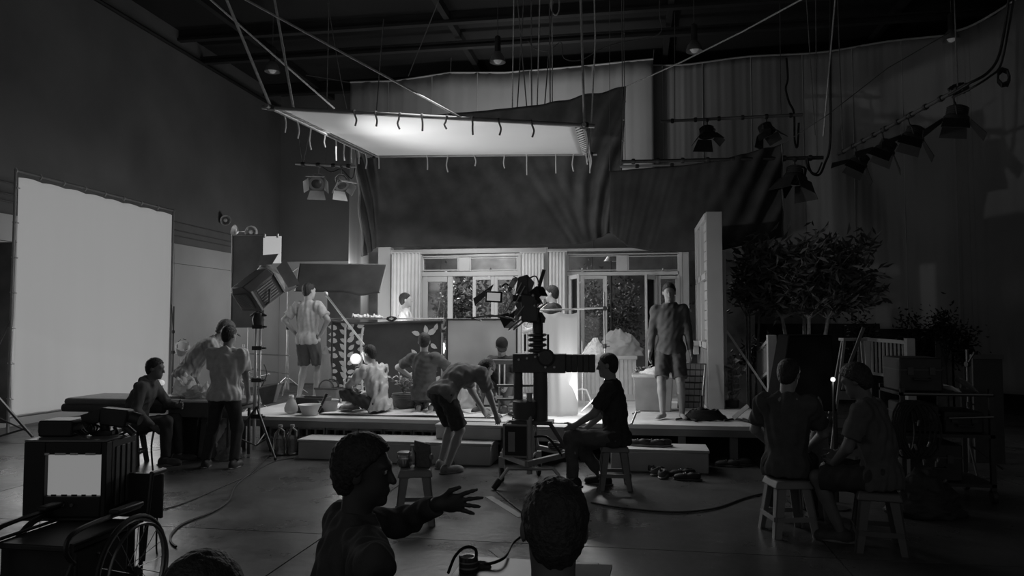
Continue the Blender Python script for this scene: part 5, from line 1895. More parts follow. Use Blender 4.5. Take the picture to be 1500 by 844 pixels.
def heap(name, c, r, h, label, cat, mat, seed=0, n=36, amp=.18, group=None, floor_z=None):
    """crumpled soft pile: ridged dome"""
    c = V3(c)
    rs = random.Random(seed)
    ph = [rs.uniform(0, 6.28) for _ in range(8)]
    vs, fs = [], []
    n = 56
    m = 26
    off = Vector((rs.uniform(0, 50), rs.uniform(0, 50), rs.uniform(0, 50)))
    sc_ = max(r[0], r[1], h)
    for j in range(m + 1):
        v = j / m
        for i in range(n):
            a = 2 * PI * i / n
            rr = max(0, 1 - v ** 1.7) ** .6
            p_ = Vector((rr * math.cos(a), rr * math.sin(a), v))
            q_ = Vector((p_.x * r[0], p_.y * r[1], p_.z * h)) / sc_
            nz = mnoise.noise(q_ * 2.2 + off) * 1.3 + abs(mnoise.noise(q_ * 5 + off)) * 1.1 - .3 + abs(mnoise.noise(q_ * 11 + off)) * .5
            k = 1 + amp * 1.3 * nz
            k2 = 1 + amp * 1.2 * (mnoise.noise(q_ * 3 + off * 2) + abs(mnoise.noise(q_ * 7 - off)) - .3) * (1 if v > .02 else 0)
            vs.append((c.x + r[0] * p_.x * k, c.y + r[1] * p_.y * k, c.z + max(0, h * v * k2)))
    for j in range(m):
        for i in range(n):
            fs.append((j * n + i, j * n + (i + 1) % n, (j + 1) * n + (i + 1) % n, (j + 1) * n + i))
    fs.append(tuple(range(n - 1, -1, -1)))
    o = mesh_obj(name, vs, fs, mat)
    tag(o, label, cat, group)
    return o


heap('plastic_sheet', at(908, 521, 12.1), (.33, .2), .42, 'heap of pale plastic sheeting piled on the bench', 'plastic sheet', SHEER('plastic_film', .55, .35, .92), 3)
heap('white_bundle', at(872, 521, 12.15), (.16, .14), .28, 'white cloth bundle on the left end of the bench', 'bundle', WHITECLOTH, 5)
# storage bin with things on top
Yb = 10.55
x0, x1 = at(928, 570, Yb).x, at(986, 570, Yb).x
zt_ = at(955, 549, Yb).z
t = thing('storage_bin', ((x0 + x1) / 2, Yb + .2, ST), 'large grey storage bin behind the barefoot person on stage', 'bin')
MB().hexa([(x0 + .03, Yb + .02, ST), (x1 - .03, Yb + .02, ST), (x1 - .03, Yb + .38, ST), (x0 + .03, Yb + .38, ST), (x0, Yb, zt_ - .03), (x1, Yb, zt_ - .03), (x1, Yb + .4, zt_ - .03), (x0, Yb + .4, zt_ - .03)]).build('tub', M('bin_grey', .2, .6), t, .01)
MB().span((x0 - .02, Yb - .02, zt_ - .04), (x1 + .02, Yb + .42, zt_)).build('lid', M('bin_lid', .4, .5), t, .01)
heap('white_bundle', ((x0 + x1) / 2 + .05, Yb + .2, zt_), (.2, .14), .1, 'white crumpled cloth lying on the grey bin lid', 'bundle', WHITECLOTH, 8)
# plant in a jar left of the bin
def leafy(name, loc, label, h, n, spread, jar_h, jar_r, leafg=.25, jarmat=None, lsize=.05, cat='plant', seed=0, stemg=.2, parts=('vase', 'leaf', 'stem'), leafn='foliage'):
    t = thing(name, loc, label, cat)
    l = V3(loc)
    if jar_h:
        MB().lathe([(jar_r * .8, 0), (jar_r, jar_h * .4), (jar_r * .75, jar_h * .8), (jar_r * .8, jar_h)], l, ONE, 16).build(parts[0], jarmat or GLASS('jar_glass', .15, .8), t)
    rs = random.Random(seed)
    lf, st = MB(), MB()
    for k in range(n):
        a = rs.uniform(0, 6.28)
        tip = l + Vector((math.cos(a) * spread * rs.uniform(.2, 1), math.sin(a) * spread * rs.uniform(.2, 1), jar_h + h * rs.uniform(.5, 1)))
        base = l + Vector((0, 0, jar_h * .6))
        mid = base.lerp(tip, .5) + Vector((0, 0, h * .12))
        pts = spline([base, mid, tip], 4)
        st.path(pts, .005, 4)
        for q in range(7):
            c = pts[min(len(pts) - 1, 2 + q)] if q < 6 else tip
            add_leaf(lf, c, rs, lsize * rs.uniform(.6, 1.2))
    st.build(parts[2], M('plant_stem', stemg, .8), t)
    o = lf.build(leafn, M('leaf_%02d' % int(leafg * 100), leafg, .6, var=.3), t, smooth=False)
    o['kind'] = 'stuff'
    return t


def add_leaf(mb, c, rs, s, d=None, w=.28):
    d = d or Vector((rs.uniform(-1, 1), rs.uniform(-1, 1), rs.uniform(-.4, .9))).normalized()
    x = d.cross(Vector((rs.uniform(-1, 1), rs.uniform(-1, 1), rs.uniform(-1, 1))))
    x = x.normalized() if x.length > 1e-3 else Vector((1, 0, 0))
    n = d.cross(x) * s * .12
    mb.add([c, c + d * s * .5 + x * s * w + n, c + d * s, c + d * s * .5 - x * s * w + n, c + d * s * .45 - n * .3], [(0, 1, 4), (1, 2, 4), (2, 3, 4), (3, 0, 4)])


leafy('potted_plant', P_(942, 11.2), 'glass jar of pale flowers between the bench and the grey bin', .25, 12, .14, .34, .07, .42, None, .05, 'flowers', 2)
leafy('potted_plant', P_(512, 10.0), 'small dark leafy plant in a vase near the round work light', .24, 12, .14, .18, .06, .1, M('vase_grey', .22, .4), .055, 'plant', 4)
# grid rack leaning on the flat
q = Vector((.74, 11.0, ST))
t = thing('grid_panel', q, 'grey grid panel leaning against the white side flat', 'panel')
gx0, gx1 = at(992, 570, 11.0).x, at(1031, 570, 11.0).x
gz = at(1010, 533, 11.0).z
GP = M('grid_panel_grey', .14, .7)
lean = lambda u, v: Vector((lerp(gx0, gx1, u) + .05 * v, 11.0 + .12 * v, ST + (gz - ST) * v))
b = MB()
b.hexa([lean(0, 0), lean(1, 0), lean(1, 0) + Vector((0, .03, 0)), lean(0, 0) + Vector((0, .03, 0)), lean(0, 1), lean(1, 1), lean(1, 1) + Vector((0, .03, 0)), lean(0, 1) + Vector((0, .03, 0))]).build('backing', M('grid_backing', .07, .8), t)
for i in range(5):
    for j in range(7):
        a, c = lean(i / 5 + .02, j / 7 + .015), lean(i / 5 + .18, j / 7 + .125)
        MB().hexa([(a.x, a.y - .015, a.z), (c.x, a.y - .015, a.z), (c.x, a.y + .005, a.z), (a.x, a.y + .005, a.z), (a.x, c.y - .015, c.z), (c.x, c.y - .015, c.z), (c.x, c.y + .005, c.z), (a.x, c.y + .005, c.z)]).build('grid_tile', GP, t)
q = Vector((at(1027, 600, 10.7).x, 10.7, ST))
t = MB().tube(q, at(1033, 535, 10.85), .012).build('metal_rod', STEEL)
tag(t, 'thin metal rod leaning beside the grid panel on the flat', 'rod')
# cable heap on the stage right
q = P_(1032, 9.75)
t = thing('cable_heap', q, 'dark heap of coiled cable lying at the stage right edge', 'cable coil')
for k in range(9):
    rr = .24 - .012 * k
    MB().path([q + Vector((rr * math.cos(i * .35) * 1.1, rr * .55 * math.sin(i * .35), .015 + .012 * k + .01 * math.sin(3 * i + k))) for i in range(18)], .014, 5, True).build('coil_turn', CABLE, t)
MB().lathe([(.05, 0), (.05, .06), (.015, .08), (.012, .22)], q + Vector((-.05, 0, .08)), (.05, 0, 1), 12).build('plug', BLACKMETAL, t)
for k, (xa, xb) in enumerate(((1060, 1098), (990, 1020))):
    o = MB().path(spline([P_(xa, 9.6) + ONE * .012, P_((xa + xb) / 2, 9.75) + ONE * .012, P_(xb, 9.5) + ONE * .012, P_(xb - 10, 9.8) + ONE * .012], 5), .014).build('power_cable', CABLE)
    tag(o, ('black cable snaking along the deck right of the cable heap', 'black cable on the deck by the barefoot feet')[k], 'cable')
o = MB().bar(P_(1080, 9.7) + Vector((-.05, 0, .03)), P_(1090, 9.6) + Vector((.05, 0, .2)), .03, .05).build('wood_offcut', M('offcut', .35, .8))
tag(o, 'pale timber offcut propped at the right stage corner', 'timber')

# left end of the stage: box, basin, bottle, paddle, basket
q = P_(460, 9.75)
t = thing('wooden_crate', q, 'dark wooden crate under the standing crew at the left stage end', 'crate')
MB().span(q + Vector((-.2, -.12, 0)), q + Vector((.2, .12, .02))).build('bottom', M('crate_dark', .07, .8), t)
for y in (-.12, .12):
    MB().span(q + Vector((-.2, y - .01, .0)), q + Vector((.2, y + .01, .2))).build('side_board', M('crate_dark'), t, .003)
for x in (-.2, .2):
    MB().span(q + Vector((x - .01, -.11, .0)), q + Vector((x + .01, .11, .2))).build('end_board', M('crate_dark'), t, .003)
q = P_(427, 9.5)
t = thing('glass_flask', q, 'pear shaped pale flask on the left stage edge', 'bottle')
MB().lathe([(.04, 0), (.085, .03), (.09, .08), (.06, .16), (.03, .2), (.03, .22)], q, ONE, 18).build('body', SHEER('frosted_plastic', .5, .5, .85), t)
MB().lathe([(.034, .215), (.034, .245)], q, ONE, 14).build('cap', WHITECLOTH, t)
q = P_(455, 9.42)
t = thing('plastic_basin', q, 'white plastic basin on the left stage edge', 'basin')
MB().lathe([(.1, .005), (.15, .13), (.165, .135), (.16, .122), (.145, .12), (.095, .02)], q, ONE, 24, False).lathe([(.1, 0), (.1, .008)], q, ONE, 24).build('bowl', M('basin_white', .6, .4), t)
MB().tube(q + Vector((.12, -.01, .04)), q + Vector((.22, .02, .28)), .014, .02).build('ladle', M('ladle_black', .03, .4), t)
q = P_(480, 9.75)
t = thing('plastic_bucket', q, 'pale plastic tub right of the white basin', 'tub')
MB().lathe([(.12, .005), (.15, .16), (.16, .165), (.142, .155), (.11, .02)], q, ONE, 22, False).lathe([(.12, 0), (.12, .008)], q, ONE, 22).build('bowl', M('tub_pale', .45, .4), t)
q = P_(482, 10.9)
t = thing('hand_basket', q, 'dark handled basket with fabric sides behind the left stage props', 'basket')
MB().hexa([q + Vector(v) for v in ((-.15, -.1, 0), (.15, -.1, 0), (.15, .1, 0), (-.15, .1, 0), (-.18, -.12, .22), (.18, -.12, .22), (.18, .12, .22), (-.18, .12, .22))]).build('body', M('basket_grey', .16, .9, bump=.3), t, .01)
MB().path([q + Vector((-.18, -.12, .22)), q + Vector((.18, -.12, .22)), q + Vector((.18, .12, .22)), q + Vector((-.18, .12, .22))], .014, 6, True).build('rim', M('basket_rim', .05, .7), t)
for y in (-.1, .1):
    MB().path([q + Vector((.12 * math.cos(PI * k / 10), y, .22 + .13 * math.sin(PI * k / 10))) for k in range(11)], .01).build('handle', M('basket_rim'), t)
heap('white_bundle', P_(496, 9.9), (.2, .14), .1, 'folded white cloth on deck right of the tubs', 'bundle', WHITECLOTH, 15)
o = heap('white_bundle', P_(575, 10.35), (.34, .2), .07, 'spread white cloth on the mat between the two sitting crew', 'bundle', WHITECLOTH, 16)
# clear bag hanging from the leaf screen end
o = heap('plastic_bag', P_(477, 11.05), (.12, .1), .85, 'tall clear plastic bag standing left of the leaf screen', 'bag', SHEER('clear_bag', .4, .5, .6), 21, amp=.12)
# wicker basket and plants between the sitting crew
q = P_(594, 10.3)
t = thing('wicker_basket', q, 'round wicker basket beside the kneeling person', 'basket')
for k in range(9):
    MB().path([q + Vector(((.14 + .05 * math.sin(k / 8 * 2.2)) * math.cos(i * PI / 10), (.12 + .04 * math.sin(k / 8 * 2.2)) * math.sin(i * PI / 10), .015 + k * .024)) for i in range(20)], .014, 5, True).build('wicker_ring', M('wicker', .2, .8, bump=.4), t)
MB().lathe([(.02, .005), (.14, .01), (.18, .12), (.16, .2)], q, ONE, 20, False).build('lining', M('basket_lining', .1, .9), t)
leafy('flower_bunch', q + Vector((-.02, .02, .2)), 'bunch of pale leaves and flowers in the wicker basket', .26, 14, .2, 0, 0, .4, None, .075, 'flowers', 9)
heap('white_bundle', P_(688, 10.45), (.13, .12), .55, 'tall crumpled white fabric bundle in front of the translucent frame', 'bundle', WHITECLOTH, 31, amp=.25)
o = MB().path(spline([P_(672, 10.2) + ONE * .012, P_(690, 9.7) + ONE * .012, P_(705, 9.9) + ONE * .012, P_(725, 9.8) + ONE * .012, P_(715, 9.5) + ONE * .012], 6), .02).build('rope_length', M('pale_ring'))
tag(o, 'pale rope lying on the mat by the twin pole stand', 'rope')
o = MB().path(spline([P_(765, 9.5) + ONE * .012, P_(745, 9.8) + ONE * .012, P_(760, 10.2) + ONE * .012, P_(752, 10.6) + ONE * .012], 6), .014).build('power_cable', CABLE)
tag(o, 'black cable on the deck behind the camera stand', 'cable')
# tee stick leaning at the right of the stool person
o = MB().tube(Vector((at(925, 628, 9.12).x, 9.12, SZ + .01)), at(932, 604, 9.3), .014).tube(at(926, 606, 9.3), at(938, 603, 9.3), .014).build('tee_handle_bar', STEEL)
tag(o, 'small steel T bar standing on the deck edge beside the stool sitter', 'rod')
# ================================================================== LEFT TABLE
t = thing('work_table', (-5.4, 9.0, 0), 'long padded work table in front of the glowing screen', 'table')
q0, q1 = at(140, 600, 8.6), at(352, 600, 8.6)
TZ = .66
MB().span((q0.x - .1, 8.42, TZ - .06), (q1.x, 9.1, TZ - .02)).build('board', M('table_board', .12, .8), t, .006)
pad = MB().path(spline([(q0.x - .28, 9.15, TZ + .03), (q0.x + .3, 9.15, TZ + .035), (q1.x - .3, 9.15, TZ + .03), (q1.x, 9.15, TZ + .03)], 8), .05, 10)
MB().span((q0.x - .3, 8.4, TZ - .02), (q1.x + .02, 9.14, TZ + .07)).build('padded_top', M('pad_cloth', .2, .9, var=.15, bump=.2), t, .04)
MB().tube((q0.x - .3, 8.42, TZ - .05), (q1.x - .9, 8.42, TZ - .05), .05, n=12).build('rolled_edge', M('pad_roll', .1, .9), t)
for x in (q0.x, q1.x - .1):
    for y in (8.5, 9.0):
        MB().tube((x, y, 0), (x, y, TZ - .06), .02).build('leg', DARKSTEEL, t)
MB().span((at(250, 612, 8.42).x, 8.37, TZ - .13), (q1.x + .02, 8.41, TZ + .05)).build('front_skirt', M('pad_roll'), t)
heap('plastic_bag', (at(272, 580, 8.75).x, 8.75, TZ + .07), (.17, .15), .3, 'tall crumpled clear plastic bag on the padded table', 'bag', SHEER('clear_film', .62, .4, .8), 41, amp=.3)
heap('plastic_bag', (at(300, 590, 8.7).x, 8.65, TZ + .07), (.2, .15), .17, 'low crumpled plastic bag of goods on the padded table', 'bag', SHEER('clear_film'), 42, amp=.35)
heap('plastic_bag', (at(325, 592, 8.85).x, 8.85, TZ + .07), (.14, .12), .22, 'pale plastic bag half hidden behind the grey tee at the table', 'bag', SHEER('clear_film'), 43, amp=.3)
o = MB().box((at(255, 592, 8.6).x, 8.6, TZ + .085), (.16, .12, .03), (0, 0, .4)).build('flat_packet', M('packet_grey', .3, .5), None, .005)
tag(o, 'flat pale packet lying left of the plastic bags on the table', 'packet')
q = Vector((at(300, 655, 8.7).x, 8.75, 0))
t = thing('cardboard_box', q, 'pale upright box standing under the padded table', 'box')
MB().span(q + Vector((-.2, -.15, 0)), q + Vector((.2, .2, .5))).build('body', M('cardboard', .14, .8), t, .01)
MB().span(q + Vector((-.21, -.16, .46)), q + Vector((.21, .21, .52))).build('lid_edge', M('cardboard_lid', .18, .8), t, .006)
q = Vector((at(268, 660, 8.6).x, 8.7, 0))
t = thing('storage_bin', q, 'black square bin under the table behind the seated knee', 'bin')
MB().hexa([q + Vector(v) for v in ((-.2, -.15, 0), (.2, -.15, 0), (.2, .15, 0), (-.2, .15, 0), (-.24, -.18, .5), (.24, -.18, .5), (.24, .18, .5), (-.24, .18, .5))]).build('tub', BLACKPLASTIC, t, .01)
MB().span(q + Vector((-.25, -.19, .48)), q + Vector((.25, .19, .52))).build('rim', M('bin_rim', .03, .5), t)
heap('black_bundle', q + Vector((0, 0, .52)), (.2, .13), .1, 'dark bundle lying on the black bin under the table', 'bundle', BLACKCLOTH, 44)
heap('plastic_bag', (at(331, 690, 8.55).x, 8.6, 0), (.17, .14), .42, 'tall clear plastic rubbish bag on the floor under the table', 'bag', SHEER('rubbish_film', .3, .4, .75), 45, amp=.25)
# small fan-like work lamp behind the table
q = Vector((at(266, 512, 11.0).x, 11.0, at(266, 512, 11.0).z))
t = thing('work_lamp', (q.x, q.y, 0), 'small reflector work lamp on a thin stand at the screen edge', 'lamp')
MB().lathe([(.04, -.12), (.07, -.08), (.11, .03), (.12, .07), (.11, .07), (.05, -.02)], q, (.5, -.4, .75), 16).build('reflector', M('pale_ring'), t)
for k in range(6):
    MB().path([q + Vector((.5, -.4, .75)).normalized() * .09 + Vector((.1 * math.cos(a_ + k), 0, .1 * math.sin(a_ + k))) for a_ in (0, .6)], .005).build('guard_wire', BLACKMETAL, t)
MB().tube((q.x - .02, q.y, .02), (q.x - .02, q.y, q.z - .08), .014).build('pole', STEEL, t)
for k in range(3):
    a_ = k * 2.094
    MB().tube((q.x - .02, q.y, .3), (q.x - .02 + .3 * math.cos(a_), q.y + .3 * math.sin(a_), .01), .01).build('leg', STEEL, t)
bulb(at(237, 561, 8.5), .035, 'small bright lamp on the table edge before the seated face', .42, TZ + .07)
cstand('light_stand', (at(356, 560, 10.4).x, 10.4, 0), 1.35, 'low steel stand with clamps between table and stage', [(1.215, at(424, 521, 10.4)), (.8, at(395, 548, 10.2)), (1.0, at(424, 548, 10.4)), (1.25, at(352, 518, 10.1))], .45)
cstand('light_stand', (at(343, 560, 11.2).x, 11.2, 0), 1.25, 'second steel stand half hidden behind the grey tee', [(1.2, at(360, 540, 11.0)), (1.0, at(330, 505, 11.1))], .4)
# small round lamps and cables on the left wall
for (px, py, Y, lab) in ((329, 322, 17.0, 'small round lamp fixed to the left wall cables'), (366, 339, 14.0, 'small twin reflector lamp above the narrow black flag')):
    q = at(px, py, Y)
    t = thing('wall_lamp', q, lab, 'lamp')
    MB().lathe([(.03, 0), (.1, .06), (.13, .14), (.12, .14), (.08, .06)], q, (.6, -.7, -.2), 16, False).build('reflector', M('pale_ring'), t)
    MB().ball(q + Vector((.05, -.05, -.02)), .05, 10).build('bulb', M('lamp_bulb_white', .7, .3), t)
    MB().tube(q, (XL + .05 if Y > 15 else q.x, q.y, q.z + (.02 if Y > 15 else -.6)), .012).build('bracket', DARKROPE, t)
    if Y < 15:
        MB().lathe([(.03, 0), (.1, .06), (.12, .1), (.11, .1), (.07, .05)], q + Vector((-.25, 0, 0)), (-.4, -.7, .1), 16, False).build('reflector', M('pale_ring'), t)
        MB().tube(q, q + Vector((-.25, 0, 0)), .012).tube(q + Vector((0, 0, -.6)), Vector((q.x, q.y, 0)), .012).build('stand_pole', STEEL, t)
for z in (3.9, 3.72, 3.6):
    MB().path([(XL + .03, 9, z + .05), (XL + .03, 14, z), (XL + .03, YB - .1, z - .03)], .012).build('wall_cable', M('wall_cable_grey', .15, .7), wl)

# ================================================================== STOOLS
def stool(loc, rz, label, g, h=.43, s=.30, group=None):
    t = thing('plastic_stool', loc, label, 'stool', group)
    m = M('stool_plastic_%02d' % int(g * 100), g, .45, var=.08)
    t.rotation_euler = (0, 0, rz)
    l = V3(loc)
    Rz = Matrix.Rotation(rz, 3, 'Z')
    W = lambda x, y, z: l + Rz @ Vector((x, y, z))
    a = s * .42
    b_ = s * .56
    bm = MB()
    bm.hexa([W(-a - .02, -a - .02, h - .06), W(a + .02, -a - .02, h - .06), W(a + .02, a + .02, h - .06), W(-a - .02, a + .02, h - .06), W(-a, -a, h), W(a, -a, h), W(a, a, h), W(-a, a, h)])
    o = bm.build('seat', m, t, .012)
    for sx in (-1, 1):
        for sy in (-1, 1):
            w1, w2 = .075, .055
            T = Vector((sx * a, sy * a, h - .05))
            B_ = Vector((sx * b_, sy * b_, 0))
            L_ = MB()
            for dx, dy in ((1, 0), (0, 1)):
                e = Vector((-sx * dx, -sy * dy, 0))
                n = Vector((-sx * (1 - dx), -sy * (1 - dy), 0)) * .012
                L_.hexa([W(*(B_)), W(*(B_ + e * w2)), W(*(B_ + e * w2 + n)), W(*(B_ + n)), W(*(T)), W(*(T + e * w1)), W(*(T + e * w1 + n)), W(*(T + n))])
            L_.build('leg', m, t)
    for k in range(4):
        c, s_ = [(1, 0), (0, 1), (-1, 0), (0, -1)][k]
        f = lerp(b_, a, .35)
        p, q = Vector((c * f - s_ * f * .9, s_ * f + c * f * .9, h * .33)), Vector((c * f + s_ * f * .9, s_ * f - c * f * .9, h * .33))
        MB().bar(W(*p), W(*q), .012, .035).build('cross_rail', m, t)
    return t


stool(onfloor(189, 8.13), .25, 'dark plastic stool under the person in the dark jumper', .12)
stool(onfloor(900, 7.75), .1, 'grey plastic stool under the person with the lit profile', .2)
ct = stool(Vector((at(608, 730, 6.15).x, 6.15, 0)), .28, 'grey plastic stool in the middle carrying a jar, bottle and pouch', .26, .45, .3)
stool(onfloor(1153, 6.3), .2, 'pale plastic stool under the person with turned back at right', .2, .43, .32)
stool(onfloor(1284, 5.98), -.15, 'dark plastic stool under the hunched person at far right', .1, .43, .32)

# things on the middle stool
sl = Vector((at(608, 730, 6.15).x, 6.15, .452))
t = thing('glass_jar', sl + Vector((-.1, .02, 0)), 'squat clear jar with a lid on the middle stool', 'jar')
MB().lathe([(.05, 0), (.062, .01), (.062, .085), (.055, .1)], sl + Vector((-.1, .02, 0)), ONE, 18).build('body', GLASS('jar_glass'), t)
MB().lathe([(.058, .1), (.06, .12), (.05, .125)], sl + Vector((-.1, .02, 0)), ONE, 18).build('lid', M('jar_lid', .3, .4), t)
MB().lathe([(.055, .005), (.056, .06)], sl + Vector((-.1, .02, 0)), ONE, 18).build('contents', M('jar_contents', .25, .8), t)
q = sl + Vector((-.015, -.04, 0))
t = thing('water_bottle', q, 'small clear water bottle on the middle stool', 'bottle')
MB().lathe([(.028, 0), (.032, .01), (.032, .05), (.029, .06), (.032, .07), (.032, .12), (.014, .155), (.013, .17)], q, ONE, 16).build('body', GLASS('jar_glass'), t)
MB().lathe([(.016, .168), (.016, .19)], q, ONE, 12).build('cap', M('jar_lid'), t)
q = sl + Vector((.07, .03, 0))
t = thing('foil_pouch', q, 'crumpled upright pouch on the right of the middle stool', 'pouch')
MB().hexa([q + Vector(v) for v in ((-.07, -.04, 0), (.06, -.04, 0), (.06, .04, 0), (-.07, .04, 0), (-.09, -.008, .22), (.05, -.012, .19), (.05, .012, .19), (-.09, .008, .22))]).build('body', M('pouch_grey', .12, .5, bump=.8, bscale=30), t, .008)
MB().lathe([(.02, -.01), (.028, .0), (.02, .01)], q + Vector((.07, -.03, .09)), (1, -.4, .2), 12).build('spout_cap', M('jar_lid'), t)

# water jugs on the floor
for k, px in enumerate((413, 428)):
    q = Vector((at(px, 655, 9.0).x, 8.95 + .05 * k, 0))
    t = thing('water_jug', q, ('large clear water jug on the floor, left of two', 'large clear water jug on the floor beside the step box')[k], 'jug', 'water jugs by the stage')
    MB().lathe([(.075, 0), (.085, .02), (.08, .1), (.086, .12), (.08, .18), (.086, .2), (.07, .27), (.025, .33), (.022, .36)], q, ONE, 18).build('body', GLASS('jug_plastic', .18, .85), t)
    MB().lathe([(.028, .35), (.028, .38)], q, ONE, 12).build('cap', M('jar_lid'), t)
    MB().path([q + Vector((.02, -.03, .34)), q + Vector((.08, -.05, .31)), q + Vector((.08, -.05, .24))], .01).build('handle', M('jar_lid'), t)

# ================================================================== SHOES
def make_shoe(loc, rz, label, g, soleg, group=None):
    t = thing('loose_shoe', loc, label, 'shoe', group)
    t.rotation_euler = (0, 0, rz)
    B = Blob()
    cut = (np.array((0, 0, 0.02)), np.array((0, 0, -1.0)))
    B.ell((0, -.06, .045), (.042, .065, .06), None, .02, cut)
    B.ell((0, .07, .03), (.047, .09, .045), None, .04, cut)
    B.sub((0, -.065, .1), (.026, .05, .05), None, .01)
    o = B.mesh('upper', M('shoe_upper_%02d' % int(g * 100), g, .6, var=.3, scale=20), .008)
    o.parent = t
    C = Blob()
    C.ell((0, .01, .012), (.05, .155, .02), None, .01, (np.array((0, 0, 0.0)), np.array((0, 0, -1.0))))
    o = C.mesh('sole', M('shoe_sole_%02d' % int(soleg * 100), soleg, .7), .008)
    o.parent = t
    for k in range(3):
        o = MB().tube((-.025, .03 + .022 * k, .078 - .008 * k), (.025, .035 + .022 * k, .078 - .008 * k), .005, n=5).build('lace', M('shoe_lace', .4, .9))
        o.parent = t
    return t


sh = [(947, 684, .5, .08, .3, 'pale soled sneaker, leftmost of the pair beside the stool sitter'),
      (952, 690, .2, .1, .3, 'grey sneaker lying just beside the leftmost sneaker on the floor'),
      (963, 695, -.5, .1, .25, 'grey sneaker in the middle of the floor row, toe to the right'),
      (971, 699, -.2, .1, .3, 'grey sneaker pointing at the camera in the middle of the floor row'),
      (936, 688, 1.2, .16, .3, 'worn pale shoe on its own near the stool leg'),
      (996, 690, 1.3, .02, .06, 'black shoe at the back of the dark pile on the floor'),
      (1002, 698, 1.6, .02, .05, 'black shoe in front of the dark pile on the floor'),
      (1009, 704, 1.5, .02, .08, 'black shoe nearest the camera in the dark pile'),
      (1068, 684, 1.4, .03, .06, 'dark shoe under the right stage edge, left one'),
      (1084, 682, 1.5, .05, .08, 'dark shoe under the right stage edge, right one')]
for px, py, rz, g, sg, lb in sh:
    q = floor_at(px, py, 0.0)
    make_shoe((q.x, q.y, 0), rz, lb, g, sg, 'shoes left below the stage')
for px, rz, lb in ((938, 1.35, 'dark shoe with pale trim on the wide step, left one'), (958, 1.25, 'dark sneaker with pale sole on the wide step, second from left'), (968, 1.75, 'dark sneaker on the wide step, rightmost one')):
    q = at(px, 652, 8.8)
    make_shoe((q.x, 8.8, .256), rz, lb, .04, .28, 'shoes on the wide step')

# ================================================================== CABLES ON THE FLOOR
def floor_cable(pts, label, r=.009, n=7):
    p = [floor_at(x, y, 0) + ONE * (r + .001) for x, y in pts]
    o = MB().path(spline(p, n), r, 5).build('floor_cable', CABLE)
    tag(o, label, 'cable')


floor_cable([(395, 668), (372, 690), (345, 713), (335, 735), (310, 752), (270, 768), (252, 783), (250, 795), (258, 803)], 'black cable curving over the floor left of the gesturing person')
floor_cable([(430, 672), (405, 676), (385, 685), (365, 697), (330, 712), (270, 738), (222, 752)], 'thin black cable running from the lamp stand to the wheelchair', .006)
floor_cable([(866, 738), (900, 744), (950, 750), (1000, 752), (1050, 746), (1090, 732), (1122, 724)], 'black cable lying across the floor between the head and the right stool')
floor_cable([(728, 722), (750, 740), (772, 757), (800, 775)], 'dark tape line leading from the camera stand towards the camera', .008)
# pale strips painting the streaks of light on the floor
for k, (x0, y0, x1, y1, lb) in enumerate(((716, 728, 764, 758, 'pale painted light streak on the floor by the camera stand foot'), (722, 805, 760, 835, 'pale painted light streak on the floor by the foreground table'))):
    a, b_ = floor_at(x0, y0), floor_at(x1, y1)
    o = MB().bar(a + ONE * .003, b_ + ONE * .003, .003, .07).build('floor_tape', M('painted_light_streak', .32, .6))
    d = (b_ - a).normalized()
    n_ = Vector((-d.y, d.x, 0)) * .035
    bpy.data.objects.remove(o)
    o = MB().hexa([a - n_, b_ - n_, b_ + n_, a + n_, a - n_ + ONE * .004, b_ - n_ + ONE * .004, b_ + n_ + ONE * .004, a + n_ + ONE * .004]).build('floor_tape', M('painted_light_streak', .32, .6))
    tag(o, lb, 'tape')

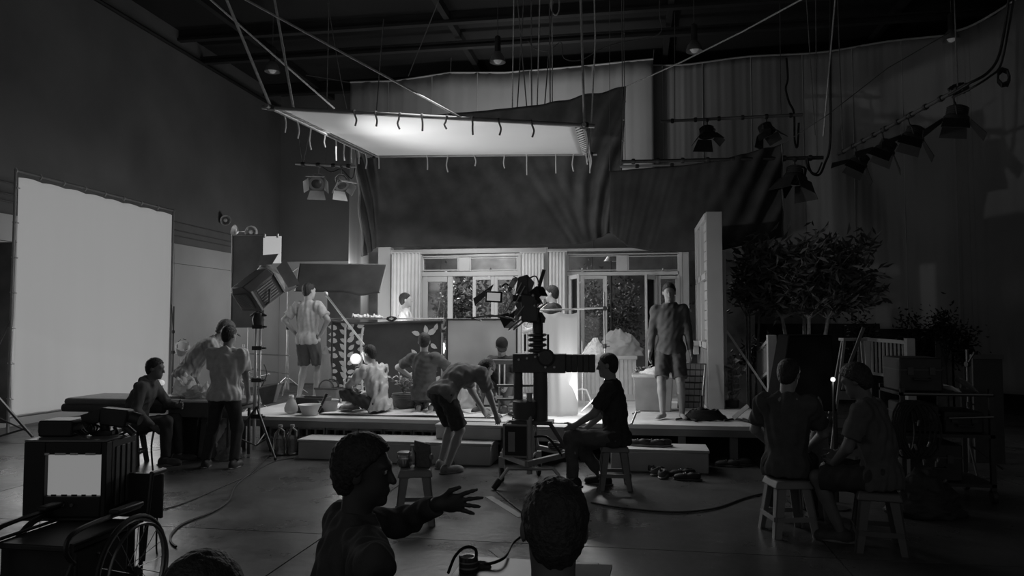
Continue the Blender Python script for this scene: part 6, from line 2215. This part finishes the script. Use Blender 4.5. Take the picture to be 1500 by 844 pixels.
# ================================================================== WHEELCHAIR WITH MONITOR
wt = floor_at(196, 755, .6)
WX, WY = wt.x - .27, wt.y - .08
t = thing('wheelchair', (WX, WY, 0), 'old wheelchair in the left foreground carrying the big monitor', 'wheelchair')
FR = M('wheelchair_frame', .06, .35, .5)
for side, x in ((0, WX - .27), (1, WX + .27)):
    c = Vector((x, WY + .08, .3))
    # wheel: tyre > rim, spokes
    N = 36
    ring = lambda r, dx=0: [c + Vector((dx, r * math.cos(2 * PI * i / N), r * math.sin(2 * PI * i / N))) for i in range(N)]
    wheel = MB().path(ring(.288), .014, 8, True).build('wheel', BLACKPLASTIC, t)
    MB().path(ring(.272), .009, 6, True).build('rim', STEEL if side else FR, wheel)
    MB().path(ring(.25, .04 if side else -.04), .009, 6, True).build('push_rim', M('push_rim', .2, .3, .8), wheel)
    MB().lathe([(.02, -.04), (.03, -.03), (.02, 0), (.03, .03), (.02, .04)], c, (1, 0, 0), 12).build('hub', FR, wheel)
    for k in range(18):
        a_ = 2 * PI * k / 18
        MB().tube(c + Vector(((-1) ** k * .025, .02 * math.cos(a_ + 1.2), .02 * math.sin(a_ + 1.2))), c + Vector((0, .27 * math.cos(a_), .27 * math.sin(a_))), .0022, n=4).build('spoke', M('spoke_steel', .35, .4, .6), wheel)
    xi = x + (.05 if not side else -.05)
    MB().path([(xi, WY - .32, .1), (xi, WY - .32, .55), (xi, WY + .22, .55), (xi, WY + .22, .1)], .012).build('side_frame', FR, t)
    MB().path(spline([(xi, WY - .3, .45), (xi, WY - .36, .53), (xi, WY - .32, .6), (xi, WY - .15, .62), (xi, WY + .2, .62)], 5), .013).build('arm_tube', FR, t)
    MB().span((xi - .03, WY - .02, .625), (xi + .03, WY + .2, .65)).build('arm_pad', BLACKPLASTIC, t, .008)
    MB().tube((xi, WY + .24, .3), (xi, WY + .3, .78), .012).tube((xi, WY + .3, .78), (xi, WY + .42, .78), .016).build('push_handle', FR, t)
    fw = Vector((xi, WY - .36, .09))
    MB().lathe([(.02, -.012), (.075, -.014), (.085, 0), (.075, .014), (.02, .012)], fw, (1, 0, 0), 18).build('caster_wheel', BLACKPLASTIC, t)
    MB().tube(fw + Vector((.0, 0, .0)), fw + Vector((0, .04, .2)), .012).build('caster_fork', FR, t)
    MB().tube((xi, WY - .32, .45), (xi + (.02 if side else -.02), WY - .55, .12), .011).build('leg_rest_tube', FR, t)
    MB().box((xi, WY - .58, .11), (.16, .14, .015), (.2, 0, 0)).build('foot_plate', FR, t)
MB().span((WX - .22, WY - .32, .51), (WX + .22, WY + .22, .54)).build('seat', M('seat_vinyl', .03, .5), t, .008)
MB().span((WX - .22, WY + .4, .5), (WX + .22, WY + .42, .76)).build('backrest', M('seat_vinyl'), t, .004)
MB().tube((WX - .2, WY - .1, .15), (WX + .2, WY - .1, .45), .012).tube((WX - .2, WY - .06, .45), (WX + .2, WY - .06, .15), .012).build('cross_brace', FR, t)
MB().span((WX - .24, WY - .26, .14), (WX + .2, WY + .2, .5)).build('under_box', BLACKPLASTIC, t, .01)

q = floor_at(86, 758, .56) + Vector((0, .17, 0))
t = thing('tube_monitor', q, 'boxy old picture monitor with a glowing screen on the wheelchair', 'monitor')
RZ = Matrix.Rotation(D(9), 3, 'Z')
W = lambda x, y, z: q + RZ @ Vector((x, y, z))
mw, mh, md = .47, .42, .34
CASE = M('monitor_case', .018, .5)


def wbox(lo, hi, name, mat, par=None, bev=.006):
    lo, hi = Vector(lo), Vector(hi)
    b = MB()
    c = [(lo.x, lo.y, lo.z), (hi.x, lo.y, lo.z), (hi.x, hi.y, lo.z), (lo.x, hi.y, lo.z), (lo.x, lo.y, hi.z), (hi.x, lo.y, hi.z), (hi.x, hi.y, hi.z), (lo.x, hi.y, hi.z)]
    b.hexa([W(*v) for v in c])
    return b.build(name, mat, par if par is not None else t, bev)


wbox((-mw / 2, -md / 2 + .06, .0), (mw / 2, md / 2, mh), 'cabinet', CASE)
# hood frame round the recessed screen
sx0, sx1, sz0, sz1 = -.115, .205, .115, .35
wbox((-mw / 2, -md / 2, 0), (sx0, -md / 2 + .062, mh), 'bezel', CASE)
wbox((sx1, -md / 2, 0), (mw / 2, -md / 2 + .062, mh), 'bezel', CASE)
wbox((sx0, -md / 2, 0), (sx1, -md / 2 + .062, sz0), 'bezel', CASE)
wbox((sx0, -md / 2, sz1), (sx1, -md / 2 + .062, mh), 'bezel', CASE)
wbox((sx0, -md / 2 + .03, sz0), (sx1, -md / 2 + .05, sz1), 'screen', EM('monitor_glow', .19, .3))
rs = random.Random(5)
for k in range(11):
    x = lerp(sx0, sx1 - .03, k / 10)
    wd = rs.uniform(.014, .034)
    if k % 3 != 1:
        wbox((x, -md / 2 - .002, sz1 - .002), (x + wd, -md / 2, sz1 + .01), 'tape_bit', M('white_tape', .6, .7), None, 0)
    if k % 2:
        wbox((x, -md / 2 + .02, sz0 - .004), (x + wd, -md / 2 + .024, sz0 + .008), 'tape_bit', BLACKPLASTIC, None, 0)
for k in range(4):
    wbox((mw / 2, -md / 2 + .1 + .06 * k, .04), (mw / 2 + .006, -md / 2 + .135 + .06 * k, mh - .04), 'side_strip', M('side_strip_grey', .1, .5), None, .002)
for k in range(3):
    MB().lathe([(.01, -.012), (.01, 0)], W(-.05 + .05 * k, -md / 2, .07), RZ @ Vector((0, 1, 0)), 10).build('control_knob', M('knob_grey', .1, .4), t)
wbox((-mw / 2 - .02, -md / 2 - .02, -.016), (mw / 2 + .02, md / 2 + .02, -.001), 'base_board', M('base_board', .03, .6))
wbox((-mw / 2 + .0, -md / 2 + .0, mh), (mw / 2, md / 2, mh + .012), 'top_board', M('monitor_top', .2, .45))
zt_ = mh + .013
q2 = W(-.12, .02, zt_)
t = thing('power_pack', q2, 'black power pack with wire loops on top of the monitor', 'battery')
wbox((-.23, -.06, zt_), (-.03, .12, zt_ + .095), 'body', BLACKPLASTIC, t, .012)
wbox((-.235, -.05, zt_ + .02), (-.225, .1, zt_ + .08), 'end_cap', M('bin_rim'), t, .004)
for k in range(5):
    MB().path(spline([W(-.03, -.04 + .03 * k, zt_ + .08), W(.04 + .012 * k, -.05 + .02 * k, zt_ + .085 - .01 * k), W(.07 + .01 * k, -.05, zt_ + .03), W(.02, -.04 + .02 * k, zt_ + .01), W(-.03, -.03 + .03 * k, zt_ + .03)], 5), .005, 5).build('wire', CABLE, t)
q2 = W(.14, .05, zt_)
t = thing('small_camera', q2, 'black video camera with angular hood standing on the monitor, pointing left', 'camera')
wbox((.04, 0, zt_), (.17, .12, zt_ + .03), 'base', BLACKPLASTIC, t)
MB().tube(W(.1, .06, zt_ + .03), W(.1, .06, zt_ + .07), .03).build('neck', BLACKPLASTIC, t)
bb = lambda x, z, y=0: W(x * .62 + .05, .06 + y * .7, zt_ + z * .85)
MB().hexa([bb(.05, .07, -.06), bb(.3, .05, -.06), bb(.3, .05, .06), bb(.05, .07, .06), bb(.06, .19, -.06), bb(.33, .17, -.06), bb(.33, .17, .06), bb(.06, .19, .06)]).build('body', BLACKPLASTIC, t, .01)
MB().hexa([bb(-.07, .06, -.09), bb(-.07, .06, .09), bb(.05, .09, .05), bb(.05, .09, -.05), bb(-.11, .14, -.09), bb(-.11, .14, .09), bb(.06, .18, .05), bb(.06, .18, -.05)]).build('lens_hood', BLACKPLASTIC, t, .004)
MB().hexa([bb(-.07, .06, -.09), bb(-.04, .05, -.09), bb(-.04, .05, .09), bb(-.07, .06, .09), bb(-.02, -.0 + .02, -.08), bb(.0, .03, -.08), bb(.0, .03, .08), bb(-.02, .02, .08)]).build('hood_flap', BLACKPLASTIC, t)
MB().tube(bb(.33, .12), bb(.42, .1), .035).tube(bb(.28, .05), bb(.36, -.0), .02).build('eyepiece', BLACKPLASTIC, t)
MB().path(spline([bb(.16, .05), bb(.2, .02), bb(.19, -.02), bb(.24, .0), bb(.33, .03)], 5), .008).build('wire', CABLE, t)
o = MB().path(spline([W(.3, .25, .42), at(222, 660, 5.0), at(227, 720, 5.0), Vector((at(230, 760, 5.0).x, 5.0, .3)), Vector((at(230, 800, 5.0).x, 5.0, .008)), Vector((at(240, 850, 4.9).x, 4.9, .008))], 6), .007, 5).build('power_cable', CABLE)
tag(o, 'thin cable hanging down behind the wheelchair wheel', 'cable')

# ================================================================== FOREGROUND TABLE
t = thing('low_table', (-.45, 2.62, 0), 'edge of a dark table at the bottom, between the two foreground heads', 'table')
tx0, tx1 = -.66, -.14
MB().span((tx0, 2.3, .72), (tx1, 2.9, .75)).build('top', M('table_top_dark', .09, .4), t, .005)
for x in (tx0 + .05, tx1 - .05):
    for y in (2.36, 2.84):
        MB().bar((x, y, 0), (x, y, .72), .04).build('leg', BLACKMETAL, t)
q = at(686, 832, 2.72)
q.z = .751
t = thing('tape_roll', q, 'shiny roll of dark tape standing on the foreground table', 'tape')
MB().lathe([(.022, 0), (.034, 0), (.035, .004), (.035, .05), (.034, .054), (.022, .054)], q, ONE, 22, False).build('roll', M('tape_shiny', .06, .2, .2), t)
MB().lathe([(.022, 0), (.022, .054), (.019, .054), (.019, 0)], q, ONE, 22, False).build('core', M('tape_core', .3, .6), t)
MB().lathe([(.0352, .014), (.0352, .02)], q, ONE, 22, False).lathe([(.0352, .034), (.0352, .039)], q, ONE, 22, False).build('shine_band', STEEL, t)
o = MB().path(spline([q + Vector((-.06, -.06, .01)), q + Vector((-.05, .0, .05)), q + Vector((-.02, .03, .075)), q + Vector((.02, .03, .07)), q + Vector((.03, .045, .012)), q + Vector((.11, .1, .02)), at(752, 795, 3.1), at(772, 781, 3.2), at(800, 765, 3.3)], 6), .006).build('power_cable', CABLE)
tag(o, 'black cable looping over the tape roll to the right', 'cable')
q = Vector((-.25, 2.6, .751))
o = MB().hexa([q + Vector(v) for v in ((-.08, -.2, 0), (.14, -.2, 0), (.16, .24, 0), (-.09, .22, 0), (-.08, -.2, .012), (.14, -.2, .012), (.16, .24, .012), (-.09, .22, .012))]).build('paper_pad', M('paper_pad', .16, .8))
tag(o, 'grey paper pad lying on the foreground table by the round head', 'paper')
q = Vector((-.57, 2.78, .751))
heap('black_bundle', q, (.035, .03), .02, 'dark cloth scrap beside the tape roll', 'cloth', BLACKCLOTH, 61)

# ================================================================== GARDEN AND RIGHT SIDE
def tree(name, loc, label, h, crown_c, crown_r, nleaf, seed, nb=9, leafg=.06, barkg=.18, trunk_r=.05, lsize=.2, cat='tree', forks=3, lw=.16):
    t = thing(name, loc, label, cat)
    l = V3(loc)
    rs = random.Random(seed)
    cc_ = V3(crown_c)
    cr = V3(crown_r)
    tr, br, lf = MB(), MB(), MB()
    tips = []
    for f in range(forks):
        a = 2 * PI * f / forks + rs.uniform(-.3, .3)
        base = l + Vector((.06 * math.cos(a), .06 * math.sin(a), 0))
        k1 = Vector((lerp(l.x, cc_.x, .4) + cr.x * .28 * math.cos(a), lerp(l.y, cc_.y, .4) + cr.y * .28 * math.sin(a), lerp(l.z, cc_.z - cr.z * .55, .9)))
        tr.path(spline([base, base.lerp(k1, .5) + Vector((0, 0, .05)), k1], 5), [trunk_r * (1 - .045 * i) for i in range(11)], 7)
        for q in range(nb):
            b = rs.uniform(0, 6.28)
            rr = rs.uniform(.35, .95)
            e = cc_ + Vector((cr.x * rr * math.cos(b), cr.y * rr * math.sin(b), cr.z * rs.uniform(-.7, .95) * (1 - .35 * rr)))
            m = k1.lerp(e, .5) + Vector((rs.uniform(-.1, .1), rs.uniform(-.1, .1), .12))
            pts = spline([k1, m, e], 5)
            br.path(pts, [trunk_r * .4 * (1 - .075 * i) for i in range(11)], 5)
            tips.append((m, e))
    per = max(1, nleaf // len(tips))
    for m, e in tips:
        for q in range(per):
            c = m.lerp(e, rs.uniform(.1, 1.1)) + Vector((rs.gauss(0, .11), rs.gauss(0, .11), rs.gauss(0, .1)))
            d = Vector((rs.uniform(-1, 1), rs.uniform(-1, 1), rs.uniform(-.5, .9))).normalized()
            add_leaf(lf, c, rs, lsize * rs.uniform(.6, 1.15), d, lw)
    tr.build('trunk', M('bark_%02d' % int(barkg * 100), barkg, .85, var=.3, scale=20), t)
    br.build('branches', M('bark_%02d' % int(barkg * 100)), t)
    o = lf.build('foliage', M('tree_leaf_%02d' % int(leafg * 100), leafg, .5, var=.35, scale=8), t, smooth=False)
    o['kind'] = 'stuff'
    return t


b0 = at(1182, 560, 12.2)
tree('garden_tree', (b0.x, 12.2, 0), 'broad dark leaved tree standing right of the white set flat', 3.4, at(1176, 408, 12.2), (1.2, .7, .78), 3600, 8, 16, .11, .4, .045, .21, lw=.13, forks=4)
tree('garden_bush', (at(1100, 590, 12.6).x, 12.6, 0), 'dark bush filling in beside the back of the white set flat', 2.4, at(1100, 415, 12.6), (.5, .5, .62), 900, 5, 7, .07, .15, .03, .17, 'bush', lw=.15)
tree('garden_bush', (at(1112, 590, 13.2).x, 13.2, 0), 'low dark bush at the foot of the white set flat', .9, at(1112, 520, 13.2), (.3, .3, .3), 500, 6, 5, .06, .15, .02, .13, 'bush', lw=.2)
leafy('garden_plant', (at(1072, 560, 11.3).x, 11.3, 0), 'spiky pale tufted plant beside the flat brace', .75, 16, .17, .55, .12, .3, M('pot_dark', .06, .7), .12, 'plant', 7, leafn='foliage')
for k, (px, py, Y, hh, lb) in enumerate(((1262, 500, 14.0, .5, 'slim dark conifer behind the grey step ladder'), (1335, 505, 14.2, .55, 'slim dark conifer right of the white railing'), (1382, 500, 14.4, .5, 'slim dark conifer before the pale boards, left one'), (1410, 500, 14.6, .5, 'slim dark conifer before the pale boards, right one'))):
    q = at(px, py, Y)
    tree('conifer', (q.x, Y, 0), lb, 2, (q.x, Y, q.z), (.13, .13, .62), 500, 20 + k, 10, .015, .04, .025, .1, 'tree', 1, .2)
# plants behind the house doors
for k, (px, Y, top_, rx, g, lsz, n, lb) in enumerate(((640, 14.4, 390, .45, .22, .11, 700, 'pale branched shrub seen through the left house doors'), (680, 15.0, 385, .6, .13, .12, 1000, 'dense dark shrub behind the open left house door'),
                                                  (735, 14.6, 380, .5, .17, .12, 800, 'leafy shrub behind the film camera beyond the glass'), (908, 14.5, 385, .5, .13, .1, 1300, 'dense dark shrub filling the open right house door'),
                                                  (870, 14.8, 400, .45, .15, .12, 700, 'loose shrub behind the left glass of the right doors'), (980, 14.6, 385, .35, .12, .11, 600, 'dark shrub behind the rightmost house door'), (865, 15.2, 352, .3, .12, .12, 300, 'shrub whose top shows above the house between the drapes'))):
    q = at(px, 470, Y)
    ztop = at(px, top_, Y).z
    tree('house_shrub', (q.x, Y, 0), lb, 2.5, (q.x, Y, ztop * .62), (rx, .4, ztop * .36), n, 40 + k, 8, g, .6 if k in (0, 2) else .3, .034 if k in (0, 2) else .028, lsz, 'shrub', 3, .3)
t = thing('garden_lantern', at(903, 381, 14.2), 'pale shaded lamp glimpsed through the right transom', 'lamp')
q = at(895, 383, 14.2)
MB().lathe([(.05, .12), (.14, .0), (.13, 0), (.045, .11)], q, ONE, 16, False).build('shade', M('pale_ring'), t)
MB().tube(Vector((q.x, q.y, 0)), q + ONE * .1, .02).build('pole', DARKSTEEL, t)

# white post, railings
RAIL = M('railing_white', .38, .6, var=.08)
t = thing('picket_railing', (at(1118, 560, 10.6).x, 10.6, 0), 'short white railing with a square post by the right stage end', 'railing')
px0, px1 = at(1125, 515, 10.3).x, at(1138, 515, 10.3).x
MB().span((px0, 10.3, 0), (px1, 10.42, at(1130, 491, 10.3).z)).build('post', RAIL, t, .004)
e0, e1 = Vector(((px0 + px1) / 2, 10.4, at(1130, 496, 10.4).z)), Vector((at(1112, 515, 11.9).x, 11.9, at(1112, 516, 11.9).z))
e0b = e0 - ONE * .42
e1b = e1 - ONE * .42
MB().bar(e0, e1, .05, .04).build('top_rail', RAIL, t)
MB().bar(e0b, e1b, .04, .04).build('bottom_rail', RAIL, t)
MB().span((e1.x - .03, 11.88, 0), (e1.x + .03, 11.94, e1.z + .02)).build('post', RAIL, t)
for k in range(6):
    u = (k + .5) / 6
    MB().bar(e0.lerp(e1, u), e0b.lerp(e1b, u), .025).build('baluster', RAIL, t)
t = thing('picket_railing', (at(1300, 520, 12.0).x, 12.0, 0), 'white picket railing with thin balusters behind the equipment', 'railing')
g0, g1 = at(1270, 497, 12.0), at(1332, 503, 11.2)
g1.z = at(1332, 502, 11.2).z
d0, d1 = g0 - ONE * .5, g1 - ONE * .5
MB().bar(g0, g1, .05, .05).build('top_rail', RAIL, t)
MB().bar(d0, d1, .04, .04).build('bottom_rail', RAIL, t)
for k in range(11):
    u = (k + .4) / 11
    MB().bar(g0.lerp(g1, u), d0.lerp(d1, u), .025).build('baluster', RAIL, t)
MB().span((g1.x - .05, 11.15, 0), (g1.x + .06, 11.27, g1.z + .06)).build('post', RAIL, t, .004)
MB().span((g0.x - .04, 11.95, 0), (g0.x + .04, 12.05, g0.z + .03)).build('post', RAIL, t, .004)
# pale boards at the back
t = thing('pale_boards', (at(1405, 520, 15.6).x, 15.6, 0), 'three pale weathered boards standing against the back right', 'boards')
for k in range(3):
    x0 = at(1371 + 23 * k, 520, 15.6).x
    MB().span((x0, 15.6, 0), (x0 + .32, 15.63, at(1400, 474 + 2 * k, 15.6).z)).build('board', M('weathered_board', .2, .9, var=.3, scale=4), t)
for k, (px, z) in enumerate(((1384, 1.3), (1425, 1.0))):
    pass
t = thing('garden_hedge_wall', (3.6, 17.4, 0), 'long dark hedge board below the hanging curtain', 'hedge')
for k in range(6):
    MB().span((1.6 + k * .95, 17.2, 0), (1.6 + k * .95 + .94, 17.26, 1.66)).build('hedge_panel', M('hedge_dark', .02, .9, var=.5, scale=5), t)

# tent / black hood
q = at(1185, 545, 7.4)
t = thing('black_hood', (q.x, 7.4, 0), 'large black hooded monitor tent behind the right hand crew', 'hood')
h0, h1 = at(1140, 603, 7.4), at(1226, 603, 7.4)
u0, u1 = at(1155, 491, 7.5), at(1219, 491, 7.5)
HB = M('hood_black', .012, .95, var=.2, spec=.02)
MB().hexa([h0, h1, h1 + Vector((0, .7, 0)), h0 + Vector((0, .7, 0)), u0, u1, u1 + Vector((0, .55, 0)), u0 + Vector((0, .55, 0))]).build('cloth_hood', HB, t, .02)
for p_ in (h0, h1):
    for dy in (.05, .65):
        MB().tube((p_.x, 7.4 + dy, 0), (p_.x, 7.4 + dy, p_.z + .02), .015).build('leg', BLACKMETAL, t)
MB().bar((h0.x, 7.45, h0.z - .03), (h1.x, 7.45, h0.z - .03), .03).build('shelf_rail', BLACKMETAL, t)
q = at(1220, 556, 7.2)
t = thing('pilot_lamp', (q.x, 7.2, 0), 'tiny brilliant lamp on a thin pole at the hood edge', 'lamp')
MB().ball(q, .022, 12).build('bulb', EM('pilot_glow', .5), t)
MB().tube((q.x, 7.2, .01), q - ONE * .02, .009).lathe([(.12, 0), (.12, .015), (.02, .03)], Vector((q.x, 7.2, 0)), ONE).build('pole', DARKSTEEL, t)
light('pilot_light', 'POINT', q + Vector((0, -.05, 0)), .6, shadow_soft_size=.03)

# grey step ladder
ly = 8.6
t = thing('step_ladder', (at(1245, 600, ly).x, ly, 0), 'pale grey step ladder with an A frame behind the tiny lamp', 'ladder')
tp0, tp1 = at(1237, 498, ly), at(1262, 499, ly)
LG = M('ladder_grey', .26, .5, .3)
ft = [Vector((tp0.x - .22, ly - .1, 0)), Vector((tp1.x + .06, ly - .1, 0)), Vector((tp0.x - .1, ly + .75, 0)), Vector((tp1.x + .12, ly + .75, 0))]
MB().bar(ft[0], tp0, .035, .025).build('rail', LG, t)
MB().bar(ft[1], tp1, .035, .025).build('rail', LG, t)
MB().bar(ft[2], tp0 + Vector((0, .06, 0)), .03, .02).build('rear_rail', LG, t)
MB().bar(ft[3], tp1 + Vector((0, .06, 0)), .03, .02).build('rear_rail', LG, t)
MB().span((tp0.x - .03, ly - .08, tp0.z - .01), (tp1.x + .03, ly + .12, tp0.z + .02)).build('top_step', LG, t)
for k in range(1, 5):
    u = k / 5
    a, b_ = ft[0].lerp(tp0, u), ft[1].lerp(tp1, u)
    MB().bar(a, b_, .02, .09).build('step', LG, t)
MB().bar(at(1240, 545, ly - .15), at(1265, 480, ly - .15), .03).build('loose_bar', M('dim_bar', .1, .5), t)
# pale bag and items around
q = at(1199, 588, 6.9)
heap('cloth_bag', (q.x, 6.9, 0), (.12, .1), .98, 'pale hanging cloth bag between the two seated crew at right', 'bag', M('bag_pale', .2, .9), 71, amp=.15)
# equipment cart
ex0, ex1 = at(1322, 600, 7.6).x, at(1452, 600, 7.6).x
t = thing('equipment_cart', ((ex0 + ex1) / 2, 7.9, 0), 'black equipment cart with shelves at the far right', 'cart')
for x in (ex0, ex1):
    for y in (7.6, 8.2):
        MB().bar((x, y, .1), (x, y, 1.05), .04).build('post', BLACKMETAL, t)
        MB().lathe([(.02, -.02), (.06, -.02), (.065, 0), (.06, .02), (.02, .02)], (x, y, .066), (1, 0, 0), 14).build('caster_wheel', BLACKPLASTIC, t)
for z in (.15, .6, .98):
    MB().span((ex0 - .02, 7.58, z), (ex1 + .02, 8.22, z + .03)).build('shelf', BLACKMETAL, t)
MB().tube((ex0, 7.56, 1.0), (ex1, 7.56, 1.0), .014).build('push_bar', M('push_bar', .2, .3, .7), t)
MB().tube((lerp(ex0, ex1, .5), 7.56, .78), (ex1, 7.56, .8), .012).build('side_bar', M('push_bar'), t)
rs = random.Random(9)
for k, (u0_, u1_, z0, h_, lb) in enumerate(((.0, .5, 1.012, .32, 'large black case standing on top of the equipment cart'), (.05, .45, .632, .26, 'black case on the middle shelf of the cart, left'), (.5, .95, .632, .2, 'black case on the middle shelf of the cart, right'), (.1, .7, .182, .34, 'long black case on the bottom shelf of the cart'))):
    a, b_ = lerp(ex0, ex1, u0_), lerp(ex0, ex1, u1_)
    t = thing('equipment_case', ((a + b_) / 2, 7.9, z0), lb, 'case')
    MB().span((a, 7.66, z0), (b_, 8.14, z0 + h_)).build('body', BLACKPLASTIC, t, .015)
    MB().span((a - .004, 7.65, z0 + h_ * .62), (b_ + .004, 8.15, z0 + h_ * .66)).build('lid_seam', M('case_edge_dim', .07, .5, .3), t)
    for u in (.25, .75):
        x = lerp(a, b_, u)
        MB().span((x - .025, 7.64, z0 + h_ * .5), (x + .025, 7.66, z0 + h_ * .72)).build('latch', M('case_edge_dim', .07, .5, .3), t)
    MB().path([((a + b_) / 2 - .07, 7.65, z0 + h_ * .4), ((a + b_) / 2 - .07, 7.61, z0 + h_ * .36), ((a + b_) / 2 + .07, 7.61, z0 + h_ * .36), ((a + b_) / 2 + .07, 7.65, z0 + h_ * .4)], .009).build('carry_handle', BLACKPLASTIC, t)
for k, (px, py, lb) in enumerate(((1392, 571, 'pale folded paper sheet on the cart top, left one'), (1416, 568, 'pale curved plastic sheet on the cart top, right one'))):
    q = at(px, py, 7.75)
    o = cloth('loose_sheet', lambda u, v: Vector((q.x + (u - .5) * .17, 7.75 + (v - .5) * .14, 1.016 + (.05 + .07 * k) * (1 - u) + .02 * math.sin(v * 5 + u * 4))), 10, 8, WHITECLOTH if k == 0 else M('bag_pale'))
    tag(o, lb, 'sheet')
# dark backpack heap and cables in front of the cart
heap('black_bundle', (at(1350, 690, 7.1).x, 7.1, 0), (.3, .2), .4, 'dark heaped bag on the floor in front of the cart', 'bag', M('bag_black', .03, .6), 72, amp=.2)
q = Vector((at(1335, 600, 7.3).x, 7.3, 0))
t = thing('cable_coil', Vector((q.x, 7.3, .4)), 'bunch of black cables with bright plugs hung on the cart front', 'cable coil')
for k in range(6):
    c_ = Vector((q.x + .03 * k, 7.52, .95 - .28))
    MB().path([c_ + Vector(((.1 + .012 * k) * math.sin(i * .45), -.01 * k, .26 * math.cos(i * .45))) for i in range(14)], .011, 5, True).build('coil_turn', CABLE, t)
for k in range(7):
    e = Vector((q.x + rs.uniform(-.1, .3), 7.45, rs.uniform(.35, .75)))
    MB().tube(e, e + Vector((rs.uniform(-.03, .03), -.02, .05)), .009, .012).build('plug', STEEL, t)
cstand('light_stand', (at(1419, 600, 9.2).x, 9.2, 0), at(1419, 512, 9.2).z, 'dark stand with a small clamp behind the cart', [(1.2, at(1428, 516, 9.1))], .4, mat=DARKSTEEL)
t = thing('lattice_board', (at(1450, 560, 9.8).x, 9.8, 0), 'tall dim grey board at the right behind the cart', 'board')
a, b_ = at(1430, 700, 9.8), at(1468, 520, 9.8)
MB().span((a.x, 9.8, 0), (b_.x, 9.84, b_.z)).build('board', M('dim_board', .06, .9), t)
MB().span((a.x - .01, 9.78, b_.z - .05), (b_.x + .01, 9.86, b_.z)).build('top_rail', M('dim_board2', .1, .8), t)
# sandbags / boulders behind stage end
for k, (px, py, rx, lb) in enumerate(((1122, 575, .24, 'rounded dark sandbag at the stage end, left one'), (1158, 580, .2, 'rounded dark sandbag at the stage end, right one'))):
    q = at(px, 600, 11.0)
    heap('sandbag', (q.x, 11.0, 0), (rx, .25), .75 - .2 * k, lb, 'sandbag', M('sandbag_grey', .06, .9), 80 + k, amp=.08)
